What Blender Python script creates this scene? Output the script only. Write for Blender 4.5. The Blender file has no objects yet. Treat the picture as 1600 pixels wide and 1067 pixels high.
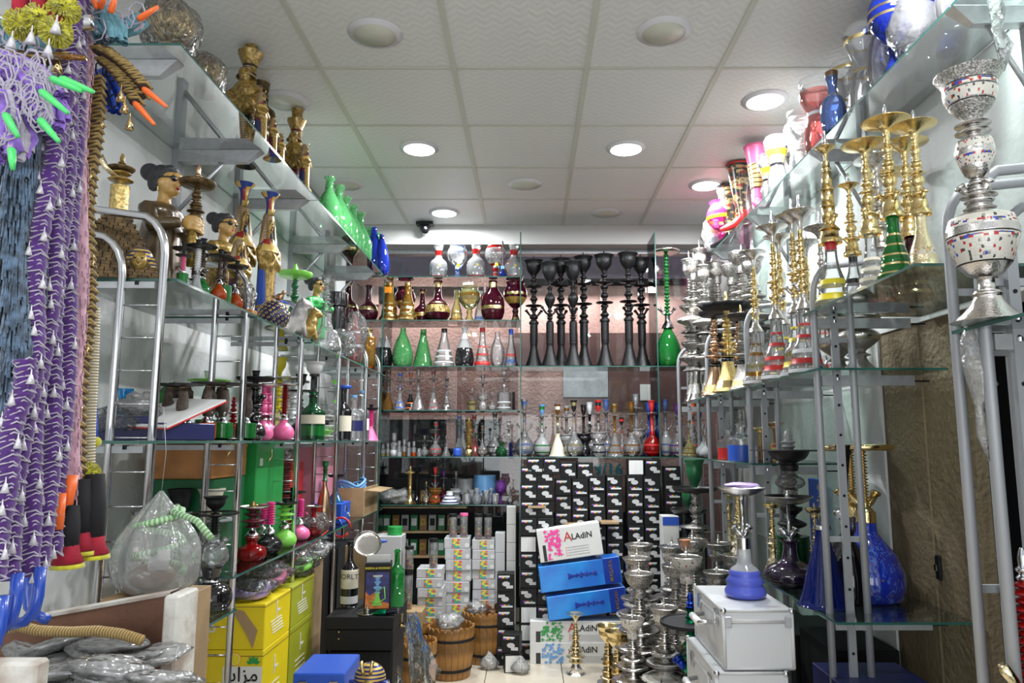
import bpy, bmesh, math, random
from mathutils import Vector, Matrix, noise
sin, cos, pi, rad = math.sin, math.cos, math.pi, math.radians
C = bpy.context.scene.collection
# ---------------- camera, world, exposure, lights ----------------
HC = 1.36; FP = 1134.0; TH = math.atan(155/1134); cT, sT = cos(TH), sin(TH); CX = 827.0
ZCEIL = HC + 1.66
cam_data = bpy.data.cameras.new('camera'); cam = bpy.data.objects.new('camera', cam_data); C.objects.link(cam)
cam.location = (0, 0, HC); cam.rotation_euler = (pi/2 + TH, 0, 0)
cam_data.sensor_width = 36; cam_data.lens = FP/1600*36; cam_data.shift_x = -27/1600
cam_data.clip_start = 0.05
bpy.context.scene.camera = cam
sc = bpy.context.scene
sc.view_settings.view_transform = 'Standard'; sc.view_settings.look = 'None'
sc.view_settings.exposure = 0.48; sc.view_settings.gamma = 1.0; sc.view_settings.use_curve_mapping = False
sc.cycles.max_bounces = 7; sc.cycles.diffuse_bounces = 4; sc.cycles.glossy_bounces = 4
sc.cycles.transmission_bounces = 4; sc.cycles.transparent_max_bounces = 28
sc.cycles.caustics_reflective = False; sc.cycles.caustics_refractive = False
sc.cycles.sample_clamp_indirect = 4
w = bpy.data.worlds.new('world'); sc.world = w; w.use_nodes = True
w.node_tree.nodes['Background'].inputs[0].default_value = (.80, .88, 1, 1)
w.node_tree.nodes['Background'].inputs[1].default_value = 0.55
def arealight(name, loc, size, power, color, rot=(0,0,0), shape='DISK', sy=None):
    l = bpy.data.lights.new(name, 'AREA'); l.shape = shape; l.size = size; l.energy = power; l.color = color
    if sy: l.size_y = sy
    o = bpy.data.objects.new(name, l); o.location = loc; o.rotation_euler = rot; C.objects.link(o); return o
# (px, py, lit) of each round ceiling lamp in the photo; the rest of the grid continues towards the entrance
def ray(px, py): # direction in world
    u, v = (px-CX)/FP, (533-py)/FP
    return Vector((u, cT - v*sT, sT + v*cT))
def at_z(px, py, z): d = ray(px, py); t = (z-HC)/d.z; return Vector((d.x*t, d.y*t, z))
def at_y(px, py, Y): d = ray(px, py); t = Y/d.y; return Vector((d.x*t, Y, HC+d.z*t))
def at_x(px, py, X): d = ray(px, py); t = X/d.x; return Vector((X, d.y*t, HC+d.z*t))
def Yx(px, X, z): return (FP*X/(px-CX) - (z-HC)*sT)/cT          # depth of a point seen in column px, given X and z
def Xp(px, Y, z): return (px-CX)*(Y*cT+(z-HC)*sT)/FP
def Zy(py, Y): k = (533-py)/FP; return HC + Y*(k*cT+sT)/(cT-k*sT)
LAMPS = [(586,53,0),(1037,50,0),(655,232,1),(978,232,1),(1195,157,1),(1103,289,1),(694,332,1),(820,288,0),(947,333,0),(445,158,0),(541,288,0)]
lampspots = [(at_z(x, y, ZCEIL), on) for x, y, on in LAMPS]
LP = 23.0
for p, on in lampspots:
    if on: arealight('lamp_light', (p.x, p.y, ZCEIL-.03), .17, LP, (.93,.97,1))
for x, y, k in ((1.13,1.92,.9),(-.9,.2,.3),(.9,.2,.45)):
    lampspots.append((Vector((x, y, ZCEIL)), 1)); arealight('lamp_light', (x, y, ZCEIL-.03), .17, LP*k, (.95,.97,1))
arealight('shopfront_daylight', (0, -1.4, 1.1), 2.4, 34, (.95,.98,1), rot=(-pi/2-.62,0,pi), shape='RECTANGLE', sy=1.8)  # unseen fill at the entrance, set low and tilted up to brighten the ceiling
# ---------------- materials ----------------
MATS = {}
def newmat(name):
    m = bpy.data.materials.new(name); m.use_nodes = True; MATS[name] = m
    nt = m.node_tree; return m, nt, nt.nodes, nt.links, nt.nodes['Principled BSDF']
def pm(name, col, rough=.5, metal=0, noise_amt=0, nscale=20, bump=0, bscale=60, coat=0, emit=0, col2=None, sheen=0):
    m, nt, N, L, b = newmat(name)
    b.inputs['Base Color'].default_value = (*col, 1); b.inputs['Roughness'].default_value = rough
    b.inputs['Metallic'].default_value = metal
    if coat: b.inputs['Coat Weight'].default_value = coat; b.inputs['Coat Roughness'].default_value = .06
    if emit: b.inputs['Emission Color'].default_value = (*col, 1); b.inputs['Emission Strength'].default_value = emit
    if sheen: b.inputs['Sheen Weight'].default_value = sheen
    if noise_amt or col2 or bump:
        tc = N.new('ShaderNodeTexCoord'); n = N.new('ShaderNodeTexNoise'); n.inputs['Scale'].default_value = nscale
        n.inputs['Detail'].default_value = 4
        L.new(tc.outputs['Object'], n.inputs['Vector'])
        if noise_amt or col2:
            r = N.new('ShaderNodeValToRGB'); L.new(n.outputs[0], r.inputs[0])
            c2 = col2 if col2 else tuple(max(0, c*(1-noise_amt)) for c in col)
            r.color_ramp.elements[0].position = .38; r.color_ramp.elements[1].position = .62
            r.color_ramp.elements[0].color = (*c2, 1); r.color_ramp.elements[1].color = (*col, 1)
            L.new(r.outputs[0], b.inputs['Base Color'])
        if bump:
            n2 = N.new('ShaderNodeTexNoise'); n2.inputs['Scale'].default_value = bscale; n2.inputs['Detail'].default_value = 3
            L.new(tc.outputs['Object'], n2.inputs['Vector'])
            bp = N.new('ShaderNodeBump'); bp.inputs['Strength'].default_value = bump; bp.inputs['Distance'].default_value = .01
            L.new(n2.outputs[0], bp.inputs['Height']); L.new(bp.outputs[0], b.inputs['Normal'])
    return m
def glassm(name, tint, clear=.85, edge=.35, rough=.03, refl=1.0, bump=0, bscale=30, haze=0, hazecol=None, swirl=None, sscale=8):
    """thin glass or film: tinted transparency that thickens towards the rim, a Fresnel reflection, optional haze (frosting; white for highlights in clear glass)"""
    m, nt, N, L, b = newmat(name); N.remove(b); out = N['Material Output']
    tr = N.new('ShaderNodeBsdfTransparent'); gl = N.new('ShaderNodeBsdfGlossy'); gl.inputs['Roughness'].default_value = rough
    df = N.new('ShaderNodeBsdfDiffuse')
    lw = N.new('ShaderNodeLayerWeight'); lw.inputs[0].default_value = .35
    mr = N.new('ShaderNodeMix'); mr.data_type = 'RGBA'
    mr.inputs['A'].default_value = (*[clear + (1-clear)*t if False else clear*t for t in tint], 1)
    mr.inputs['B'].default_value = (*[edge*t for t in tint], 1)
    pw = N.new('ShaderNodeMath'); pw.operation = 'POWER'; pw.inputs[1].default_value = 1.6
    L.new(lw.outputs['Facing'], pw.inputs[0]); L.new(pw.outputs[0], mr.inputs['Factor']); 
    tc = N.new('ShaderNodeTexCoord')
    if swirl:
        n = N.new('ShaderNodeTexNoise'); n.inputs['Scale'].default_value = sscale; n.inputs['Distortion'].default_value = 1.5
        L.new(tc.outputs['Object'], n.inputs['Vector']); r = N.new('ShaderNodeValToRGB'); L.new(n.outputs[0], r.inputs[0])
        r.color_ramp.elements[0].position = .47; r.color_ramp.elements[1].position = .56
        m2 = N.new('ShaderNodeMix'); m2.data_type = 'RGBA'; L.new(r.outputs[0], m2.inputs['Factor'])
        L.new(mr.outputs['Result'], m2.inputs['A']); m2.inputs['B'].default_value = (*swirl, 1)
        L.new(m2.outputs['Result'], tr.inputs[0]); 
    else: L.new(mr.outputs['Result'], tr.inputs[0])
    df.inputs[0].default_value = (*(hazecol or tint), 1)
    mh = N.new('ShaderNodeMixShader'); mh.inputs[0].default_value = haze
    L.new(tr.outputs[0], mh.inputs[1]); L.new(df.outputs[0], mh.inputs[2])
    fr = N.new('ShaderNodeFresnel'); fr.inputs[0].default_value = 1.5
    mf = N.new('ShaderNodeMath'); mf.operation = 'MULTIPLY'; mf.inputs[1].default_value = refl; L.new(fr.outputs[0], mf.inputs[0])
    mx = N.new('ShaderNodeMixShader'); L.new(mf.outputs[0], mx.inputs[0]); L.new(mh.outputs[0], mx.inputs[1]); L.new(gl.outputs[0], mx.inputs[2])
    if bump:
        n2 = N.new('ShaderNodeTexNoise'); n2.inputs['Scale'].default_value = bscale; n2.inputs['Detail'].default_value = 2
        L.new(tc.outputs['Object'], n2.inputs['Vector']); bp = N.new('ShaderNodeBump'); bp.inputs['Strength'].default_value = bump; bp.inputs['Distance'].default_value = .03
        L.new(n2.outputs[0], bp.inputs['Height'])
        for q in (gl, fr, df): L.new(bp.outputs[0], q.inputs['Normal'])
    L.new(mx.outputs[0], out.inputs[0]); return m
def voro(name, cols, scale=30, rough=.3, metal=0, pos=None, uv=None, bump=0, const=True, coat=0, coord='UV', rnd=.35):
    """cells in several colours (mosaic, snake skin, confetti print); cols = [(pos, rgb), ...]"""
    m, nt, N, L, b = newmat(name); tc = N.new('ShaderNodeTexCoord'); mp = N.new('ShaderNodeMapping')
    mp.inputs['Scale'].default_value = uv or (1,1,1)
    v = N.new('ShaderNodeTexVoronoi'); v.inputs['Scale'].default_value = scale; v.inputs['Randomness'].default_value = rnd
    L.new(tc.outputs[coord], mp.inputs[0]); L.new(mp.outputs[0], v.inputs['Vector'])
    sp = N.new('ShaderNodeSeparateColor'); L.new(v.outputs['Color'], sp.inputs[0])
    r = N.new('ShaderNodeValToRGB'); L.new(sp.outputs[0], r.inputs[0]); e = r.color_ramp.elements
    r.color_ramp.interpolation = 'CONSTANT' if const else 'LINEAR'
    while len(e) < len(cols): e.new(.5)
    for i, (p, c) in enumerate(cols): e[i].position = p; e[i].color = (*c, 1)
    L.new(r.outputs[0], b.inputs['Base Color']); b.inputs['Roughness'].default_value = rough; b.inputs['Metallic'].default_value = metal
    if coat: b.inputs['Coat Weight'].default_value = coat
    if bump:
        bp = N.new('ShaderNodeBump'); bp.inputs['Strength'].default_value = bump; bp.inputs['Distance'].default_value = .004; bp.invert = True
        L.new(v.outputs['Distance'], bp.inputs['Height']); L.new(bp.outputs[0], b.inputs['Normal'])
    return m
def stripes(name, c1, c2, scale=10, rough=.5, metal=0, axis='Y', dist=0, thr=.5, bump=0, coord='UV', soft=.03):
    m, nt, N, L, b = newmat(name); tc = N.new('ShaderNodeTexCoord'); wv = N.new('ShaderNodeTexWave'); wv.bands_direction = axis
    wv.inputs['Scale'].default_value = scale; wv.inputs['Distortion'].default_value = dist; wv.inputs['Detail'].default_value = 1
    L.new(tc.outputs[coord], wv.inputs['Vector']); r = N.new('ShaderNodeValToRGB'); L.new(wv.outputs[1] if False else wv.outputs['Fac'], r.inputs[0])
    r.color_ramp.elements[0].position = thr-soft; r.color_ramp.elements[1].position = thr+soft
    r.color_ramp.elements[0].color = (*c1,1); r.color_ramp.elements[1].color = (*c2,1); L.new(r.outputs[0], b.inputs['Base Color'])
    b.inputs['Roughness'].default_value = rough; b.inputs['Metallic'].default_value = metal
    if bump:
        bp = N.new('ShaderNodeBump'); bp.inputs['Strength'].default_value = bump; bp.inputs['Distance'].default_value = .005
        L.new(wv.outputs['Fac'], bp.inputs['Height']); L.new(bp.outputs[0], b.inputs['Normal'])
    return m
# metals
pm('chrome', (.62,.62,.64), .16, 1); pm('satin_metal', (.50,.51,.53), .42, .55, noise_amt=.12, nscale=40)
pm('grey_paint', (.36,.37,.39), .5, .3); pm('silver', (.66,.63,.60), .17, 1, bump=.15, bscale=120)
pm('silver_engraved', (.55,.53,.50), .28, 1, col2=(.20,.19,.18), nscale=110, bump=.5, bscale=160)
pm('gold', (.80,.62,.30), .17, 1, bump=.1, bscale=80); pm('gold_engraved', (.80,.60,.26), .25, 1, col2=(.42,.30,.10), nscale=90, bump=.5, bscale=130)
pm('pale_gold', (.86,.74,.47), .18, 1, bump=.25, bscale=60); pm('copper', (.55,.35,.22), .25, 1)
pm('gold_paint', (.46,.29,.06), .32, .4, noise_amt=.65, nscale=45, coat=.4); pm('antique_gold', (.15,.09,.03), .4, .45, noise_amt=.7, nscale=50)
pm('black_metal', (.005,.005,.006), .42, 0, bump=.3, bscale=90).node_tree.nodes['Principled BSDF'].inputs['Specular IOR Level'].default_value = .35; pm('black_gloss', (.008,.007,.009), .1, 0, coat=.6)
pm('black_matte', (.008,.008,.009), .6).node_tree.nodes['Principled BSDF'].inputs['Specular IOR Level'].default_value = .3; pm('dark_tray', (.03,.028,.028), .35, .3)
voro('mosaic', [(0,(.40,.02,.02)),(.03,(.03,.06,.38)),(.05,(.06,.06,.06)),(.09,(.62,.59,.52)),(.95,(.30,.28,.25))], 1, .25, 0, uv=(72,66,1), bump=.2, coat=.4)
voro('diamond_row', [(0,(.42,.02,.02)),(.3,(.70,.67,.58)),(.55,(.03,.06,.38)),(.75,(.05,.05,.05)),(.9,(.70,.67,.58))], 1, .25, 0, uv=(46,30,1), bump=.2, coat=.4, rnd=0)
voro('mosaic_gold', [(0,(.02,.08,.35)),(.08,(.65,.45,.15)),(.3,(.80,.74,.60)),(.92,(.4,.05,.04))], 1, .25, .1, uv=(60,56,1), bump=.2, coat=.4)
# paints, plastics, fabric
pm('white_paint', (.72,.72,.70), .5); pm('white_gloss', (.8,.8,.79), .2, coat=.4); pm('cream', (.72,.66,.52), .5)
pm('white_opal', (.78,.80,.82), .15, coat=.5)
for n_, c_ in dict(pink=(.82,.14,.34), palepink=(.72,.26,.34), hotpink=(.9,.05,.35), red=(.55,.02,.02), orange=(.9,.16,.02), yellow=(.80,.66,.02), lime=(.22,.62,.08), green=(.02,.30,.06), dkgreen=(.01,.12,.04), blue=(.02,.09,.5), navy=(.012,.015,.09), purple=(.17,.04,.38), teal=(.03,.25,.30), brown=(.16,.08,.035), maroon=(.10,.008,.02), black=(.01,.01,.01), lilac=(.45,.32,.62), skyblue=(.14,.33,.62), grey=(.3,.3,.3), lightgrey=(.55,.55,.55), kraft=(.38,.25,.13), terracotta=(.40,.17,.08)).items():
    pm(n_, c_, .38, coat=.15)
pm('skin_paint', (.60,.35,.10), .35, noise_amt=.2, nscale=20, coat=.3); pm('hair_paint', (.03,.03,.035), .5, bump=.5, bscale=60)
pm('robe_brown', (.12,.075,.03), .3, .2, noise_amt=.5, nscale=14, coat=.4); pm('wood_dark', (.07,.045,.03), .55, noise_amt=.4, nscale=40, bump=.4)
pm('wood_box', (.52,.22,.06), .4, noise_amt=.35, nscale=9); pm('kraft_worn', (.40,.27,.14), .8, noise_amt=.35, nscale=6, bump=.2, bscale=12)
stripes('nemes', (.01,.02,.16), (.65,.44,.10), 9, .35, .2, 'Y', thr=.45); stripes('nemes_flat', (.01,.02,.16), (.65,.44,.10), 26, .35, .2, 'Z', thr=.45, coord='Object')
voro('egypt_paint', [(0,(.02,.05,.28)),(.3,(.62,.42,.10)),(.7,(.35,.03,.03)),(.85,(.62,.42,.10))], 1, .35, .15, uv=(8,10,1), coat=.3)
voro('filigree', [(0,(.02,.015,.05)),(.4,(.55,.38,.10)),(.75,(.03,.02,.07))], 1, .3, .5, uv=(26,16,1), bump=1, coat=.3)
voro('filigree_gold', [(0,(.35,.24,.08)),(.5,(.62,.44,.18)),(.8,(.16,.10,.04))], 1, .3, .6, uv=(60,40,1), bump=1, rnd=1)
# clear and coloured glass
glassm('glass', (.93,.97,.96), .97, .50); glassm('glass_bright', (.97,.98,.99), .96, .62, refl=2.2, haze=.14, hazecol=(.9,.9,.9))  # the bright glass gets white haze in place of highlights
glassm('glass_shelf', (.84,.94,.90), .94, .55, refl=.75); pm('glass_edge', (.03,.11,.09), .15, coat=.5)
glassm('glass_pane', (.93,.96,.95), .97, .80, refl=1.0)
glassm('glass_green', (.03,.50,.10), .9, .35, refl=1.2, haze=.35, hazecol=(.03,.35,.07)); glassm('glass_green_swirl', (.16,.72,.24), .85, .5, haze=.38, hazecol=(.13,.50,.17), swirl=(.75,.85,.75))
glassm('glass_dkgreen', (.02,.22,.07), .6, .2, haze=.2); glassm('glass_blue', (.04,.12,.85), .85, .4, haze=.3, hazecol=(.02,.05,.5))
glassm('glass_deepblue', (.03,.08,.55), .7, .3, haze=.35, hazecol=(.01,.03,.28)); glassm('glass_red', (.75,.02,.02), .8, .35, haze=.35, hazecol=(.5,.01,.01))
glassm('glass_maroon', (.20,.01,.05), .6, .25, haze=.45, hazecol=(.07,.003,.015)); glassm('glass_amber', (.85,.50,.12), .8, .35, haze=.2, hazecol=(.5,.25,.04))
glassm('glass_yellow', (.90,.85,.45), .9, .5, haze=.12); glassm('glass_pink', (.85,.15,.45), .85, .4, haze=.35, hazecol=(.75,.05,.35))
glassm('glass_smoke', (.35,.35,.36), .75, .25, haze=.1, hazecol=(.1,.1,.1)); glassm('glass_frost', (.9,.92,.92), .9, .6, haze=.35, hazecol=(.85,.87,.88), refl=1.2)
glassm('glass_orange', (.95,.22,.03), .85, .4, haze=.35, hazecol=(.8,.12,.01)); glassm('glass_purple', (.35,.10,.55), .8, .4, haze=.25)
glassm('glass_paleblue', (.35,.50,.90), .9, .5, haze=.25, hazecol=(.25,.40,.85)); glassm('glass_palered', (.92,.38,.36), .9, .5, haze=.3, hazecol=(.85,.30,.28))
glassm('glass_turq', (.05,.45,.80), .8, .4, haze=.35, hazecol=(.02,.22,.5)); glassm('frost_blue', (.25,.30,.9), .5, .4, haze=.7, hazecol=(.12,.16,.75), rough=.3)
glassm('film', (.97,.97,.97), .97, .90, rough=.12, refl=1.9, bump=1.0, bscale=55, haze=.05, hazecol=(.85,.85,.85))
glassm('film_white', (.97,.97,.97), .95, .9, rough=.2, refl=1.5, bump=.5, bscale=40, haze=.26, hazecol=(.80,.80,.78))
glassm('film_bag', (.97,.98,.97), .95, .9, rough=.16, refl=1.6, bump=.30, bscale=34, haze=.26, hazecol=(.85,.86,.84))
glassm('film_sheet', (.97,.97,.97), .97, .93, rough=.15, refl=1.5, bump=.3, bscale=22, haze=.16, hazecol=(.8,.8,.8))
glassm('film_dark', (.6,.6,.6), .8, .5, rough=.1, refl=2.2, bump=1, bscale=40, haze=.10, hazecol=(.12,.12,.13))
# ---------------- meshes ----------------
MESHES = {}
def mesh_from(verts, faces, mats, midx=None, uvs=None, smooth=True, name='mesh'):
    me = bpy.data.meshes.new(name); me.from_pydata(verts, [], faces)
    for m in mats: me.materials.append(MATS[m])
    if midx: me.polygons.foreach_set('material_index', midx)
    me.polygons.foreach_set('use_smooth', [smooth]*len(me.polygons))
    if uvs:
        uv = me.uv_layers.new(); k = 0
        flat = []
        for f_ in uvs:
            for a in f_: flat.extend(a)
        uv.data.foreach_set('uv', flat)
    me.update(); return me
def catmull(pts, n):
    """resample a profile smoothly; a point repeated twice stays sharp"""
    out = []; P = pts
    for i in range(len(P)-1):
        p0 = P[max(0, i-1)]; p1 = P[i]; p2 = P[i+1]; p3 = P[min(len(P)-1, i+2)]
        if p1 == p2: continue
        for k in range(n):
            t = k/n; t2 = t*t; t3 = t2*t
            out.append(tuple(max(0, .5*((2*p1[j]) + (-p0[j]+p2[j])*t + (2*p0[j]-5*p1[j]+4*p2[j]-p3[j])*t2 + (-p0[j]+3*p1[j]-3*p2[j]+p3[j])*t3)) if j == 0 else .5*((2*p1[j]) + (-p0[j]+p2[j])*t + (2*p0[j]-5*p1[j]+4*p2[j]-p3[j])*t2 + (-p0[j]+3*p1[j]-3*p2[j]+p3[j])*t3) for j in (0,1)))
    out.append(P[-1]); return out
def turned(spec):
    """profile of a turned stem: pieces (kind, height, radius)"""
    out = []; z = 0
    for kind, h, r in spec:
        if kind == 'b':   out += [(r*(.35+.65*sin(pi*k/6)), z+h*k/6) for k in range(7)]
        elif kind == 'c': out += [(r, z), (r, z+h)]
        elif kind == 'd': out += [(r*.3, z), (r, z+h*.4), (r, z+h*.6), (r*.3, z+h)]
        elif kind == 'n': out += [(r*1.6, z), (r, z+h*.3), (r, z+h*.7), (r*1.6, z+h)]
        elif kind == 'u': out += [(r*.35, z), (r*.55, z+h*.3), (r*.9, z+h*.8), (r, z+h)]
        elif kind == 'v': out += [(r, z), (r*.9, z+h*.2), (r*.5, z+h*.7), (r*.35, z+h)]
        z += h
    return [(a, b/z) for a, b in out]
SH = dict( # unit shapes: radius 0..1, height 0..1, smooth control points
 bell=[(.0,0),(.98,0),(1,.03),(.93,.09),(.66,.34),(.46,.6),(.38,.78),(.42,.88),(.36,.95),(.36,1)],
 bell2=[(.0,0),(.9,0),(1,.05),(1,.10),(.8,.2),(.72,.38),(.45,.6),(.34,.8),(.34,1)],
 ball=[(.0,0),(.55,0),(.9,.14),(1,.34),(.86,.58),(.5,.76),(.36,.84),(.36,1)],
 ball_neck=[(.0,0),(.45,0),(.82,.08),(1,.24),(.82,.42),(.4,.54),(.28,.66),(.25,.9),(.34,.96),(.34,1)],
 pear=[(.0,0),(.72,0),(.94,.07),(1,.22),(.84,.46),(.5,.66),(.30,.80),(.26,.93),(.36,.98),(.36,1)],
 teardrop=[(.0,0),(.66,0),(.92,.08),(1,.25),(.92,.45),(.64,.68),(.34,.84),(.27,.93),(.30,1)],
 cone=[(.0,0),(1,0),(1,.03),(.9,.12),(.5,.6),(.3,.82),(.28,1)],
 carafe=[(.0,0),(.7,0),(.85,.03),(1,.25),(.85,.5),(.42,.62),(.34,.72),(.42,.85),(.5,.97),(.5,1)],
 goblet=[(.0,0),(.42,0),(.40,.06),(.22,.2),(.30,.28),(.22,.34),(.55,.42),(1,.6),(1,.78),(.75,.92),(.85,1)],
 urn=[(.0,0),(.5,0),(.5,.04),(.3,.12),(.7,.3),(1,.48),(.95,.6),(.6,.72),(.38,.8),(.4,.9),(.55,1)],
 hurricane=[(.0,0),(.75,0),(.85,.05),(.8,.25),(.55,.5),(.62,.62),(.95,.82),(1,.93),(.88,1)],
 jar=[(.0,0),(.62,0),(.78,.1),(.8,.3),(.6,.48),(.7,.6),(.95,.75),(.95,.85),(.82,.92),(.95,.95),(.95,1)],
 cup=[(.28,0),(.32,.1),(.6,.3),(.78,.55),(.8,.8),(1,1),(.95,1),(.7,.75),(.2,.4)],
 trumpet=[(.14,0),(.16,.3),(.30,.62),(.7,.9),(1,1),(.98,1.02),(.6,.9),(.1,.8)],
 bowl=[(.4,0),(.45,.25),(.38,.4),(.8,.62),(1,1),(.9,1),(.5,.6),(.1,.55)],
 tray=[(.06,0),(.25,.1),(.85,.35),(1,1),(.97,1),(.83,.5),(.2,.4),(.0,.4)],
 tray_flat=[(.08,0),(.9,.2),(1,.8),(.95,1),(.85,.7),(.1,.7)],
 tray_deep=[(.12,0),(.45,.12),(.75,.45),(1,1),(.96,1),(.7,.55),(.3,.3),(0,.3)],
 bottle=[(.0,0),(.95,0),(1,.03),(1,.5),(.96,.6),(.42,.72),(.34,.8),(.34,.96),(.4,.97),(.4,1)],
 tube=[(.0,0),(1,0),(1,0),(1,1),(1,1),(.9,1)],
 drum=[(.0,0),(.9,0),(1,.1),(1,.9),(.9,1),(0,1)],
 dome=[(1,0),(.95,.1),(.8,.3),(.5,.55),(.42,.75),(.45,1)],
 tip=[(.5,0),(.55,.1),(.8,.2),(.5,.3),(.85,.42),(.5,.5),(.5,.75),(.3,.95),(.2,1),(0,1)],
 lotus=[(.5,0),(.42,.15),(.42,.5),(.55,.75),(1,1),(.9,1),(.4,.9),(0,.9)],
 flask=[(.0,0),(.8,0),(1,.1),(1,.2),(.6,.36),(.6,.40),(.8,.46),(.75,.54),(.45,.64),(.42,.68),(.5,.75),(.4,.85),(.36,1)],
 sphere=[(.0,0),(.38,.04),(.7,.15),(.92,.31),(1,.5),(.92,.69),(.7,.85),(.38,.96),(0,1)],
)
TS = dict( # turned stems: linear profiles
 beads=turned([('c',.05,.7),('b',.12,1),('n',.04,.4),('b',.1,.9),('d',.05,1.2),('n',.05,.35),('b',.12,.8),('n',.05,.35),('b',.1,.7),('n',.05,.35),('b',.08,.6),('c',.1,.35)]),
 rings=turned([('c',.06,.8),('v',.1,1.3),('n',.05,.4),('d',.04,1.6),('n',.05,.4),('b',.08,1),('d',.05,1.7),('n',.05,.4),('b',.08,1),('d',.05,1.6),('n',.06,.4),('b',.07,.8),('n',.1,.35)]),
 twist=turned([('b',.055,1),('b',.055,.8)]*9),
 knobs=turned([('c',.05,1),('b',.09,1.2),('n',.05,.45),('b',.07,1.1),('d',.035,2.3),('n',.04,.5),('b',.09,1.1),('n',.04,.5),('b',.09,1.1),('d',.035,2.3),('n',.05,.5),('b',.08,.9),('n',.05,.45)]),
 column=turned([('v',.1,1.2),('c',.28,.75),('d',.05,1.1),('c',.25,.65),('d',.05,1),('c',.2,.5)]),
 vaseball=turned([('v',.12,1.5),('n',.05,.6),('b',.2,2.0),('n',.06,.5),('u',.15,1.6),('b',.05,1.6),('n',.05,.55),('b',.14,1.2),('n',.05,.5)]),
 baluster=turned([('c',.08,1.1),('b',.08,1.25),('n',.04,.6),('b',.2,1.15),('d',.03,1.4),('n',.05,.6),('b',.1,1),('n',.06,.5),('b',.16,.8),('n',.1,.4)]),
 plain=turned([('c',.1,1),('c',.8,.7),('c',.1,1)]),
 cyls=turned([('v',.12,1.6),('c',.2,1),('d',.03,1.2),('c',.2,.95),('d',.03,1.15),('c',.22,.8),('n',.05,.5),('c',.1,.6)]),
)
def prof(shape):
    if isinstance(shape, str):
        return TS[shape] if shape in TS else catmull(SH[shape], 3)
    return shape
def lathe(shape, R, h, mat, bands=(), seg=20, squash=1, fl=0, fln=0):
    """surface of revolution; bands=((z0,z1,material),...) as fractions of the height; fl/fln = fluting depth/number"""
    key = ('lathe', shape if isinstance(shape, str) else tuple(shape), round(R,4), round(h,4), mat, tuple(bands), seg, squash, fl, fln)
    if key in MESHES: return MESHES[key]
    P = prof(shape)
    if bands:   # insert rings at the band limits so that paint lines are crisp
        cuts = sorted({z for b in bands for z in b[:2]}); Q = [P[0]]
        for a, b in zip(P, P[1:]):
            lo, hi = a[1], b[1]
            cs = [z for z in (cuts if hi > lo else reversed(cuts)) if min(lo,hi)+1e-4 < z < max(lo,hi)-1e-4]
            for z in cs:
                t = (z-lo)/(hi-lo); Q.append((a[0]+(b[0]-a[0])*t, z))
            Q.append(b)
        P = Q
    mats = [mat] + [m for m in dict.fromkeys(b[2] for b in bands) if m != mat]
    V = []; F = []; MI = []; UV = []
    for r, z in P:
        for k in range(seg):
            a = 2*pi*k/seg; rr = R*r*(1+fl*(cos(a*fln)))
            V.append((rr*cos(a), rr*sin(a)*squash, z*h))
    for i in range(len(P)-1):
        zm = (P[i][1]+P[i+1][1])/2; mi = 0
        for b in bands:
            if b[0] <= zm <= b[1]: mi = mats.index(b[2])
        for k in range(seg):
            k2 = (k+1) % seg; F.append((i*seg+k, i*seg+k2, (i+1)*seg+k2, (i+1)*seg+k)); MI.append(mi)
            u0, u1 = k/seg, (k+1)/seg; asp = h/max(R,1e-3)/6.28
            UV.append(((u0,P[i][1]*asp),(u1,P[i][1]*asp),(u1,P[i+1][1]*asp),(u0,P[i+1][1]*asp)))
    me = mesh_from(V, F, mats, MI, UV); MESHES[key] = me; return me
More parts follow.
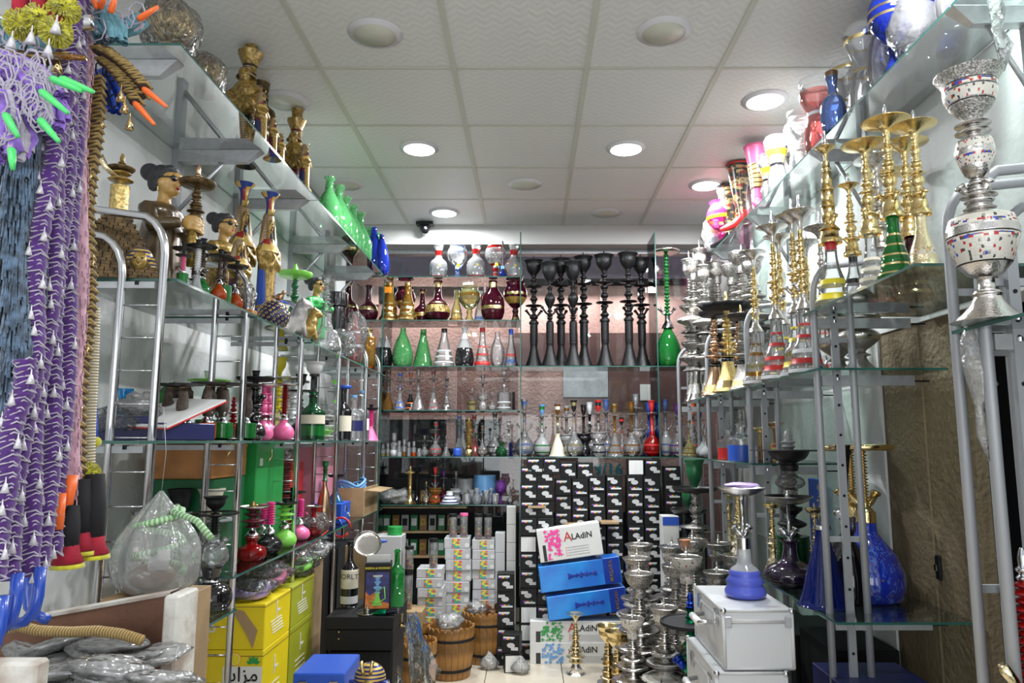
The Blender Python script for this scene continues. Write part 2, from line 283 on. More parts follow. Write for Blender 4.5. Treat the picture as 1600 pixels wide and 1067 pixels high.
class MB:
    """collects boxes, tubes, ellipsoids, polygons into one mesh"""
    def __init__(s): s.v = []; s.f = []; s.m = []; s.sm = []; s.mats = []; s.uv = []
    def mi(s, m):
        if m not in s.mats: s.mats.append(m)
        return s.mats.index(m)
    def add(s, V, F, m, smooth=False, M=None, uv=None):
        b = len(s.v); s.v += [tuple(M @ Vector(v)) if M else tuple(v) for v in V]; i = s.mi(m)
        for q, f_ in enumerate(F):
            s.f.append(tuple(b+j for j in f_)); s.m.append(i); s.sm.append(smooth)
            s.uv.append(uv[q] if uv else [(0,0)]*len(f_))
        return s
    def box(s, c, d, m, M=None, bev=0):
        x, y, z = c; a, b, e = d[0]/2, d[1]/2, d[2]/2
        if bev:
            bm = bmesh.new(); bmesh.ops.create_cube(bm, size=1); 
            for v in bm.verts: v.co = Vector((v.co.x*2*a, v.co.y*2*b, v.co.z*2*e))
            bmesh.ops.bevel(bm, geom=bm.edges[:], offset=bev, segments=1, affect='EDGES', profile=.5)
            V = [(v.co.x+x, v.co.y+y, v.co.z+z) for v in bm.verts]; F = [[v.index for v in f_.verts] for f_ in bm.faces]; bm.free()
            return s.add(V, F, m, False, M)
        V = [(x+i*a, y+j*b, z+k*e) for i in (-1,1) for j in (-1,1) for k in (-1,1)]
        F = [(0,1,3,2),(4,6,7,5),(0,4,5,1),(2,3,7,6),(0,2,6,4),(1,5,7,3)]
        U = [[(V[i][1] if n<2 else V[i][0], V[i][2] if n<4 else V[i][1]) for i in f_] for n, f_ in enumerate(F)]
        return s.add(V, F, m, False, M, U)
    def ell(s, c, r, m, M=None, u=14, w=9):
        V = [(c[0], c[1], c[2]-r[2])]; F = []
        for i in range(1, w):
            a = pi*i/w
            for k in range(u):
                b = 2*pi*k/u; V.append((c[0]+r[0]*sin(a)*cos(b), c[1]+r[1]*sin(a)*sin(b), c[2]-r[2]*cos(a)))
        V.append((c[0], c[1], c[2]+r[2]))
        for k in range(u):
            F.append((0, 1+(k+1)%u, 1+k)); F.append((len(V)-1, 1+(w-2)*u+k, 1+(w-2)*u+(k+1)%u))
        for i in range(w-2):
            for k in range(u): F.append((1+i*u+k, 1+i*u+(k+1)%u, 1+(i+1)*u+(k+1)%u, 1+(i+1)*u+k))
        return s.add(V, F, m, True, M)
    def tube(s, pts, r, m, seg=8, M=None, cap=True, vs=1.0):
        pts = [Vector(p) for p in pts]; n = len(pts); V = []; F = []; U = []; L = 0; prev = None; rs = r if isinstance(r, (list, tuple)) else [r]*n; ls = []
        for i, p in enumerate(pts):
            t = (pts[min(n-1, i+1)]-pts[max(0, i-1)]).normalized()
            if prev is None:
                a = Vector((0,0,1)) if abs(t.z) < .9 else Vector((1,0,0)); x = t.cross(a).normalized()
            else: x = (prev - t*prev.dot(t)).normalized()
            prev = x; y = t.cross(x); 
            if i: L += (p-pts[i-1]).length
            ls.append(L)
            for k in range(seg): V.append(p + (x*cos(2*pi*k/seg) + y*sin(2*pi*k/seg))*rs[i])
        for i in range(n-1):
            for k in range(seg):
                F.append((i*seg+k, i*seg+(k+1)%seg, (i+1)*seg+(k+1)%seg, (i+1)*seg+k)); U.append(((k/seg,ls[i]*vs),((k+1)/seg,ls[i]*vs),((k+1)/seg,ls[i+1]*vs),(k/seg,ls[i+1]*vs)))
        if cap:
            F.append(tuple(range(seg))[::-1]); F.append(tuple((n-1)*seg+k for k in range(seg))); U += [[(0,0)]*seg]*2
        return s.add(V, F, m, True, M, U)
    def poly(s, pts, m, M=None, th=0, nrm=(0,-1,0)):
        """flat polygon, with thickness th against nrm"""
        n = len(pts); V = [Vector(p) for p in pts]
        if not th: return s.add(V, [tuple(range(n))], m, False, M)
        d = Vector(nrm)*th; V2 = [p-d for p in V]
        F = [tuple(range(n)), tuple(n+k for k in range(n))[::-1]] + [(k, n+k, n+(k+1)%n, (k+1)%n) for k in range(n)]
        return s.add(V+V2, F, m, False, M)
    def lat(s, shape, R, h, m, c=(0,0,0), seg=16, M=None, squash=1):
        P = prof(shape); V = []; F = []; U = []
        for r, z in P:
            for k in range(seg): V.append((c[0]+R*r*cos(2*pi*k/seg), c[1]+R*r*sin(2*pi*k/seg)*squash, c[2]+z*h))
        for i in range(len(P)-1):
            for k in range(seg):
                F.append((i*seg+k, i*seg+(k+1)%seg, (i+1)*seg+(k+1)%seg, (i+1)*seg+k))
                U.append(((k/seg,P[i][1]),((k+1)/seg,P[i][1]),((k+1)/seg,P[i+1][1]),(k/seg,P[i+1][1])))
        return s.add(V, F, m, True, M, U)
    def mesh(s, name='mesh', fixn=False):
        me = bpy.data.meshes.new(name); me.from_pydata(s.v, [], s.f)
        for m in s.mats: me.materials.append(MATS[m])
        me.polygons.foreach_set('material_index', s.m); me.polygons.foreach_set('use_smooth', s.sm)
        uv = me.uv_layers.new(); uv.data.foreach_set('uv', [x for f_ in s.uv for p in f_ for x in p])
        me.update()
        if fixn:
            bm = bmesh.new(); bm.from_mesh(me); bmesh.ops.recalc_face_normals(bm, faces=bm.faces); bm.to_mesh(me); bm.free()
        return me
def cached(key, fn):
    if key not in MESHES: MESHES[key] = fn()
    return MESHES[key]
def fuse(prims, voxel, mat, smooth=4):
    """one continuous surface from overlapping ellipsoids/tubes (figures)"""
    b = MB()
    for p in prims:
        if p[0] == 'e': b.ell(p[1], p[2], mat)
        else: b.tube(p[1], p[2], mat, 10)
    o = bpy.data.objects.new('tmp', b.mesh(fixn=False)); C.objects.link(o)
    md = o.modifiers.new('r', 'REMESH'); md.mode = 'VOXEL'; md.voxel_size = voxel; md.use_smooth_shade = True
    ms = o.modifiers.new('s', 'SMOOTH'); ms.iterations = smooth
    me = bpy.data.meshes.new_from_object(o.evaluated_get(bpy.context.evaluated_depsgraph_get()))
    old = o.data; bpy.data.objects.remove(o); bpy.data.meshes.remove(old)
    me.materials.clear(); me.materials.append(MATS[mat]); return me
# ---------------- scene objects ----------------
def thing(name, label, cat, loc=(0,0,0), rz=0, group=None, sc=1.0, mesh=None, rot=None):
    o = bpy.data.objects.new(name, mesh); C.objects.link(o); o.location = loc
    o.rotation_euler = rot if rot else (0,0,rz); o.scale = (sc,sc,sc) if not isinstance(sc, tuple) else sc
    o['label'] = label; o['category'] = cat
    if group: o['group'] = group
    return o
def part(parent, name, mesh, loc=(0,0,0), rot=(0,0,0), sc=1.0, kind=None, label=None):
    o = bpy.data.objects.new(name, mesh); C.objects.link(o); o.parent = parent; o.location = loc; o.rotation_euler = rot
    o.scale = (sc,sc,sc) if not isinstance(sc, tuple) else sc
    if kind: o['kind'] = kind
    if label: o['label'] = label
    return o
def struct(name, mesh, parent=None, loc=(0,0,0), kind='structure'):
    o = bpy.data.objects.new(name, mesh); C.objects.link(o); o.location = loc
    if parent: o.parent = parent
    else: o['kind'] = kind
    return o
ORD = 'first second third fourth fifth sixth seventh eighth ninth tenth eleventh twelfth thirteenth fourteenth fifteenth sixteenth seventeenth eighteenth nineteenth twentieth'.split()
def nth(i): return ORD[i] if i < len(ORD) else 'twenty-' + ORD[i-20]
def text_mesh(txt, size, mat, ext=.0004, align='CENTER', bold=0):
    cu = bpy.data.curves.new('t', 'FONT'); cu.body = txt; cu.size = size; cu.extrude = ext; cu.align_x = align; cu.align_y = 'CENTER'; cu.offset = bold; cu.resolution_u = 2
    o = bpy.data.objects.new('t', cu); C.objects.link(o)
    me = bpy.data.meshes.new_from_object(o.evaluated_get(bpy.context.evaluated_depsgraph_get())); bpy.data.objects.remove(o)
    me.materials.clear(); me.materials.append(MATS[mat]); return me
# ================= THE SETTING =================
XW = 1.46; YB = 5.62
# surface materials of the shell
def wall_material(name, base, dirt, scale, thr, bumpy):
    m, nt, N, L, b = newmat(name); tc = N.new('ShaderNodeTexCoord'); mp = N.new('ShaderNodeMapping'); mp.inputs['Scale'].default_value = (1,1,.35)
    n = N.new('ShaderNodeTexNoise'); n.inputs['Scale'].default_value = scale; n.inputs['Detail'].default_value = 6
    L.new(tc.outputs['Object'], mp.inputs[0]); L.new(mp.outputs[0], n.inputs['Vector'])
    r = N.new('ShaderNodeValToRGB'); e = r.color_ramp.elements; e[0].position = thr; e[1].position = thr+.22; e[0].color = (*dirt,1); e[1].color = (*base,1)
    L.new(n.outputs[0], r.inputs[0]); L.new(r.outputs[0], b.inputs['Base Color']); b.inputs['Roughness'].default_value = .75
    n2 = N.new('ShaderNodeTexNoise'); n2.inputs['Scale'].default_value = 45; n2.inputs['Detail'].default_value = 5; L.new(tc.outputs['Object'], n2.inputs['Vector'])
    bp = N.new('ShaderNodeBump'); bp.inputs['Strength'].default_value = bumpy; bp.inputs['Distance'].default_value = .02
    L.new(n2.outputs[0], bp.inputs['Height']); L.new(bp.outputs[0], b.inputs['Normal']); return m
wall_material('wall_white', (.76,.77,.76), (.56,.57,.55), 1.6, .30, .15)
wall_material('plaster_brown', (.205,.155,.090), (.13,.095,.055), 2.2, .35, .5)
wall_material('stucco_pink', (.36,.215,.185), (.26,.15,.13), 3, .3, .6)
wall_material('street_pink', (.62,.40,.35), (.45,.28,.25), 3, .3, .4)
pm('panel_brown', (.10,.045,.04), .6); pm('dark_void', (.012,.012,.014), .9); pm('lilac_board', (.22,.17,.22), .6); pm('beam_white', (.60,.60,.58), .6)  # the near-black one puts the darkness of unlit places into colour
def tile_material():
    m, nt, N, L, b = newmat('ceiling_tile'); tc = N.new('ShaderNodeTexCoord'); wv = N.new('ShaderNodeTexWave'); wv.wave_profile = 'TRI'
    sx = N.new('ShaderNodeSeparateXYZ'); L.new(tc.outputs['Object'], sx.inputs[0])
    # zigzag relief: y + triangle(x)
    t = N.new('ShaderNodeMath'); t.operation = 'PINGPONG'; t.inputs[1].default_value = .035; L.new(sx.outputs['X'], t.inputs[0])
    a = N.new('ShaderNodeMath'); a.operation = 'ADD'; L.new(sx.outputs['Y'], a.inputs[0]); L.new(t.outputs[0], a.inputs[1])
    cb = N.new('ShaderNodeCombineXYZ'); L.new(a.outputs[0], cb.inputs['X']); L.new(cb.outputs[0], wv.inputs['Vector']); wv.inputs['Scale'].default_value = 7
    wv.bands_direction = 'X'; bp = N.new('ShaderNodeBump'); bp.inputs['Strength'].default_value = .14; bp.inputs['Distance'].default_value = .008
    L.new(wv.outputs['Fac'], bp.inputs['Height']); L.new(bp.outputs[0], b.inputs['Normal'])
    r = N.new('ShaderNodeValToRGB'); r.color_ramp.elements[0].color = (.71,.70,.68,1); r.color_ramp.elements[1].color = (.77,.76,.74,1)
    L.new(wv.outputs['Fac'], r.inputs[0]); L.new(r.outputs[0], b.inputs['Base Color']); b.inputs['Roughness'].default_value = .45
tile_material()
pm('floor_tile_mat', (.58,.51,.40), .25, noise_amt=.12, nscale=5); pm('grout', (.16,.14,.11), .9); pm('grid_bar', (.58,.57,.50), .5)
pm('lamp_on', (.95,.98,1), .5, emit=9); pm('lamp_off', (.60,.59,.50), .35); pm('lamp_rim', (.66,.64,.66), .4)
# floor of cream tiles
b = MB().box((0, 2, -.06), (2*XW+.6, 7.4, .1), 'grout'); floor = struct('floor', b.mesh())
me = MB().box((0,0,-.004), (.446,.446,.012), 'floor_tile_mat', bev=.002).mesh()
x0 = Xp(880, 4.4, 0)
for i in range(-4, 4):
    for j in range(10): part(floor, 'floor_tile', me, (x0-.225+.45*i, .83+.45*j+.1, 0))
# ceiling: grid bars and lay-in tiles
ceiling = struct('ceiling', MB().box((0, 2.05, ZCEIL+.04), (2*XW+.2, 7.2, .04), 'beam_white').mesh())
GX = [-.34+.6*k for k in range(-1, 3)]; GY = [3.075-.6*k for k in range(8, -5, -1)]
cols = [(-XW, GX[0])] + list(zip(GX, GX[1:])) + [(GX[-1], XW)]; rows = [(a, b_) for a, b_ in zip(GY, GY[1:])]
random.seed(4)
for (xa, xb) in cols:
    for (ya, yb) in rows:
        t = random.uniform(0, .0015)
        part(ceiling, 'ceiling_tile', cached(('ct', round(xb-xa,3)), lambda: MB().box((0,0,.006), (xb-xa-.018, .582, .012), 'ceiling_tile', bev=.002).mesh()), ((xa+xb)/2, (ya+yb)/2, ZCEIL+.004+t), (random.uniform(-.001,.001),0,0))
for x in GX: part(ceiling, 'ceiling_bar', cached('cbl', lambda: MB().box((0,0,0), (.024, 7.2, .008), 'grid_bar').mesh()), (x, 1.95, ZCEIL+.003))
for y in GY: part(ceiling, 'ceiling_bar', cached('cbc', lambda: MB().box((0,0,0), (2*XW, .016, .006), 'grid_bar').mesh()), (0, y, ZCEIL+.004))
# walls
struct('wall_left', MB().box((-XW-.06, 2.05, 1.5), (.12, 7.2, 3.1), 'wall_white').mesh())
YJ, YO, ZL = 3.02, 2.42, 1.80      # end of the white wall, edge of the doorway, underside of the lintel
wr = struct('wall_right', MB().box((XW+.06, (YJ+5.65)/2, 1.5), (.12, 5.65-YJ, 3.1), 'wall_white').mesh())
part(wr, 'lintel', MB().box((XW+.06, (YJ-1.55)/2, (ZL+3.05)/2), (.12, YJ+1.55, 3.05-ZL), 'wall_white').mesh())
part(wr, 'bare_plaster_jamb', MB().box((XW+.03, (YJ+YO)/2, ZL/2), (.04, YJ-YO, ZL), 'plaster_brown').box((XW+.02, 2.85, ZL/2), (.03,.3,ZL), 'plaster_brown', bev=.01).mesh(), label='bare brown plaster jamb beside the white wall')
part(wr, 'near_wall', MB().box((XW+.06, -.35, ZL/2), (.12, 2.4, ZL), 'wall_white').mesh())
part(wr, 'latch_plate', MB().box((XW+.006, at_x(1464,882,XW).y, at_x(1464,886,XW).z), (.012,.03,.085), 'black_matte', bev=.003).box((XW-.006, at_x(1464,882,XW).y, at_x(1464,886,XW).z), (.006,.012,.02), 'chrome').mesh())
# the room seen through the doorway, its darkness put into black walls
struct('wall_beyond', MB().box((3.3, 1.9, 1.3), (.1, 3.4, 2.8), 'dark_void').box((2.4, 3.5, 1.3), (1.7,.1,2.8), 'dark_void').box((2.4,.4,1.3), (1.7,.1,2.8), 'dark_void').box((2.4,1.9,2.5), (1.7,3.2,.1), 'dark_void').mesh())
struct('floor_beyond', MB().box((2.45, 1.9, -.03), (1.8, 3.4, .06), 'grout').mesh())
# back of the shop: beam, glass front and the street wall behind it
yb_ = 5.475; zb = Zy(381, yb_)
struct('trim_1', MB().box((0, yb_+.09, (zb+ZCEIL)/2), (2*XW, .18, ZCEIL-zb), 'beam_white').mesh())
struct('trim_2', MB().box((0, yb_+.22, zb-.005), (2*XW, .10, .05), 'satin_metal').mesh())
YG = 5.70
win = struct('window_1', MB().box((-.9, YG, zb/2), (1.08,.008,zb), 'glass_pane').mesh())
part(win, 'pane', MB().box((.29, YG, zb/2), (1.28,.008,zb), 'glass_pane').mesh()); part(win, 'pane', MB().box((1.2, YG, zb/2), (.52,.008,zb), 'glass_pane').mesh())
YS = 6.25
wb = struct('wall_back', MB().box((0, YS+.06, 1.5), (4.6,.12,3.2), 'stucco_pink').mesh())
def on_back(x0, y0, x1, y1, Y, m, th=.03, name='wall_panel'):
    a, c_ = at_y(x0, y0, Y), at_y(x1, y1, Y)
    part(wb, name, MB().box(((a.x+c_.x)/2, Y, (a.z+c_.z)/2), (abs(c_.x-a.x), th, abs(a.z-c_.z)), m).mesh())
on_back(560, 396, 1130, 436, YS-.05, 'lilac_board', .08, 'fascia_board')
on_back(560, 432, 1130, 445, YS-.03, 'dark_void', .05, 'fascia_shadow_gap')  # dark strip painted as the shadow under the fascia
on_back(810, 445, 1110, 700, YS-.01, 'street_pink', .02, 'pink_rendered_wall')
on_back(590, 655, 780, 790, YS-.02, 'dark_void', .04, 'dark_opening'); on_back(590, 648, 780, 655, YS-.03, 'street_pink', .07, 'opening_sill')  # the dark inside of the opening is painted as a flat panel
on_back(588, 450, 630, 472, YS-.02, 'dark_void', .04, 'small_window'); on_back(582,444,592,476,YS-.03,'street_pink',.06,'window_jamb')
on_back(800, 520, 1040, 570, YS-.03, 'panel_brown', .03, 'dark_red_panel'); on_back(950, 575, 1100, 640, YS-.035, 'panel_brown', .03, 'dark_red_panel')
on_back(880, 575, 950, 620, YS-.03, 'satin_metal', .02, 'grey_shutter'); on_back(1000, 600, 1026, 625, YS-.06, 'white_paint', .02, 'white_notice')
on_back(700, 560, 712, 700, YS-.03, 'street_pink', .06, 'pilaster')
on_back(590, 800, 1110, 1040, YS-.03, 'dark_void', .02, 'shaded_wall_base')  # near-black sheet, shade at the wall foot put into its colour
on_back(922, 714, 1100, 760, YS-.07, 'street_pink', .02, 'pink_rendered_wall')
p = at_y(951, 734, YS-.09); part(wb, 'painted_digits', text_mesh('9/16', .135, 'teal', bold=.004), (p.x, YS-.085, p.z), (pi/2,0,0))
for px_ in (905, 940, 1000): on_back(px_-3, 436, px_+3, 560, YS-.05, 'street_pink', .04, 'slim_pilaster')
struct('floor_outside', MB().box((0, 6.0, -.03), (4.4,.5,.06), 'grout').mesh())
struct('wall_outside', MB().box((2.1, 5.98, 1.5), (.1,.56,3.2), 'stucco_pink').box((-2.1, 5.98, 1.5), (.1,.56,3.2), 'stucco_pink').mesh())
arealight('street_daylight', (0, 6.0, 2.62), 2.6, 20, (1,.93,.95), shape='RECTANGLE', sy=.25)  # added strip light that brightens the wall behind the glass
# ceiling lamps
WH = {0:'front row left',1:'front row right'}
LN = ['large unlit round panel lamp near the camera, left one','large unlit round panel lamp near the camera, right one','lit round panel lamp left of centre, larger of the two on that side','lit round panel lamp right of centre above the back glass unit','lit round panel lamp largest and brightest on the right','lit round panel lamp beside the pink boot vases','lit round panel lamp beside the black dome camera','unlit round lamp in the middle, left of two small ones','unlit round lamp in the middle, right of two small ones','unlit round lamp behind the lotus capital statue at left','unlit round lamp above the green bottles at left','lit round lamp above the nearest right shelf, out of the frame','lit round lamp by the entrance left','lit round lamp by the entrance right']
ring = lathe([(.78,0),(.80,.5),(1,1),(1,1.6),(.76,1.6)], .112, .008, 'lamp_rim', seg=40)
for i, (p, on) in enumerate(lampspots):
    t = thing('ceiling_lamp', LN[i], 'ceiling lamp', (p.x, p.y, ZCEIL-.008), group='round ceiling panel lamps')
    part(t, 'lamp_rim', ring); part(t, 'diffuser', cached(('dif', on), lambda: lathe([(0,0),(1,0),(1,1)], .088, .003, 'lamp_on' if on else 'lamp_off', seg=40)), (0,0,.001))
# dome camera under the ceiling
p = at_y(664, 358, 5.40); t = thing('security_camera', 'black dome security camera hanging under the ceiling at the back beam', 'camera', (p.x, 5.40, ZCEIL-.001))
part(t, 'mount', MB().box((0,0,-.012), (.13,.09,.02), 'black_matte', bev=.004).mesh()); part(t, 'dome', MB().ell((0,0,-.05), (.04,.04,.04), 'black_gloss').box((0,0,-.03),(.07,.06,.03),'black_matte').mesh()); part(t, 'lens', MB().ell((.008,-.04,-.052), (.012,.01,.012), 'grey').mesh())
# ================= SHELVES AND RACKS =================
def pane(x0, x1, y0, y1, z, label, th=.008, grp='clear glass shelf panes'):
    """z is the upper face"""
    b = MB(); cx, cy = (x0+x1)/2, (y0+y1)/2; a, c_ = (x1-x0)/2, (y1-y0)/2
    V = [(i*a, j*c_, k*th/2-th/2) for i in (-1,1) for j in (-1,1) for k in (-1,1)]
    b.add(V, [(1,3,7,5)], 'glass_shelf'); b.add(V, [(0,1,5,4),(2,6,7,3),(0,2,3,1),(4,5,7,6)], 'glass_edge')
    b.add(V, [(0,4,6,2)], 'glass_shelf')
    return thing('glass_shelf', label, 'shelf', (cx, cy, z), group=grp, mesh=b.mesh())
ZLT, ZL2, ZL3, ZL4a, ZL4b = HC+1.19, HC+.457, HC, HC-.55, HC-.45
ZRT, ZR2, ZRb, ZR3, ZRl, ZR0 = HC+1.25, HC+.457, HC+.25, HC-.10, HC-.585, HC+.257
for i, (a, b_) in enumerate(((2.05,3.47),(3.48,4.30),(4.31,5.12))): pane(-XW+.005, -1.053, a, b_, ZLT, f'high left wall glass shelf under the ceiling, {["near pane with globes and statues","middle pane with green bottles","far pane with blue bottles"][i]}')
for i, (a, b_) in enumerate(((2.02,2.62),(2.63,3.30),(3.31,5.05))): pane(-1.36, -1.0, a, b_, ZL2-.003*i, f'left rack glass shelf at head height, {["pane under pyramid and women figurines","pane under patterned globe","far pane under wrapped glassware"][i]}')
pane(-1.36, -.99, 1.86, 2.62, ZL3, 'left rack eye level glass shelf under the stem pipes'); pane(-1.36, -.99, 2.63, 5.0, ZL3, 'left rack eye level glass shelf under the pink pipes and bottles')
pane(-1.38, -.97, 1.75, 2.50, ZL4a, 'left rack low glass shelf with black ringed pipe'); pane(-1.40, -.99, 2.51, 5.0, ZL4b, 'left rack low glass shelf with red and green pipes')
for i, (a, b_) in enumerate(((1.0,1.95),(1.96,3.0),(3.01,3.92),(3.93,4.75))): pane(1.22, XW-.005, a, b_, ZRT, f'high right wall glass shelf, {["nearest pane over the silver pipe","pane under blue and clear vases","pane under white jars","far pane under boots and wrapped bag"][i]}')
pane(1.0, XW-.01, 1.84, 2.62, ZR2, 'right rack upper glass shelf under the tall gold pipes')
pane(1.0, XW-.01, 2.50, 3.30, ZRb, 'right rack glass shelf under the red banded pipes'); pane(1.0, XW-.01, 3.31, 4.75, ZRb, 'right rack glass shelf under the far silver and copper pipes')
pane(1.0, XW-.01, 3.30, 4.85, ZR3, 'right rack middle far glass shelf with blue liquid bottle')
pane(1.0, XW-.01, 2.46, 3.22, ZRl, 'right rack low glass shelf under the big blue bottle'); pane(1.0, XW-.01, 3.23, 4.8, ZRl, 'right rack low glass shelf under pearl and gold pipes')
pane(1.0, XW-.01, 1.0, 1.70, ZR0, 'nearest right glass shelf holding the big silver mosaic pipe')
# chrome ladder frames on the left
XF, XR = 1.03, 1.145
def ladder(i, Y, ztop):
    t = thing('rack_frame', f'chrome ladder-style rack upright on the left, {nth(i)} from the camera', 'rack', (-XF, Y, 0), group='chrome rack uprights at left')
    for nm, x, zt in (('front_tube', 0, ztop), ('rear_tube', -(XR-XF), ztop-.06)):
        pts = [(x,0,0),(x,0,zt-.12)] + [(x-.09*(1-cos(a)), 0, zt-.12+.12*sin(a)) for a in (.3,.6,.9,1.2)] + [(-.40,0,zt+.04)]
        part(t, nm, MB().tube(pts, .0115, 'chrome', 12).mesh())
    rung = cached('rung', lambda: MB().tube([(0,0,0),(-(XR-XF),0,0)], .0028, 'chrome', 6).mesh())
    for k in range(19): part(t, 'rung', rung, (0, 0, .08+.092*k))
    arm = cached('larm', lambda: MB().box((-.15,0,-.012), (.30,.010,.018), 'satin_metal').lat('drum',.008,.012,'black_matte',(-.05,0,-.012)).mesh())
    for z in (ZL2, ZL3): part(t, 'shelf_arm', arm, (-.02, 0, z-.012))
    part(t, 'shelf_arm', arm, (-.02, 0, (ZL4a if Y < 2.55 else ZL4b)-.012))
for i, (px_, zt) in enumerate(((245,2.0),(380,2.0),(468,1.99),(528,1.97),(571,1.97),(591,1.97))): ladder(i, Yx(px_, -XF, HC+.2), zt)
# grey tube frames with a perforated strip on the right
def rframe(i, Y, ztop, levels, X=1.03):
    t = thing('rack_frame', f'grey tube rack upright with perforated strip at right, {nth(i)} from the camera', 'rack', (X, Y, 0), group='grey rack uprights at right')
    for nm, x, zt in (('front_tube', 0, ztop), ('rear_tube', .13, ztop-.05)):
        pts = [(x,0,0),(x,0,zt-.12)] + [(x+.09*(1-cos(a)), 0, zt-.12+.12*sin(a)) for a in (.3,.6,.9,1.2)] + [(.42,0,zt+.03)]
        part(t, nm, MB().tube(pts, .0125, 'grey_paint', 12).mesh())
    def strip():
        b = MB().box((0,0,.95), (.026,.012,1.85), 'grey_paint')
        for k in range(17): b.lat('drum', .005, .002, 'black_matte', (0,0,0), 8, Matrix.Translation((0,-.0061,.12+.105*k)) @ Matrix.Rotation(pi/2, 4, 'X'))
        return b.mesh()
    part(t, 'perforated_strip', cached('strip', strip), (.068,-.004,0))
    cb = cached('cbar', lambda: MB().box((.065,0,0), (.13,.010,.018), 'satin_metal').mesh())
    for z in (.35, 1.02, 1.72): part(t, 'cross_bar', cb, (0,.012,z))
    am = cached('ram', lambda: MB().box((.18,0,-.028), (.33,.014,.036), 'satin_metal').lat('drum', .007, .01, 'chrome', (.068,-.012,-.028)).box((.37,0,-.03), (.06,.006,.006), 'black_matte').mesh())
    for z in levels: part(t, 'shelf_arm', am, (0, 0, z-.009))
RF = [(1.62,(ZR0,)),(1.735,(ZR0,)),(Yx(1291,XF,1),(ZR2,ZRb,ZRl)),(Yx(1173,XF,HC),(ZRb,ZR3,ZRl)),(Yx(1109,XF,HC),(ZRb,ZR3,ZRl)),(Yx(1063,XF,HC),(ZRb,ZR3,ZRl))]
for i, (Y, lv) in enumerate(RF): rframe(i, Y, 2.0 if i > 1 else 1.99, lv)
# wall brackets of the high shelves
def bracket(side, Y, z, ln, label):
    s_ = -side
    t = thing('shelf_bracket', label, 'bracket', (side*(XW-.001), Y, z-.009), group='grey wall brackets of the high shelves')
    b = MB(); V = [(0,-.022,0),(s_*ln,-.022,0),(s_*ln,.022,0),(0,.022,0),(0,-.022,-.05),(s_*(ln-.06),-.012,-.05),(s_*(ln-.06),.012,-.05),(0,.022,-.05)]
    b.add(V, [(0,3,2,1),(4,5,6,7),(0,1,5,4),(2,3,7,6),(1,2,6,5),(0,4,7,3)], 'satin_metal'); part(t, 'arm', b.mesh())
    part(t, 'wall_channel', MB().box((s_*.012,0,-.14), (.024,.045,.34), 'grey_paint').mesh())
    part(t, 'brace', MB().tube([(s_*.02,0,-.26),(s_*ln*.55,0,-.045)], .010, 'satin_metal', 4).mesh())
for i, Y in enumerate((2.15, 2.86, 3.475, 4.305, 5.06)): bracket(-1, Y, ZLT, .36, f'grey triangular bracket under the high left shelf, {nth(i)} from the camera')
for i, Y in enumerate((1.96, 3.005, 3.925, 4.70)): bracket(1, Y, ZRT, .24, f'grey triangular bracket under the high right shelf, {nth(i)} from the camera')
# glass display unit at the back
YU0, YU1 = 5.10, 5.42
XA, XB_, XC_ = Xp(598, YU0, HC), Xp(813, YU0, HC), Xp(1031, YU0, HC)
def fin(X, ztop, label):
    b = MB(); V = [(i*.004, j, k) for i in (-1,1) for j in (YU0, YU1) for k in (.02, ztop)]
    b.add(V, [(0,1,3,2),(4,6,7,5)], 'glass_pane').add(V, [(0,4,5,1),(2,3,7,6),(1,5,7,3)], 'glass_edge')
    thing('glass_divider', label, 'panel', (X, 0, 0), group='upright glass panels of the back unit', mesh=b.mesh())
fin(XB_, Zy(362, YU0), 'upright glass panel between the coloured vases and the black pipes'); fin(XC_, Zy(362, YU0), 'upright glass panel left of the green twisted pipe'); fin(XA-.02, Zy(436,YU0), 'upright glass panel at the left end of the back unit')
ZB = {k: Zy(k, YU0) for k in (431,499,571,640,713,788)}
BL = {431:'top row of carafes',499:'maroon and gold vases',571:'green and black decanters',640:'clear glass pipes',713:'small glass pipes and jars',788:'gold pipe and glass cluster'}
for k in ZB: pane(XA if k > 571 else XA-.26, XB_-.006, YU0, YU1, ZB[k], f'left bay back glass shelf under the {BL[k]}', .007)
pane(XB_+.006, XC_-.006, YU0, YU1, ZB[571], 'middle bay back glass shelf under the black pipes', .007); pane(XB_+.006, XC_-.006, YU0, YU1, ZB[713], 'middle bay back glass shelf under the row of glass pipes', .007)
pane(XC_+.006, XC_+.32, YU0, YU1, ZB[571], 'right bay back glass shelf under the green bottle', .007); pane(XC_+.006, XC_+.32, YU0, YU1, ZB[713], 'right bay back glass shelf with small glass pipes', .007)
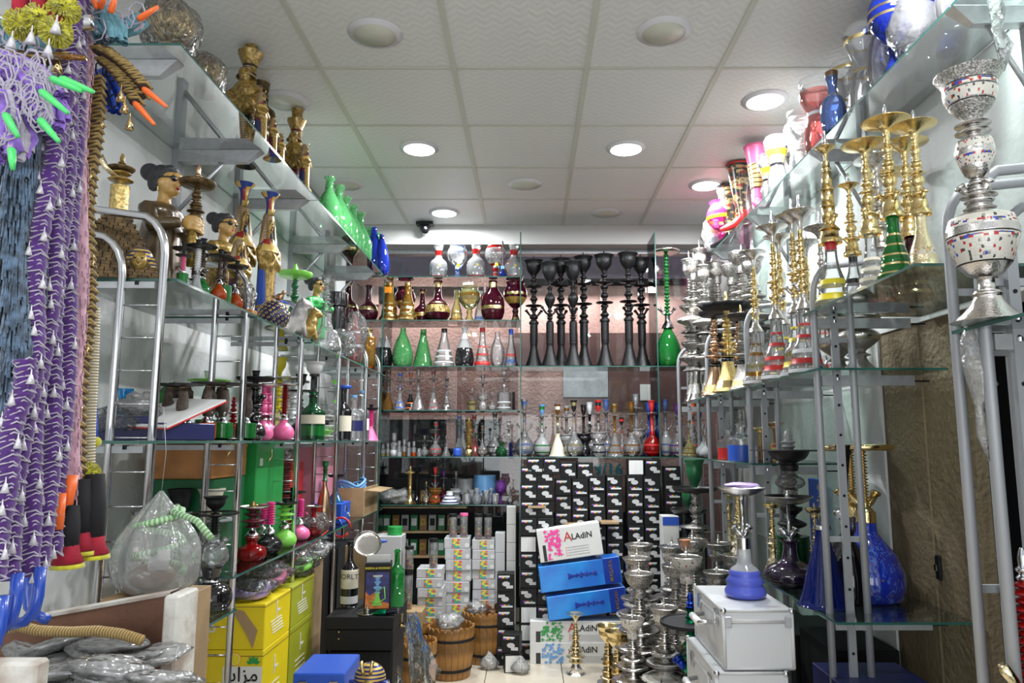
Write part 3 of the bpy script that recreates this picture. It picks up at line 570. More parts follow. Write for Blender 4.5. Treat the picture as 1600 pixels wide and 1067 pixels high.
# ================= BUILDERS FOR THE GOODS =================
REG = []; SLIM = []
def mk(name, spec, label, cat, loc, Ht, group=None, rz=0, flat=False):
    """spec: list of parts for a height of 1: (part name, shape, radius, z0, z1, material[, bands[, kw]]) or ('port', angle, z, length, material)"""
    if flat:   # one turned piece only
        p_ = spec[0]; t = thing(name, label, cat, loc, rz, group, Ht, lathe(p_[1], p_[2], p_[4]-p_[3], p_[5], p_[6] if len(p_) > 6 else (), **(p_[7] if len(p_) > 7 else {}))); REG.append((t, spec[:1], Ht)); return t
    t = thing(name, label, cat, loc, rz, group, Ht); REG.append((t, [q for q in spec if q[0] != 'port'], Ht))
    if SLIM: SLIM.clear(); t.scale = (Ht*.6, Ht*.6, Ht)
    for p_ in spec:
        if p_[0] == 'port':
            _, a, z, ln, m = p_[:5]; r = p_[5] if len(p_) > 5 else .010
            me = cached(('port', ln, m, r), lambda: MB().tube([(0,0,0),(ln*.5,0,ln*.35),(ln,0,ln*.95)], [r*.8, r, r*1.1], m, 8).tube([(ln*.93,0,ln*.85),(ln*1.03,0,ln)], r*1.5, m, 8).mesh())
            part(t, 'hose_port', me, (0,0,z), (0,0,a))
        else:
            nm, shp, R, z0, z1, m = p_[:6]
            part(t, nm, lathe(shp, R, z1-z0, m, p_[6] if len(p_) > 6 else (), **(p_[7] if len(p_) > 7 else {})), (0,0,z0))
    return t
def side(px, X, z, pytop):  # foot position and height of something standing on a side shelf
    Y = Yx(px, X, z); return (X, Y, z+.0005), max(.02, Zy(pytop, Y)-z)
def back(px, Y, z, pytop):
    return (Xp(px, Y, z), Y, z+.0005), max(.02, Zy(pytop, Y)-z)
# --- water pipe recipes (height 1) ---
def S_black(): return [('base','bell',.078,0,.24,'black_metal'),('collar','drum',.034,.22,.40,'black_metal'),('stem','knobs',.032,.39,.83,'black_metal'),('ring','drum',.042,.385,.405,'black_metal'),('bowl','cup',.085,.81,.955,'black_metal'),('tip','tip',.013,.93,1,'black_metal'),('port',.2,.44,.07,'black_metal'),('port',3.3,.44,.07,'black_metal')]
def S_black2(): return [('base','bell',.082,0,.24,'black_metal'),('collar','drum',.034,.22,.40,'black_metal'),('urn','urn',.048,.50,.72,'black_metal'),('neck','baluster',.024,.39,.54,'black_metal'),('upper_neck','plain',.018,.70,.80,'black_metal'),('bowl','cup',.085,.76,.95,'black_metal'),('tip','tip',.013,.93,1,'black_metal'),('port',.2,.46,.08,'black_metal'),('port',3.3,.46,.08,'black_metal')]
def S_mosaic(m1='silver', m2='mosaic', m3='silver_engraved'): return [('foot','bell',.125,0,.12,m1),('lower_stem','plain',.042,.10,.19,m1),
  ('vase',[(.25,0),(.5,.05),(.75,.2),(.95,.5),(1,.62),(.98,.66),(1,.70),(.9,.88),(.4,1),(.2,1)],.125,.17,.43,m1,((.2,.6,m2),(.18,.20,'dark_tray'),(.52,.57,'diamond_row'),(.59,.61,'dark_tray'),(.73,.88,m2),(.76,.79,'diamond_row'))),('neck','baluster',.046,.42,.57,m1),
  ('upper_vase',[(.3,0),(.6,.1),(.9,.45),(1,.6),(1,.66),(.9,.9),(.3,1)],.070,.56,.73,m1,((.3,.55,m2),(.48,.53,'diamond_row'),(.68,.85,m2))),('upper_neck','knobs',.028,.72,.80,m1),
  ('bowl','cup',.122,.79,.985,m3,((.36,.38,'dark_tray'),(.40,.62,m2),(.63,.65,'dark_tray'),(.67,.75,'diamond_row'),(.76,.78,'dark_tray'))),('tip','tip',.016,.95,1.03,m1),('port',2.6,.48,.06,m1,.014),('port',.4,.48,.06,m1,.014)]
def S_floor(m1='silver', m2='silver_engraved', m3='mosaic', k=0): return [('base','bell',.092,0,.22,m1,((.2,.5,m2),)),('lower_stem','vaseball',.070,.20,.48,m2,((.35,.5,m1),)),('stem','vaseball',.076,.46,.72,m1 if k else m2,((.3,.5,m3),)),('neck','baluster',.038,.70,.83,m1),
  ('bowl','cup' if k == 0 else 'bowl',.088,.82,.955,m2,((.45,.75,m3),) if k != 2 else ()),('rim_tray','tray_flat',.088,.95,.962,m1),('tip','tip',.014,.955,1.02,m1),('port',1.2+k,.34,.06,m1,.012),('port',4.1,.34,.06,m1,.012)]
def S_band(acc, acc2=None, top='silver', stem='gold', tray='trumpet'): return [('base','bell2',.098,0,.36,'glass_bright',((.03,.08,'white_opal'),(.16,.24,acc),(.32,.38,acc2 or acc),(.55,.60,acc),(.74,.77,acc))),('inner_tube','plain',.008,.03,.36,'chrome'),('collar','dome',.046,.355,.45,'silver'),('stem','beads',.034,.44,.80,stem),('tray','trumpet',.088,.80,.90,top),('tip','tip',.018,.88,1,'chrome'),('port',2.9,.45,.05,'chrome')]
def S_gold(base='glass_bright', acc='cream', bands=None, col='gold', stem='baluster', Rt=.125): return [('base','bell2',.095,0,.36,base,bands or ((.08,.14,acc),(.22,.28,acc),(.38,.44,acc),(.56,.61,acc))),('collar',[(1,0),(1,.3),(.8,.35),(.72,1)],.062,.355,.44,col),('stem',stem,.034,.43,.82,col),('tray','trumpet',Rt,.815,.90,col),('tip','tip',.019,.885,1,'chrome'),('port',2.5,.43,.07,col,.013),('port',5.2,.43,.06,col,.013)]
def S_pearl(): return [('base','bell',.15,0,.34,'pale_gold',((.12,.3,'mosaic_gold'),(.5,.6,'mosaic_gold'))),('neck','vaseball',.05,.33,.56,'pale_gold',((.4,.6,'mosaic_gold'),)),('stem','baluster',.036,.55,.82,'gold'),('tray','bowl',.12,.81,.93,'gold',((.4,.6,'mosaic_gold'),)),('tip','tip',.018,.92,1,'gold'),('port',2.8,.36,.07,'gold'),('port',.3,.36,.07,'gold')]
def gp(base='ball', acc='blue', bm='glass_bright', nm='glass_bright', bowl='glass_bright', n=2, R=.165): return [('base',base,R,0,.44,bm,((.14,.20,acc),(.44,.50,acc)) if acc else ()),('neck','plain',.035,.38,.78,nm,((.55,.66,acc),) if acc else ()),('saucer','tray_flat',.125,.765,.785,'glass_bright'),('bowl','cup',.065,.78,1,bowl,((.55,.85,acc),) if acc else ()),('port',.2,.44,.13,'glass_bright',.013)] + ([('port',3.3,.44,.13,'glass_bright',.013)] if n == 2 else [])
def S_mini(basem, stemm, baseshape='ball', tray='dark_tray', stem='column', top='black_matte', R=.17): return [('base',baseshape,R,0,.36,basem),('foot','tray_flat',R*.75,0,.02,'chrome'),('collar','dome',.07,.33,.46,'chrome'),('stem',stem,.062,.44,.86,stemm),('tray','tray',.22,.84,.88,tray),('bowl','cup',.055,.87,1,top),('port',.3,.40,.10,'chrome',.02)]
def box_thing(name, label, cat, loc, d, m, group=None, rz=0, extra=None, bev=.002, rot=None):
    t = thing(name, label, cat, loc, rz, group, rot=rot); part(t, 'carton', cached(('bx', tuple(round(x,3) for x in d), m, bev), lambda: MB().box((0,0,d[2]/2), d, m, bev=bev).mesh()))
    return t
# crumpled film bag: a lumpy closed shell
def bag_mesh(seed, rx, ry, rz_, m='film', lump=.25, u=20, w_=12, pinch=False):
    def f():
        b = MB(); b.ell((0,0,rz_), (rx,ry,rz_), m, u=u, w=w_); V = []
        for v in b.v:
            p = Vector((v[0]/rx, v[1]/ry, (v[2]-rz_)/rz_)); n = noise.noise(p*1.7+Vector((seed*3.1,0,0)))*lump + noise.noise(p*5+Vector((seed,0,0)))*lump*.5
            q = p*(1+n)
            if pinch and q.z > .0: k = max(.06, (1-q.z/1.35))**.9; q.x *= k; q.y *= k; q.z = q.z*1.25
            V.append((q.x*rx, q.y*ry, max(.0, (q.z*rz_)+rz_*.92)))
        b.v = V; return b.mesh()
    return cached(('bag', seed, rx, ry, rz_, m, pinch), f)
# figurines (height 1)
def pharaoh(label, loc, Ht, group=None, rz=0, crown=False, skirt='navy'):
    wd = .54 if crown else .82
    t = thing('pharaoh_figurine', label, 'figurine', loc, rz, group, (Ht*wd, Ht*wd, Ht))
    part(t, 'body', cached('ph_body', lambda: fuse([('e',(0,0,.10),(.13,.11,.10)),('t',[(0,0,.05),(0,0,.3),(0,0,.5),(0,.0,.66)],[.13,.12,.12,.10]),('e',(0,0,.62),(.17,.09,.07)),('t',[(-.15,0,.62),(-.15,-.05,.52),(0,-.12,.50)],[.045,.04,.035]),('t',[(.15,0,.62),(.15,-.05,.50),(0,-.12,.55)],[.045,.04,.035]),('t',[(0,0,.6),(0,0,.78)],[.06,.05])], .018, 'gold_paint')))
    part(t, 'skirt', lathe([(.95,0),(1,.02),(.9,.5),(.85,.98),(.8,1)], .145, .40, skirt, ((.0,.06,'gold_paint'),(.30,.34,'gold_paint'),(.85,1,'maroon')), squash=.85), (0,0,.03), sc=(1,1,1.3) if crown else 1)
    part(t, 'base', lathe('drum', .17, .04, 'gold_paint'))
    part(t, 'broad_collar', lathe([(1,0),(1,.2),(.6,1),(.4,1)], .165, .10, 'egypt_paint', squash=.7), (0,0,.60))
    part(t, 'head', cached('ph_head', lambda: MB().ell((0,-.01,.80), (.058,.062,.08), 'gold_paint').ell((0,-.07,.795), (.012,.02,.022), 'gold_paint').ell((0,-.062,.765), (.022,.008,.007), 'maroon').ell((-.024,-.062,.815), (.012,.006,.006), 'black_gloss').ell((.024,-.062,.815), (.012,.006,.006), 'black_gloss').tube([(0,-.06,.74),(0,-.075,.66)], [.012,.016], 'navy', 6).mesh()))
    part(t, 'headdress', cached('ph_nemes', lambda: MB().ell((0,.015,.83), (.085,.075,.085), 'nemes_flat').add([(-.07,-.02,.84),(-.05,-.05,.84),(-.075,-.07,.60),(-.15,-.02,.62),(-.13,.03,.64),(-.08,.05,.82)], [(0,1,2,3),(0,3,4,5),(1,5,4,2),(2,4,3)], 'nemes_flat').add([(.07,-.02,.84),(.05,-.05,.84),(.075,-.07,.60),(.15,-.02,.62),(.13,.03,.64),(.08,.05,.82)], [(3,2,1,0),(5,4,3,0),(2,4,5,1),(3,4,2)], 'nemes_flat').tube([(0,-.07,.88),(0,-.10,.92)], [.015,.008], 'gold', 6).mesh()))
    if crown: part(t, 'lotus_crown', lathe('lotus', .12, .16, 'egypt_paint'), (0,0,.88))
    return t
def lotus_statue(label, loc, Ht, m='gold_paint', m2='black_gloss', group=None):
    t = thing('lotus_column_figurine', label, 'figurine', loc, 0, group, Ht)
    part(t, 'pedestal', lathe('bell', .17, .28, m2, ((.0,.15,m),(.5,.6,m))))
    part(t, 'seated_figure', cached(('lsf', m), lambda: fuse([('e',(0,0,.36),(.13,.11,.10)),('e',(0,-.02,.48),(.10,.08,.09)),('e',(0,-.06,.60),(.05,.05,.06)),('t',[(-.09,0,.5),(-.13,-.07,.42),(-.06,-.12,.36)],[.03,.03,.025]),('t',[(.09,0,.5),(.13,-.07,.42),(.06,-.12,.36)],[.03,.03,.025]),('e',(-.07,-.1,.30),(.05,.09,.04)),('e',(.07,-.1,.30),(.05,.09,.04))], .016, m)))
    part(t, 'headdress', lathe('dome', .075, .09, 'nemes'), (0,-.03,.58))
    part(t, 'column', lathe([(1,0),(.85,.1),(.8,.5),(.9,.7),(1.5,1)], .065, .32, m, ((.15,.2,m2),(.4,.45,m2),(.6,.66,m2)), fl=.05, fln=8), (0,.03,.50))
    part(t, 'capital', lathe('lotus', .125, .20, m, ((.75,1,m2),), fl=.08, fln=8), (0,.03,.80))
    return t
def lady(label, loc, Ht, group=None, rz=0, robe='robe_brown', pipe=True, pl=.04):
    """figurine: woman with a dark bun and sunglasses holding a small water pipe; looks along +X"""
    t = thing('woman_figurine', label, 'figurine', (loc[0],loc[1],loc[2]+pl), rz, group, Ht)
    part(t, 'seat_plinth', lathe('bell2', .19, pl/Ht+.02, robe, ((.1,.3,'gold_paint'),)), (.02,0,-pl/Ht))
    part(t, 'robe', cached(('lady_r', robe), lambda: fuse([('t',[(0,0,.0),(0,0,.2),(.0,0,.42),(0,0,.58)],[.17,.16,.15,.12]),('e',(0,0,.56),(.13,.20,.09)),('t',[(0,-.17,.58),(.08,-.21,.42),(.24,-.10,.46)],[.07,.06,.045]),('t',[(0,.17,.58),(.08,.21,.42),(.24,.08,.46)],[.07,.06,.045])], .02, robe)))
    part(t, 'head', cached('lady_h', lambda: fuse([('e',(.03,0,.80),(.088,.078,.11)),('e',(.07,0,.745),(.05,.055,.05)),('e',(.125,0,.785),(.022,.014,.022)),('t',[(0,0,.58),(.01,0,.74)],[.058,.045]),('e',(.02,.078,.785),(.02,.012,.028)),('e',(.02,-.078,.785),(.02,.012,.028)),('e',(.115,0,.85),(.02,.05,.03)),('e',(.0,0,.60),(.09,.09,.05))], .011, 'skin_paint', 2)))
    part(t, 'hair', cached('lady_hair', lambda: fuse([('e',(-.02,0,.85),(.10,.092,.10)),('e',(-.13,0,.90),(.075,.07,.07)),('e',(-.04,.06,.80),(.06,.03,.08)),('e',(-.04,-.06,.80),(.06,.03,.08)),('e',(.05,0,.90),(.05,.07,.04))], .013, 'hair_paint', 2)))
    part(t, 'sunglasses', cached('lady_s', lambda: MB().ell((.108,-.036,.822), (.018,.032,.024), 'black_gloss').ell((.108,.036,.822), (.018,.032,.024), 'black_gloss').tube([(.10,-.06,.828),(.01,-.085,.828)], .006, 'black_gloss', 6).tube([(.10,.06,.828),(.01,.085,.828)], .006, 'black_gloss', 6).mesh()))
    part(t, 'lips', cached('lady_l', lambda: MB().ell((.115,0,.752), (.012,.022,.009), 'red').mesh()))
    part(t, 'earring', cached('lady_e', lambda: MB().ell((.02,-.092,.735), (.008,.006,.02), 'gold').mesh())); part(t, 'earring', cached('lady_e2', lambda: MB().ell((.02,.092,.735), (.008,.006,.02), 'gold').mesh()))
    if pipe:
        fg = [('e',(.26,-.05,.47),(.05,.03,.05)),('e',(.26,.05,.47),(.05,.03,.05))]
        for k in range(4): fg += [('t',[(.26,-.06,.51-.028*k),(.315,-.045,.505-.028*k),(.325,.0,.50-.028*k)],[.015,.015,.012]),('t',[(.26,.06,.495-.028*k),(.31,.05,.49-.028*k),(.33,.01,.487-.028*k)],[.015,.015,.012])]
        part(t, 'hands', cached('lady_hd', lambda: fuse(fg, .008, 'skin_paint', 1)))
        part(t, 'scarf', cached('lady_sc', lambda: MB().tube([(.27,-.02,.44),(.30,-.04,.30),(.28,-.02,.14)], [.03,.045,.03], 'gold_paint', 8).mesh()))
        part(t, 'held_pipe', lathe('baluster', .045, .36, 'antique_gold'), (.28,0,.40)); part(t, 'held_pipe_tray', lathe('tray', .13, .05, 'antique_gold'), (.28,0,.74)); part(t, 'held_pipe_tip', lathe('tip', .035, .16, 'copper'), (.28,0,.77))
    return t
# ================= LEFT WALL: HIGH SHELF =================
def wrapped_globe(px, py, rpx, label):
    X = -1.13; zc = -FP*X/(CX-px); r = rpx*zc/FP; Y = Yx(px, X, ZLT+r)
    t = thing('wrapped_globe', label, 'ornament', (X, Y, ZLT+.0005), group='filigree globes in clear film')
    part(t, 'globe', lathe('sphere', r*.80, r*1.6, 'filigree_gold', seg=28), (0,0,r*.45)); part(t, 'foot', lathe('bell', r*.5, r*.5, 'gold_paint'))
    part(t, 'film_wrap', bag_mesh(px, r, r, r*1.05, 'film', .12, 24, 16))
wrapped_globe(266, 68, 47, 'gold filigree globe wrapped in clear film, the larger one nearest the camera'); wrapped_globe(322, 112, 33, 'smaller gold filigree globe in clear film beside the tall black column figurine')
EG = 'egyptian figurines on the high left shelf'
def hi(px, X, top): return side(px, X, ZLT, top)
l, h = hi(385, -1.17, 44); lotus_statue('tallest black and gold lotus column figurine on the high left shelf', (l[0],l[1],l[2]), h, 'gold_paint', 'black_gloss', EG)
l, h = hi(398, -1.26, 72); lotus_statue('bronze lotus column figurine just behind the tallest black one', l, h, 'antique_gold', 'robe_brown', EG)
l, h = hi(405, -1.10, 138); pharaoh('blue robed pharaoh figurine in front of the bronze lotus column', l, h, EG, 1.2)
l, h = hi(423, -1.09, 178); pharaoh('small gold and maroon pharaoh figurine right of the blue robed one', l, h, EG, 1.2, skirt='maroon')
l, h = hi(437, -1.10, 203); pharaoh('smallest gold pharaoh figurine directly left of the ruffled lotus column', l, h, EG, 1.2, skirt='gold_paint')
l, h = hi(457, -1.17, 160); lotus_statue('gold column figurine with ruffled bowl top and faces around it', l, h, 'gold_paint', 'maroon', EG)
l, h = hi(474, -1.09, 218); pharaoh('blue and white pharaoh figurine at the end next to the green bottles', l, h, EG, 1.2)
gb = [('body','pear',.20,0,1,'glass_green_swirl')]
for i, (px, top) in enumerate(((512,277),(527,291),(538,308),(549,321),(560,332),(571,345))):
    l, h = hi(px, -1.16, top); t = mk('green_bottle', [('body',[(.0,0),(.75,0),(1,.12),(.98,.42),(.6,.62),(.30,.76),(.27,.94),(.40,.96),(.40,1)],.25,0,1,'glass_green_swirl')], f'pale green swirled glass bottle on the high left shelf, {nth(i)} from the camera', 'bottle', l, h, 'green glass bottles on the high left shelf', flat=True)
l, h = hi(584, -1.12, 358); mk('green_bottle', [('body','teardrop',.24,0,1,'glass_green')], 'darker green teardrop bottle between pale green and blue bottles', 'bottle', l, h, 'green glass bottles on the high left shelf', flat=True)
for i, (px, top, m, X) in enumerate(((596,365,'glass_blue',-1.10),(601,372,'glass_blue',-1.06),(608,382,'glass_deepblue',-1.06))):
    l, h = side(px, X-.02, ZLT, top); l = (l[0], min(l[1], 5.04), l[2]); mk('blue_bottle', [('body','teardrop',.2,0,1,m)], f'cobalt blue long-necked bottle, far end of high left shelf, {nth(i)} from left', 'bottle', l, h*.96, 'blue bottles on the high left shelf', flat=True)
# ================= LEFT RACK: HEAD HEIGHT SHELF =================
def s2(px, X, top): return side(px, X, ZL2, top)
# stepped pyramid pipe
l, h = s2(205, -1.22, 262); l = (-1.225, 2.13, l[2])
t = thing('pyramid_pipe', 'bronze brick pyramid water pipe with a gold urn and tray on top', 'water pipe', l, .35)
def pyr():
    b = MB(); n = 22; R = .138
    for k in range(n):
        r = R*(1-k/n*.86); z = .0+.0102*k; m = int(r*2/.026)+1
        for s_ in range(4):
            Mx = Matrix.Rotation(s_*pi/2, 4, 'Z')
            for j in range(m):
                x = -r+(j+.5+(.5 if k%2 else 0))*2*r/m
                if x > r: continue
                b.box((x, -r+.006+random.uniform(-.0012,.0012), z+.005), (2*r/m*.9, .016, .0086), 'antique_gold', Mx)
        b.box((0,0,z+.005), (2*r-.014, 2*r-.014, .0104), 'robe_brown')
    return b.mesh()
part(t, 'brick_courses', pyr(), kind='stuff')
part(t, 'urn', lathe('drum', .026, .085, 'gold_engraved'), (0,0,.225)); part(t, 'neck', lathe('vaseball', .018, .06, 'gold_paint'), (0,0,.31)); part(t, 'tray', lathe('tray', .038, .012, 'antique_gold'), (0,0,.355)); part(t, 'tip', lathe('tip', .014, .05, 'gold_paint'), (0,0,.363))
part(t, 'hose_port', MB().tube([(0,0,.33),(-.04,-.02,.36),(-.055,-.03,.39)], .010, 'pale_gold', 8).mesh())
part(t, 'pharaoh_mask', MB().ell((.085,-.112,.055), (.022,.026,.034), 'gold_paint').ell((.085,-.095,.068), (.033,.030,.034), 'nemes_flat').ell((.085,-.140,.052), (.005,.008,.009), 'gold_paint').ell((.076,-.134,.062), (.005,.004,.0025), 'black_gloss').ell((.094,-.134,.062), (.005,.004,.0025), 'black_gloss').tube([(.058,-.10,.07),(.05,-.108,.012)], [.011,.015], 'nemes_flat').tube([(.112,-.10,.07),(.12,-.108,.012)], [.011,.015], 'nemes_flat').mesh(fixn=True), label='gold mask with a blue striped headdress')
LG = 'figurines on the left head height shelf'
lady('large woman figurine in brown robe holding a water pipe, nearest the camera', (-1.235, 2.37, ZL2+.0005), .45, LG, -.2, pl=.045)
l, h = s2(352, -1.17, 318); lady('second woman figurine with gold face behind the small glass pipes', (-1.20, Yx(345,-1.20,2.0), ZL2+.0005), .38, LG, -.25, robe='gold_paint', pipe=False, pl=.07)
l, h = s2(368, -1.09, 362); pharaoh('blue striped pharaoh figurine in front of the second woman figurine', (l[0], l[1], l[2]), h, LG, .9)
l, h = s2(383, -1.24, 288); pharaoh('column figurine with red and blue lotus crown against the wall', l, h/1.04, LG, .9, crown=True, skirt='gold_paint')
l, h = s2(399, -1.20, 303); pharaoh('tall gold figurine with folded arms, blue skirt and lotus crown', l, h/1.04, LG, 1.0, crown=True, skirt='blue')
l, h = s2(383, -1.04, 415); t = thing('wrapped_figurine', 'small gold figurine wrapped in clear film on a wooden base near the shelf edge', 'figurine', l, 0, LG, 1)
part(t, 'figure', fuse([('e',(0,0,.05),(.022,.02,.04)),('e',(0,0,.10),(.014,.014,.018)),('t',[(-.02,0,.07),(-.03,-.02,.04)],[.008,.007])], .005, 'gold_paint')); part(t, 'base', MB().box((0,0,.008),(.07,.05,.016),'wood_box',bev=.002).mesh()); part(t, 'film_wrap', bag_mesh(77,.035,.03,.06,'film',.2), (0,0,.005))
MG = 'small coloured glass pipes on the left head height shelf'
mini = [(274,-1.10,378,'white_opal','mosaic','ball','pink beaded stem and white base'),(284,-1.04,392,'glass_green','pink','drum','square green base nearest the shelf edge'),(299,-1.16,385,'glass_smoke','wood_dark','ball','smoky base beside the large woman figurine'),(310,-1.07,380,'glass_frost','white_gloss','bell','white beaded stem and frosted bell base'),(323,-1.06,376,'glass_green','wood_dark','ball','dark carved stem and leaf green base'),(334,-1.05,392,'glass_orange','wood_dark','ball','orange base between two green ones'),(349,-1.04,392,'glass_green','wood_dark','drum','square green base beside the orange ball'),(358,-1.03,400,'glass_orange','wood_dark','ball','orange ball base nearest the pharaoh figurine')]
for px, X, top, bm_, sm_, shp, d in mini:
    l, h = s2(px, X, top); mk('small_water_pipe', S_mini(bm_, sm_, shp, stem='twist' if sm_ in ('pink','white_gloss','mosaic') else 'column', R=.15), f'small water pipe with {d}', 'water pipe', l, h, MG, px*.1)
# filigree globe and neighbours
l, h = s2(426, -1.08, 448); t = thing('filigree_globe', 'dark blue globe with gold spiral filigree on the head height shelf', 'ornament', l)
zc = 1134*1.08/401; r = 24*zc/1134
part(t, 'globe', lathe('sphere', r, 2*r, 'navy', seg=32)); 
def spirals():
    b = MB(); 
    for k in range(150):
        zf = 1-2*(k+.5)/150; a = k*2.39996; rr = math.sqrt(1-zf*zf); n = Vector((rr*cos(a), rr*sin(a), zf)); x = n.cross(Vector((0,0,1))).normalized(); y = n.cross(x)
        b.tube([n*(r*1.01)+Vector((0,0,r))+(x*cos(q)+y*sin(q))*(r*.11*(1-q/9)) for q in [j*.9 for j in range(8)]], r*.026, 'gold', 4, cap=False)
    return b.mesh()
part(t, 'spiral_filigree', spirals(), kind='stuff')
part(t, 'cherub', fuse([('e',(.03,-.02,2*r+.012),(.018,.014,.016)),('e',(.048,-.025,2*r+.03),(.010,.010,.010)),('t',[(.02,-.02,2*r+.01),(-.005,-.02,2*r+.015)],[.008,.006])], .004, 'copper'))
for px, X, top, m, d in ((452,-1.08,462,'silver_engraved','silver'),(474,-1.04,478,'gold_paint','gold')):
    l, h = s2(px, X, top); t = thing('seated_animal_figurine', f'small {d} seated animal figurine beside the filigree globe', 'figurine', l, .5, LG, h)
    part(t, 'body', cached(('anim', m), lambda: fuse([('e',(0,0,.3),(.38,.24,.26)),('e',(.2,0,.55),(.2,.18,.25)),('e',(.3,0,.8),(.19,.15,.16)),('e',(.45,0,.76),(.09,.08,.07)),('t',[(.25,.1,.4),(.35,.12,.03)],[.08,.06]),('t',[(.25,-.1,.4),(.35,-.12,.03)],[.08,.06]),('t',[(-.3,0,.3),(-.5,.05,.45),(-.4,.1,.65)],[.06,.05,.03]),('e',(-.1,.15,.15),(.2,.12,.15)),('e',(-.1,-.15,.15),(.2,.12,.15)),('e',(.26,.08,.95),(.04,.03,.06)),('e',(.26,-.08,.95),(.04,.03,.06))], .035, m)))
l, h = s2(463, -1.22, 416); mk('green_tray_pipe', [('base','ball',.16,0,.3,'glass_green'),('stem','baluster',.05,.28,.86,'dkgreen'),('tray','tray',.19,.82,.89,'lime'),('bowl','cone',.05,.88,1,'lime')], 'water pipe with a bright green tray behind the silver figurine', 'water pipe', l, h, MG)
l, h = s2(491, -1.16, 425); lady('third woman figurine in green dress beside the crystal bottle', l, .36, LG, -.3, robe='green', pipe=False, pl=.08)
l, h = s2(508, -1.05, 432); mk('crystal_decanter', [('body','bell2',.2,0,.5,'glass_bright'),('stem','beads',.075,.48,.88,'glass_bright'),('stopper','cup',.10,.86,1,'glass_bright')], 'tall clear crystal decanter on the left head height shelf', 'decanter', l, h)
l, h = s2(523, -1.15, 458); mk('black_jar', [('body','drum',.13,0,.8,'black_gloss'),('rim','drum',.16,.8,1,'black_gloss')], 'black round jar behind the crumpled clear film bag', 'jar', l, h)
l, h = s2(532, -1.06, 478); t = thing('film_bag', 'crumpled clear film bag beside the crystal decanter', 'bag', l, mesh=bag_mesh(5,.085,.07,.085,'film',.4,26,16))
l, h = s2(553, -1.04, 482); t = thing('wrapped_red_pipe', 'red patterned glass pipe wrapped in film near the end of the head height shelf', 'water pipe', l); part(t, 'body', lathe('pear', .05, h*.9, 'glass_palered', ((.3,.36,'white_opal'),(.6,.64,'white_opal')))); part(t, 'film_wrap', bag_mesh(9,.07,.06,h*.5,'film',.25))
l, h = s2(570, -1.10, 512); mk('dark_green_bottle', [('body','bottle',.18,0,.85,'dkgreen',((.0,.14,'hotpink'),)),('cap','drum',.07,.85,1,'gold')], 'dark green bottle with red foot at the far end of the head height shelf', 'bottle', l, h)
l, h = s2(577, -1.04, 514); mk('yellow_glass_bottle', [('body','tube',.14,0,.8,'glass_amber'),('neck','plain',.06,.8,1,'gold')], 'slim amber bottle leaning by the last chrome upright', 'bottle', l, h)
# ================= LEFT RACK: EYE LEVEL SHELF =================
def s3(px, X, top): return side(px, X, ZL3, top)
l = (-1.27, Yx(190,-1.27,ZL3), ZL3+.0005)
zc = 1134*1.27/637; R_ = 24*zc/1134; hh = Zy(607,l[1])-ZL3
mk('blue_jar', [('body','carafe',R_/.19*1,0,.19,'glass_turq')], 'short turquoise glass jar with a wide neck behind the chrome ladder', 'jar', (l[0],l[1],l[2]), 1, flat=True).scale = (.19*1,.19*1,hh/.19)
t = box_thing('blue_wrapped_box', 'blue box under crumpled film on the near eye level shelf', 'box', (-1.20, Yx(205,-1.20,ZL3), ZL3+.001), (.18,.14,.07), 'navy'); part(t, 'film_wrap', bag_mesh(12,.11,.09,.06,'film',.35), (0,0,.0))
t = thing('green_print_bag', 'clear bag with green print between blue jar and carved stem pipes', 'bag', (-1.27, Yx(228,-1.27,ZL3)+.12, ZL3+.001), mesh=bag_mesh(14,.08,.06,.10,'glass_green',.3)); 
t = thing('green_print_bag', 'crumpled grey film bag on top of the blue wrapped box', 'bag', (-1.17, Yx(205,-1.20,ZL3)-.02, ZL3+.075), mesh=bag_mesh(15,.05,.05,.035,'film_white',.5))
# flat white and red box lying tilted
Yb_ = Yx(285,-1.08,ZL3); t = thing('white_lid_box', 'flat white and red gift box lying askew in front of carved stem pipes', 'box', (-1.10, Yb_-.05, ZL3+.001), -.35)
part(t, 'carton', MB().box((0,0,.026), (.17,.20,.05), 'navy', bev=.002).mesh()); part(t, 'lid', MB().box((0,0,0), (.22,.24,.006), 'white_paint', bev=.001).box((0,0,-.004), (.224,.244,.004), 'red').mesh(), (0,0,.085), (.38,.04,0))
SG = 'carved dark stem pipes on the left eye level shelf'
for i, (px, X, b_) in enumerate(((259,-1.14,'glass_green'),(272,-1.20,'glass_orange'),(281,-1.07,'glass_green'),(295,-1.13,'glass_green'),(306,-1.20,'glass_red'),(315,-1.08,'glass_orange'),(330,-1.13,'glass_green'),(338,-1.07,'glass_green'),(350,-1.10,'glass_orange'),(371,-1.06,'glass_green'))):
    l, h = s3(px, X, 597); t = mk('carved_stem_pipe', [('base','drum',.17,.04,.30,b_),('foot','bell',.17,0,.07,'chrome'),('collar','dome',.09,.28,.44,'chrome'),('port',.3,.38,.10,'chrome',.02),('tray','tray',.27,.93,.97,'dark_tray')], f'carved dark wood stem pipe with black tray, {nth(i)} from the left at eye level', 'water pipe', l, h, SG, px)
    part(t, 'carved_stem', cached('carved', lambda: fuse([('t',[(0,0,.40),(.01,0,.55),(-.01,.01,.7),(.01,0,.86)],[.06,.10,.085,.075]),('e',(.05,-.03,.60),(.05,.05,.12)),('e',(-.05,-.02,.72),(.045,.05,.09)),('e',(0,-.02,.88),(.06,.06,.07))], .016, 'wood_dark', 2)))
    part(t, 'wrapped_knot', cached('knot', lambda: MB().ell((0,-.02,.90), (.055,.055,.035), 'kraft').mesh()))
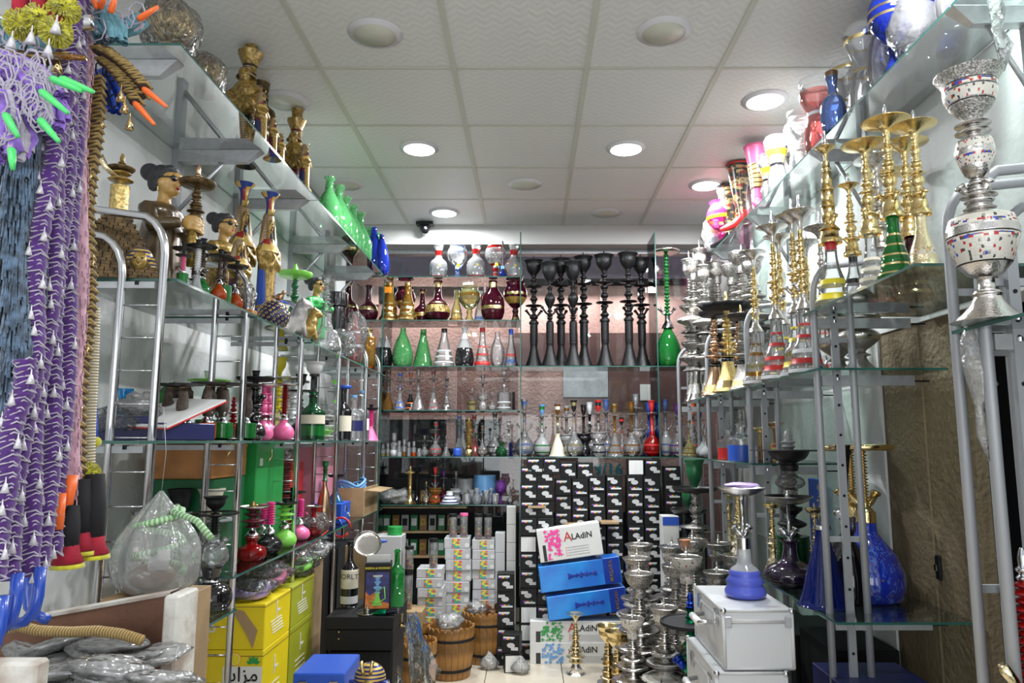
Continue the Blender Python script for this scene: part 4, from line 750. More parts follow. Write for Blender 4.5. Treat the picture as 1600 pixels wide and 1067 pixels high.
l, h = s3(321, -1.25, 580); mk('green_tray_pipe', [('base','drum',.16,0,.3,'glass_green'),('stem','column',.06,.3,.86,'dkgreen'),('tray','tray',.3,.82,.87,'lime'),('bowl','cup',.08,.86,1,'lightgrey')], 'pipe with flat lime green tray rising behind the carved stem pipes', 'water pipe', l, h)
l, h = s3(362, -1.25, 620); mk('red_glass_pipe', [('base','ball',.22,0,.4,'glass_red'),('stem','beads',.10,.38,1,'glass_red')], 'red glass pipe half hidden behind the last carved stem pipe', 'water pipe', l, h)
l, h = s3(396, -1.06, 580); mk('black_glass_pipe', [('base','ball',.175,0,.34,'black_gloss'),('stem','baluster',.10,.32,.86,'black_gloss'),('tray','tray',.27,.83,.90,'black_matte'),('bowl','cup',.06,.88,1,'black_matte'),('port',-.4,.48,.16,'black_gloss',.03)], 'glossy black water pipe left of the bright pink ones', 'water pipe', l, h)
PG = 'pink water pipes at eye level'
for i, (px, X, st, d) in enumerate(((408,-1.06,'pink','ribbed pink stem, first from the left'),(421,-1.12,'pink','ribbed pink stem, behind the other two'),(444,-1.05,'glass_red','red beaded glass stem'))):
    l, h = s3(px, X, 598); mk('pink_water_pipe', [('base','ball',.185,0,.37,'pink'),('collar','dome',.09,.36,.47,'chrome'),('stem','twist' if st != 'pink' else 'column',.085 if st == 'pink' else .08,.45,.93,st),('tray','tray',.22,.93,.97,'silver'),('bowl','drum',.05,.97,1,'dark_tray'),('port',3.0,.42,.10,'chrome',.02)], f'water pipe with pink ball base and {d}', 'water pipe', l, h, PG)
for i, (px, X, top, b_, st) in enumerate(((432,-1.28,558,'glass_yellow','yellow'),(455,-1.28,565,'glass_bright','white_gloss'),(466,-1.22,585,'glass_smoke','black_matte'))):
    l, h = s3(px, X, top); mk('wide_tray_pipe', [('base','ball',.15,0,.35,b_),('stem','baluster',.05,.33,.8,st),('tray','tray_flat',.2,.72,.76,b_),('bowl','cup',.09,.8,1,st)], f'{["yellow","clear and white","smoky and black"][i]} pipe against the wall behind the pink pipes', 'water pipe', l, h)
l, h = s3(487, -1.05, 566); mk('green_label_bottle_pipe', [('base','bottle',.155,0,.62,'glass_dkgreen',((.1,.30,'glass_green'),(.34,.52,'cream'))),('neck','plain',.06,.55,.85,'glass_smoke'),('bowl','cup',.13,.82,1,'lightgrey')], 'green bottle with cream label turned into a water pipe with grey bowl', 'water pipe', l, h)
for j in range(6):
    l, h = s3(508, -1.07, 640); mk('stacked_ash_bowl', [('body','bowl',.042,0,.026,['white_gloss','lime','white_gloss','black_gloss','white_gloss','grey'][j])], f'small glossy bowl in the pile right of the green label bottle, {nth(j)} from the bottom', 'bowl', (l[0], l[1], l[2]+.0262*j), 1, 'piled ash bowls', flat=True)
l, h = s3(521, -1.2, 590); mk('bowl_stack_pipe', gp('jar','lime','glass_bright','glass_bright'), 'clear pipe with green rings behind the piled bowls', 'water pipe', l, h)
l, h = s3(534, -1.06, 602); mk('dark_wine_bottle', [('body','bottle',.16,0,.93,'black_gloss',((.18,.48,'cream'),)),('cap','tray_flat',.14,.93,1,'blue')], 'dark wine bottle with cream label and blue top at eye level', 'bottle', l, h)
for px, X, top, d, m in ((551,-1.04,617,'squat clear square bottle with navy label','navy'),(565,-1.08,610,'tall clear bottle with white sticker beside the navy label one','white_gloss')):
    l, h = s3(px, X, top); mk('clear_bottle', [('body','bottle',.22 if m == 'navy' else .14,0,.95,'glass_bright',((.22,.46,m),)),('cap','drum',.07,.95,1,'skyblue')], d, 'bottle', l, h, 'clear bottles at eye level')
l, h = s3(581, -1.06, 632); mk('pink_cone_pipe', [('base','cone',.22,0,.42,'pink'),('stem','twist',.09,.42,.85,'hotpink'),('tray','tray',.2,.84,.9,'black_matte'),('bowl','cup',.07,.88,1,'black_matte')], 'small pipe with lilac pink cone base at the end of eye level shelf', 'water pipe', l, h)
# ================= LEFT RACK: LOW SHELVES =================
def s4(px, X, top, z=ZL4b): return side(px, X, z, top)
l, h = s4(343, -1.05, 773, ZL4a); mk('ringed_black_pipe', [('base','carafe',.19,0,.38,'black_gloss',((.15,.2,'glass_smoke'),(.4,.44,'glass_smoke'),(.65,.7,'chrome'))),('chamber','ball',.14,.37,.66,'glass_bright'),('neck','twist',.055,.64,.86,'black_gloss'),('saucer','tray_flat',.21,.83,.86,'glass_smoke'),('bowl','cup',.11,.87,1,'black_matte'),('port',-.3,.5,.13,'glass_bright',.02),('port',2.7,.5,.13,'glass_bright',.02)], 'large clear and black ringed glass pipe standing on the near low shelf', 'water pipe', l, h)
l, h = s4(316, -1.10, 800, ZL4a); mk('frosted_pipe', [('base','ball_neck',.20,0,.62,'glass_frost',((.1,.15,'chrome'),(.3,.35,'glass_amber'))),('chamber','ball',.13,.55,.85,'glass_bright'),('neck','plain',.05,.83,1,'glass_bright'),('port',2.8,.68,.12,'glass_bright',.02)], 'frosted iridescent pipe just left of the black ringed pipe', 'water pipe', l, h)
l, h = s4(300, -1.20, 765, ZL4a); mk('white_bowl_pipe', [('base','ball',.13,0,.3,'white_opal'),('stem','column',.06,.28,.7,'white_opal'),('tray','tray_flat',.24,.68,.72,'glass_frost'),('bowl','cup',.13,.72,1,'cream')], 'white pipe with cream cup bowl behind the hanging plastic bag', 'water pipe', l, h)
l, h = s4(272, -1.25, 765, ZL4a); mk('black_cup', [('body','cup',.4,0,1,'black_matte')], 'black cup-topped pipe bowl on a stand beside the white pipe', 'bowl', (l[0],l[1],l[2]+h*.7), h*.3, flat=True); mk('clear_stand_pipe', [('base','ball',.2,0,.5,'glass_bright'),('neck','plain',.06,.5,.92,'glass_bright'),('saucer','tray_flat',.2,.9,1,'chrome')], 'clear glass pipe carrying a black cup near the wall', 'water pipe', l, h*.7)
for i, (px, X, top) in enumerate(((186,-1.22,850),(205,-1.3,800))):
    l, h = s4(px, X, top, ZL4a); mk('clear_pipe', gp('ball', 'cream' if i else 'teal'), ['clear glass pipe seen behind the chrome ladder','cream banded glass pipe by the wall behind the ladder'][i], 'water pipe', (l[0], max(l[1], 1.85), l[2]), h)
l = (-1.12, 2.18, ZL4a+.0005); mk('clay_dish', [('b','tray',.07,0,.03,'terracotta')], 'terracotta dish at the front of the near low shelf', 'dish', l, 1, flat=True)
LS = 'coloured pipes on the left low shelf'
low = [ # px, X, top, base shape, base mat, stem, stem mat, tray, bowl, label
 (392,-1.06,783,'carafe','glass_red','vaseball','maroon','silver','gold','squat red glass base and ribbed maroon stem'),
 (410,-1.10,787,'ball','silver','twist','hotpink',None,None,'silver ball base and pink rod stem'),
 (422,-1.05,783,'ball','glass_smoke','twist','hotpink',None,None,'clear base and feathered pink stem'),
 (444,-1.05,778,'ball','lime','vaseball','lime','dark_tray','black_matte','lime green ball base and stem'),
 (457,-1.10,762,'ball','glass_amber','baluster','black_gloss','dark_tray','black_matte','brown glass base and black cup tray'),
 (467,-1.06,778,'ball','pink','twist','hotpink',None,None,'small pink base and pink spiral stem'),
 (478,-1.12,800,'drum','glass_deepblue','baluster','pink',None,None,'small blue base beside the pink one'),
 (489,-1.04,786,'carafe','glass_red','twist','red','silver',None,'bright red glass base and stacked red rings')]
for px, X, top, bs, bm_, st, sm_, tr, bo, d in low:
    l, h = s4(px, X, top); R_ = .26 if bs in ('carafe','ball') else .2
    sp = [('base',bs,R_ if h < .3 else .22,0,.42,bm_,(),{'fl':.03 if bm_=='glass_red' else 0,'fln':10}),('collar','dome',.13,.39,.58,'chrome'),('stem',st,.10,.56,.9 if tr else 1,sm_),('port',2.4,.5,.14,'chrome',.03)]
    if tr: sp += [('tray','tray',.27,.86,.92,tr)]
    if bo: sp += [('bowl','baluster' if bo == 'gold' else 'cup',.07,.9,1,bo)]
    mk('coloured_pipe', sp, f'pipe with {d}, left low shelf', 'water pipe', l, h, LS)
# things between and behind on the low shelf
def lbox(px0, px1, ytop, X, dx, z, m, nm, label, depth=.2, **k):
    Y = Yx(px1, X, z); hgt = max(.03, Zy(ytop, Y)-z); Y2 = Yx(px0, X, z) if False else Y
    return box_thing(nm, label, 'box', (X-dx/2, Y+depth/2, z+.001), (dx, depth, hgt), m, **k)
t = box_thing('wooden_case', 'orange brown wooden case behind the ladder on the low shelf', 'case', (-1.27, 2.86, ZL4b+.001), (.22,.30,.31), 'dkgreen', bev=.004); t['label'] = 'tall dark green case under the orange brown wooden one'
t = box_thing('wooden_case', 'orange brown wooden case lying on top of green case', 'case', (-1.27, 2.83, ZL4b+.312), (.24,.32,.115), 'wood_box', bev=.004); part(t, 'lid', MB().box((0,0,.12), (.244,.324,.016), 'wood_box', bev=.003).mesh()); part(t, 'clasp', MB().tube([(.123,-.05,.08),(.135,-.04,.10),(.13,-.03,.13)], .004, 'gold', 6).mesh())
t = thing('film_bag', 'crumpled film of glass cups on top of the orange brown case', 'bag', (-1.26, 2.83, ZL4b+.45), mesh=bag_mesh(21,.11,.10,.035,'film',.5))
t = box_thing('green_case', 'bright green case right of the orange brown case', 'case', (-1.25, 3.22, ZL4b+.001), (.24,.34,.44), 'green', bev=.004); part(t, 'clasp', MB().tube([(.123,-.05,.36),(.135,-.04,.38),(.13,-.03,.41)], .004, 'gold', 6).mesh()); part(t, 'white_sticker', MB().box((.121,-.12,.36), (.001,.03,.03), 'white_paint').mesh())
t = box_thing('pink_box', 'pink box behind the tall red and rose glass pipes', 'box', (-1.27, 4.25, ZL4b+.001), (.20,.45,.42), 'palepink'); 
t = box_thing('pink_box', 'smaller red box left of the pink box', 'box', (-1.27, 3.75, ZL4b+.001), (.18,.2,.34), 'palered' if 'palered' in MATS else 'red')
l, h = s4(477, -1.2, 715); l = (-1.2, 3.62, ZL4b+.001); mk('ribbed_pipe', [('base','bell',.2,0,.4,'glass_palered'),('stem','twist',.09,.4,.85,'glass_palered'),('bowl','cup',.12,.82,1,'glass_bright')], 'tall pale red ribbed glass pipe before the pink box', 'water pipe', l, .42)
l, h = s4(505, -1.07, 720); mk('rose_bottle', [('body','teardrop',.115,0,.72,'copper'),('neck','plain',.045,.7,.88,'dkgreen'),('cap','cup',.06,.86,1,'dkgreen')], 'rose metallic long-necked bottle with green top', 'bottle', l, h)
t = box_thing('blue_case', 'small blue case with chrome clasp under the blue cone pipe', 'case', (-1.10, Yx(527,-1.04,ZL4b)+.1, ZL4b+.001), (.16,.20,.11), 'blue', bev=.003); part(t, 'clasp', MB().box((.081,-.0,.075), (.004,.03,.03), 'chrome', bev=.001).tube([(.083,.03,.05),(.09,.05,.02),(.083,.07,.05)], .004, 'chrome', 6).mesh())
bx_, by_ = -1.08, Yx(527,-1.04,ZL4b)+.09
mk('blue_cone_pipe', [('base','cone',.30,0,.45,'glass_turq'),('stem','twist',.13,.42,.9,'blue'),('tray','tray',.3,.88,1,'black_matte')], 'turquoise cone pipe with bristly blue stem standing on the blue case', 'water pipe', (bx_,by_,ZL4b+.112), .15)
t = thing('open_carton', 'open brown carton beside the blue case on the low shelf', 'box', (-1.10, 4.62, ZL4b+.001)); part(t, 'wall', MB().box((0,-.2,.085), (.22,.004,.17), 'kraft_worn').box((.11,0,.085), (.004,.40,.17), 'kraft_worn').box((-.11,0,.085), (.004,.40,.17), 'kraft_worn').box((0,0,.003), (.22,.4,.005), 'kraft_worn').mesh()); part(t, 'flap', MB().box((.15,0,.165), (.09,.38,.004), 'kraft_worn').mesh(), (0,0,0), (0,.1,0)); 
t = thing('hose_coil', 'light blue coiled hose lying in the open brown carton', 'hose', (-1.08, 4.50, ZL4b+.13)); part(t, 'coil', MB().tube([(.07*cos(a)+.01*sin(3*a), .07*sin(a), .03+.02*sin(2*a)+a*.003) for a in [k*.35 for k in range(40)]], .009, 'skyblue', 6).mesh())
for j in range(5): thing('gold_fitting', f'crumpled gold fitting in the open carton, {nth(j)} from the camera', 'fitting', (-1.12+.02*(j%2), 4.62+.045*j, ZL4b+.012), mesh=lathe('baluster', .02, .17, 'gold_engraved'), group='gold fittings in the open carton')
for j, (Y, r_) in enumerate(((3.95,.07),(4.12,.06))): thing('film_bag', ['crumpled film bag of small parts beside the bright red pipe','small film bag beside the rose bottle'][j], 'bag', (-1.07, Y-.35, ZL4b+.001), mesh=bag_mesh(31+j, r_, r_, .045, 'film', .5))
# goods under the low shelf: yellow cartons, film bags
pm('carton_yellow', (.80,.62,.01), .45, noise_amt=.06, nscale=6); pm('carton_lime', (.36,.38,.02), .5, noise_amt=.1, nscale=6)
ZY = .37
def maz(label, loc, d, m, grp='yellow fruit cartons under the left low shelf', front=True, low=False):
    t = thing('fruit_carton', label, 'carton', loc, group=grp); part(t, 'carton', MB().box((0,0,d[2]/2), d, m, bev=.003).mesh()); y = -d[1]/2-.0015; x = d[0]/2+.0012
    part(t, 'lid_seam', MB().box((0,-d[1]/2-.0006,d[2]*.93), (d[0],.0012,.002), 'brown').box((d[0]/2+.0006,0,d[2]*.93), (.0012,d[1],.002), 'brown').mesh())
    if front:
        def lemon(cx, cz, r):
            b = MB(); Mx = Matrix.Translation((cx,y+.001,cz)) @ Matrix.Rotation(pi/2,4,'X')
            for k, (rr, m_) in enumerate(((1,'orange'),(.95,'yellow'),(.85,'cream'),(.78,'yellow'))): b.lat('drum', r*rr, .0012+.0003*k, m_, (0,0,0), 20, Mx)
            for k in range(8): b.box((cx+.39*r*cos(k*pi/4), y-.0017, cz+.39*r*sin(k*pi/4)), (r*.74,.0004,.0016), 'cream', Matrix.Translation((cx,0,cz)) @ Matrix.Rotation(-k*pi/4,4,'Y') @ Matrix.Translation((-cx,0,-cz)) @ Matrix.Translation((.39*r-.39*r*cos(k*pi/4),0,-.39*r*sin(k*pi/4)))) if False else None
            return b.mesh()
        def mint(cx, cz, r):
            b = MB()
            for k in range(5):
                a = -1.4+.7*k; p0 = Vector((cx, y-.0012-.0002*k, cz)); dr = Vector((sin(a),0,cos(a))); sd = Vector((cos(a),0,-sin(a))); b.poly([p0, p0+dr*r*.5+sd*r*.28, p0+dr*r, p0+dr*r*.5-sd*r*.28], 'green')
            return b.mesh()
        if low:
            part(t, 'lemon_print', lemon(.085, .268, .023)); part(t, 'lemon_print', lemon(-.055, .255, .036)); part(t, 'mint_print', mint(.155, .255, .028)); part(t, 'mint_print', mint(-.07, .16, .05))
            part(t, 'white_panel', MB().box((.115,y+.0008,.17), (.145,.0014,.145), 'white_paint').mesh()); part(t, 'lettering', text_mesh('ﺎﻳﺍﺰﻣ', .07, 'black', bold=.0008), (.115, y-.001, .212), (pi/2,0,0))
        else:
            part(t, 'lettering', text_mesh('ﺎﻳﺍﺰﻣ', .075, 'white_paint', bold=.0008), (-.055, y-.001, .085), (pi/2,0,0)); part(t, 'lettering', text_mesh('MAZAYA', .022, 'white_paint'), (-.055, y-.001, .035), (pi/2,0,0))
    # printed lines on the end face
    b = MB(); 
    for k in range(5): b.box((x, -.02+.006*k, d[2]*(.50-.07*k)), (.0012, d[1]*.42, .004), 'white_paint')
    b.box((x, -.02, d[2]*.72), (.0012,.008,.07), 'white_paint').box((x, .0, d[2]*.68), (.0012,.04,.008), 'white_paint'); part(t, 'side_print', b.mesh()); return t
box_thing('carton_stand', 'plain brown carton carrying the yellow cartons', 'carton', (-1.18, 2.98, .0005), (.38,.29,.285), 'kraft_worn')
box_thing('carton_stand', 'second brown carton carrying the greenish yellow cartons', 'carton', (-1.18, 3.30, .0005), (.38,.31,.285), 'kraft_worn')
maz('lower yellow fruit carton with lemon, mint and white panel', (-1.18, 2.98, .2865), (.38,.29,.30), 'carton_yellow', low=True)
t = maz('upper yellow fruit carton with white letters and torn brown tape', (-1.18, 2.98, .588), (.38,.29,.165), 'carton_yellow')
part(t, 'torn_tape', MB().poly([(.06,-.1475,.15),(.11,-.1475,.14),(.165,-.1475,.07),(.15,-.1475,.005),(.12,-.1475,.06)], 'kraft').mesh())
maz('lower greenish yellow fruit carton', (-1.18, 3.30, .2865), (.38,.31,.30), 'carton_lime', front=False); maz('upper greenish yellow fruit carton', (-1.18, 3.30, .588), (.38,.31,.165), 'carton_lime', front=False)
box_thing('tall_brown_carton', 'tall worn brown carton right of the greenish yellow cartons', 'carton', (-1.15, 3.55, .0005), (.30,.17,.80), 'kraft_worn')
for j in range(2): box_thing('dark_carton', f'dark carton in the shade under the left low shelf, {["nearer","farther"][j]} one', 'carton', (-1.19, 3.84+.42*j, .0005), (.30,.38,.78), 'box_black' if 'box_black' in MATS else 'black_matte')  # black blocks added where there is only shade
BG = 'clear bags under the left low shelf'
for j, (x, y, z, r_, hz, m, d) in enumerate(((-1.10,2.92,.754,.11,.035,'lilac','with a lilac hose on the front of the yellow carton'),(-1.12,3.12,.754,.13,.05,'pink','with a pink hose between yellow and greenish cartons'),(-1.08,3.38,.754,.12,.06,'lime','with green fittings on the greenish carton'),(-1.05,3.56,.802,.11,.045,'white_gloss','zip-topped with white fittings on the tall brown carton'))):
    t = thing('clear_bag', f'clear bag {d}', 'bag', (x,y,z), group=BG); part(t, 'film_wrap', bag_mesh(41+j, r_, r_*.9, hz*1.2, 'film', .45, 26, 14))
    part(t, 'packed_hose', MB().tube([((r_*.75)*cos(a), (r_*.6)*sin(a), hz*.9+.012*sin(2*a)) for a in [k*.33-2.4 for k in range(13)]], .015, m, 8).mesh(), label=f'{m} hose inside the bag'.replace('white_gloss','white'))
    if j > 1: part(t, 'zip_strip', MB().tube([(.02,-.12,.04),(.05,-.02,.10),(.06,.1,.12)], .003, 'red', 5).mesh())
# ================= BACK GLASS UNIT =================
def bk(px, Y, k, top): (x_, y_, z_), h_ = back(px, Y, ZB[k], top); return (x_, y_, z_), h_
YM = 5.22
# top row carafes and goblets
for px, top, shp, acc, d, R in ((692,383,'carafe','glass_red','with red neck, leftmost','C'),(719,381,'goblet','glass_paleblue','goblet with blue bands',''),(742,381,'carafe','glass_red','with red neck and yellow flower, between two goblets','C'),(770,381,'goblet','glass_red','goblet with red bands',''),(796,381,'carafe','glass_red','with red neck and yellow flower, rightmost','C')):
    l, h = bk(px, YM, 431, top)
    bands = ((.05,.08,acc),(.70,.84,acc)) if R else ((.1,.16,acc),(.20,.32,acc),(.36,.42,acc),(.84,.92,acc))
    t = mk('clear_vase', [('body', shp, .28, 0, 1, 'glass_bright', bands)], f'clear glass {"carafe " if R else ""}{d}, top back shelf', 'vase', l, h, 'clear banded vases on the top back shelf')
    part(t, 'painted_flower', cached(('pf',acc), lambda: MB().ell((.05,-.235,.36),(.05,.02,.05),'yellow').ell((.0,-.245,.30),(.03,.02,.03),'white_gloss').ell((.10,-.22,.30),(.03,.02,.03),'skyblue').mesh()))
l, h = bk(786, YM-.06, 431, 375); mk('glass_rod_bottle', [('body','ball',.09,0,.22,'glass_deepblue'),('collar','drum',.05,.22,.30,'skyblue'),('rod','plain',.022,.3,1,'glass_bright')], 'tiny dark blue bottle with a tall clear rod on the top back shelf', 'bottle', l, h)
# maroon and gold vases, second row
vr = [ # px, top, shape, mat, bands, R, label
 (548,440,'ball_neck','glass_maroon',((.35,.42,'gold'),(.9,.97,'gold')),.26,'maroon and gold vase partly behind the left rack, first from the left'),
 (570,446,'ball_neck','glass_maroon',((.30,.40,'gold'),),.27,'maroon vase with gold waist line beside the left rack, second from the left'),
 (613,441,'bell2','glass_amber',((.03,.07,'gold'),(.14,.22,'gold'),(.30,.36,'gold'),(.44,.48,'gold'),(.93,.98,'gold')),.25,'gold striped bell-shaped amber vase, left of two'),
 (645,443,'bell2','glass_amber',((.03,.07,'gold'),(.14,.22,'gold'),(.30,.36,'gold'),(.44,.48,'gold'),(.93,.98,'gold')),.25,'gold striped bell-shaped amber vase, right of two'),
 (632,448,'goblet','glass_maroon',((.5,.6,'gold'),),.27,'maroon goblet vase behind the two gold striped ones'),
 (662,449,'ball_neck','glass_maroon',((.20,.30,'gold'),(.88,.95,'gold')),.27,'slim maroon vase with gold leaf band beside the striped vases'),
 (686,440,'ball_neck','glass_maroon',((.20,.38,'filigree_gold'),(.42,.45,'gold'),(.84,.95,'gold')),.31,'largest maroon vase with a broad gold filigree belt'),
 (708,452,'bell2','glass_yellow',((.05,.12,'glass_amber'),(.3,.34,'gold')),.22,'clear yellowish bell vase right of the largest maroon vase'),
 (731,449,'goblet','glass_yellow',((.7,.8,'glass_amber'),),.30,'clear yellow goblet vase'),
 (753,452,'bell2','glass_frost',((.1,.2,'glass_paleblue'),(.75,.85,'red')),.20,'faint frosted vase with red neck and blue foot'),
 (769,440,'ball','glass_maroon',((.28,.36,'gold'),(.82,.95,'gold')),.29,'maroon ball vase with slanted gold line'),
 (796,441,'goblet','glass_maroon',((.06,.12,'gold'),(.66,.72,'gold'),(.45,.6,'gold_paint')),.28,'maroon goblet vase with gold shield at the right end')]
for i, (px, top, shp, m, bd, R, d) in enumerate(vr):
    l, h = bk(px, YM + (.07 if px in (632,) else 0), 499, top); l = (l[0], l[1], l[2]); mk('maroon_vase' if 'maroon' in m else 'banded_vase', [('body', shp, R, 0, 1, m, bd, {'seg':24})], d, 'vase', l, h, 'maroon, gold and yellow vases on the second back shelf', flat=True)
# third row: decanters
tr_ = [(577,516,'pear','black_gloss',(),.30,'black vase just right of the left rack'),(602,511,'pear','black_gloss',((.48,.72,'glass_frost'),(.72,1,'white_opal')),.24,'black ball decanter with white neck, left one'),(628,513,'teardrop','glass_green_swirl',(),.26,'swirled green teardrop decanter, left of the pair'),(660,513,'cone','glass_green_swirl',((.86,.9,'glass_green'),),.27,'spotted green cone decanter, right of the pair'),(687,514,'cone','glass_bright',((.1,.13,'white_opal'),(.25,.28,'white_opal'),(.4,.43,'white_opal'),(.9,1,'black_gloss')),.28,'clear cone decanter with spiral rings and black lip'),(721,512,'pear','black_gloss',((.48,.72,'glass_frost'),(.72,1,'white_opal')),.24,'black ball decanter with white neck, right one'),(754,512,'bell2','glass_bright',((.05,.14,'red'),(.3,.34,'red'),(.5,.54,'red'),(.9,1,'red')),.2,'clear decanter with red rings'),(776,518,'ball','glass_bright',(),.2,'plain clear ball decanter'),(798,514,'bell2','glass_bright',((.1,.2,'glass_paleblue'),(.3,.34,'red'),(.86,1,'blue')),.18,'clear decanter with red and blue rings')]
for px, top, shp, m, bd, R, d in tr_:
    l, h = bk(px, YM, 571, top); mk('decanter', [('body', shp, R, 0, 1, m, bd, {'seg':24})], d + ' on the third back shelf', 'decanter', l, h, 'decanters on the third back shelf', flat=True)
# middle bay: black pipes
for i, (px, top, Y, f_) in enumerate(((834,398,YM,0),(856,404,YM-.02,1),(877,396,YM+.04,0),(896,402,YM-.03,1),(912,393,YM+.05,0),(946,391,YM,0),(985,389,YM-.02,0),(1003,396,YM+.05,0))):
    l, h = bk(px, Y, 571, top); mk('black_water_pipe', S_black2() if f_ else S_black(), f'tall black water pipe on the back glass shelf, {nth(i)} from the left', 'water pipe', l, h, 'tall black water pipes on the back shelf', .3*i)
l, h = back(1045, YM, ZB[571], 385); mk('green_twisted_pipe', [('base','teardrop',.105,0,.36,'glass_green'),('collar','dome',.05,.32,.42,'chrome'),('stem','twist',.026,.42,.94,'glass_green'),('tray','tray_flat',.12,.94,.965,'silver'),('tip','tip',.02,.955,1.0,'chrome'),('port',.4,.42,.07,'chrome'),('port',2.6,.42,.07,'chrome'),('port',1.6,.42,.07,'chrome')], 'green glass pipe with long twisted green stem right of the black pipes', 'water pipe', l, h)
# fourth row, clear pipes
r4 = [(612,578,'cone','glass_amber','glass_amber'),(624,582,'bell2','blue','glass_bright'),(645,582,'cone','orange','glass_smoke'),(656,578,'cone',None,'glass_bright'),(670,578,'cone','glass_palered','glass_bright'),(691,590,'bell','black_gloss','glass_bright'),(742,606,'jar',None,'glass_yellow'),(751,585,'jar',None,'glass_bright'),(768,612,'ball',None,'glass_bright'),(788,578,'drum','white_opal','glass_bright')]
for i, (px, top, shp, acc, m) in enumerate(r4):
    l, h = bk(px, YM, 640, top); mk('clear_water_pipe', gp(shp, acc, m, R=.17 if h > .2 else .24), f'clear glass pipe on the fourth back shelf, {nth(i)} from the left', 'water pipe', l, h, 'clear pipes on the fourth back shelf', .4*i)
l, h = bk(802, YM, 640, 612); mk('black_ribbed_rod', [('b','twist',.13,0,1,'black_gloss')], 'short black ribbed rod at the right end of the fourth back shelf', 'rod', l, h, flat=True)
# fifth row: jars and small pipes
for i, (px, top, m) in enumerate(((598,695,'glass_yellow'),(608,692,'glass_yellow'),(615,676,'white_opal'),(621,688,'glass_frost'),(632,686,'glass_amber'),(638,690,'glass_bright'),(646,689,'glass_orange'),(654,700,'glass_bright'))):
    l, h = bk(px, YM-.04, 713, top); mk('small_jar', [('body','drum' if i != 2 else 'tube',.36 if h < .09 else .16,0,.6,'glass_bright',((.0,.45,m),)),('rim','tube',.26 if h < .09 else .1,.6,1,'glass_bright')], f'small glass jar on the fifth back shelf, {nth(i)} from the left', 'jar', l, h, 'small glass jars on the fifth back shelf')
r5 = [(667,680,'ball',None,'glass_bright'),(683,659,'ball','red','glass_bright'),(700,680,'bell',None,'glass_bright'),(711,648,'cone','glass_paleblue','glass_bright'),(741,648,'cone','red','glass_palered'),(757,665,'ball','glass_amber','glass_bright'),(768,644,'ball','black_gloss','glass_bright'),(792,658,'ball','white_opal','glass_bright')]
for i, (px, top, shp, acc, m) in enumerate(r5):
    l, h = bk(px, YM, 713, top); mk('clear_water_pipe', gp(shp, acc, m, R=.18 if h > .2 else .26), f'small clear pipe on the fifth back shelf, {nth(i)} from the left', 'water pipe', l, h, 'small clear pipes on the fifth back shelf', .5*i)
l, h = bk(733, YM-.06, 713, 651); mk('gold_beaded_pipe', [('base','ball',.13,0,.28,'gold'),('stem','twist',.12,.26,.9,'gold_engraved'),('tip','tip',.05,.88,1,'gold')], 'gold green beaded pipe stem on the fifth back shelf', 'water pipe', l, h)
l, h = bk(783, YM-.07, 713, 690); mk('green_jar', [('b','carafe',.4,0,1,'glass_dkgreen')], 'small green glass vase before the clear pipe', 'vase', l, h, flat=True); l, h = bk(798, YM-.07, 713, 685); mk('blue_rod', [('b','twist',.18,.1,1,'glass_deepblue')], 'small dark blue ribbed pipe at the right end of the fifth back shelf', 'water pipe', (l[0],l[1],l[2]-.1*h), h, flat=True); l, h = bk(714, YM-.08, 713, 700); mk('blue_jar', [('b','tube',.5,0,1,'blue')], 'small blue glass jar in front of the tall clear pipe', 'jar', l, h, flat=True)
# middle bay, fifth row: glass pipes
r5b = [(825,624,'ball','glass_paleblue','glass_bright','glass_bright','glass_bright',0),(848,632,'ball','glass_green','glass_frost','glass_bright','skyblue',0),(868,632,'cone','cream','cream','glass_yellow','glass_amber',0),(887,634,'jar','glass_amber','glass_frost','glass_bright','glass_frost',.03),(899,626,'ball','glass_yellow','glass_bright','glass_bright','black_gloss',0),(913,632,'jar','black_gloss','black_gloss','black_gloss','black_gloss',0),(928,628,'ball','white_opal','glass_bright','black_gloss','white_opal',.08),(937,626,'jar','black_gloss','glass_bright','glass_bright','red',0),(947,624,'ball','glass_paleblue','glass_bright','glass_bright','glass_paleblue',.06),(957,631,'cone','glass_amber','glass_bright','glass_amber','glass_yellow',-.02),(975,652,'ball','red','glass_bright','glass_bright','black_gloss',.05),(984,629,'ball','glass_amber','glass_bright','glass_amber','glass_amber',0),(998,616,'jar',None,'glass_bright','glass_bright','glass_bright',.05),(1008,628,'bell2','blue','blue','blue','blue',.05),(1019,626,'ball','red','glass_red','red','red',-.01)]
for i, (px, top, shp, acc, m, nm_, bo, dy) in enumerate(r5b):
    l, h = bk(px, YM+dy, 713, top); mk('glass_water_pipe', gp(shp, acc, m, nm_, bo), f'glass water pipe in the middle back bay, {nth(i)} from the left', 'water pipe', l, h, 'coloured glass pipes in the middle back bay', .7*i)
for i, (px, top, acc, m) in enumerate(((1041,624,'glass_paleblue','glass_frost'),(1056,632,'glass_purple','glass_bright'),(1072,630,'orange','glass_bright'),(1088,640,'blue','glass_bright'))):
    l, h = bk(px, YM+.02, 713, top); mk('glass_water_pipe', gp('ball', acc, m, bowl=acc), f'glass water pipe right of the last upright panel, {nth(i)} from the left', 'water pipe', l, h, 'glass pipes in the right back bay', .7*i)
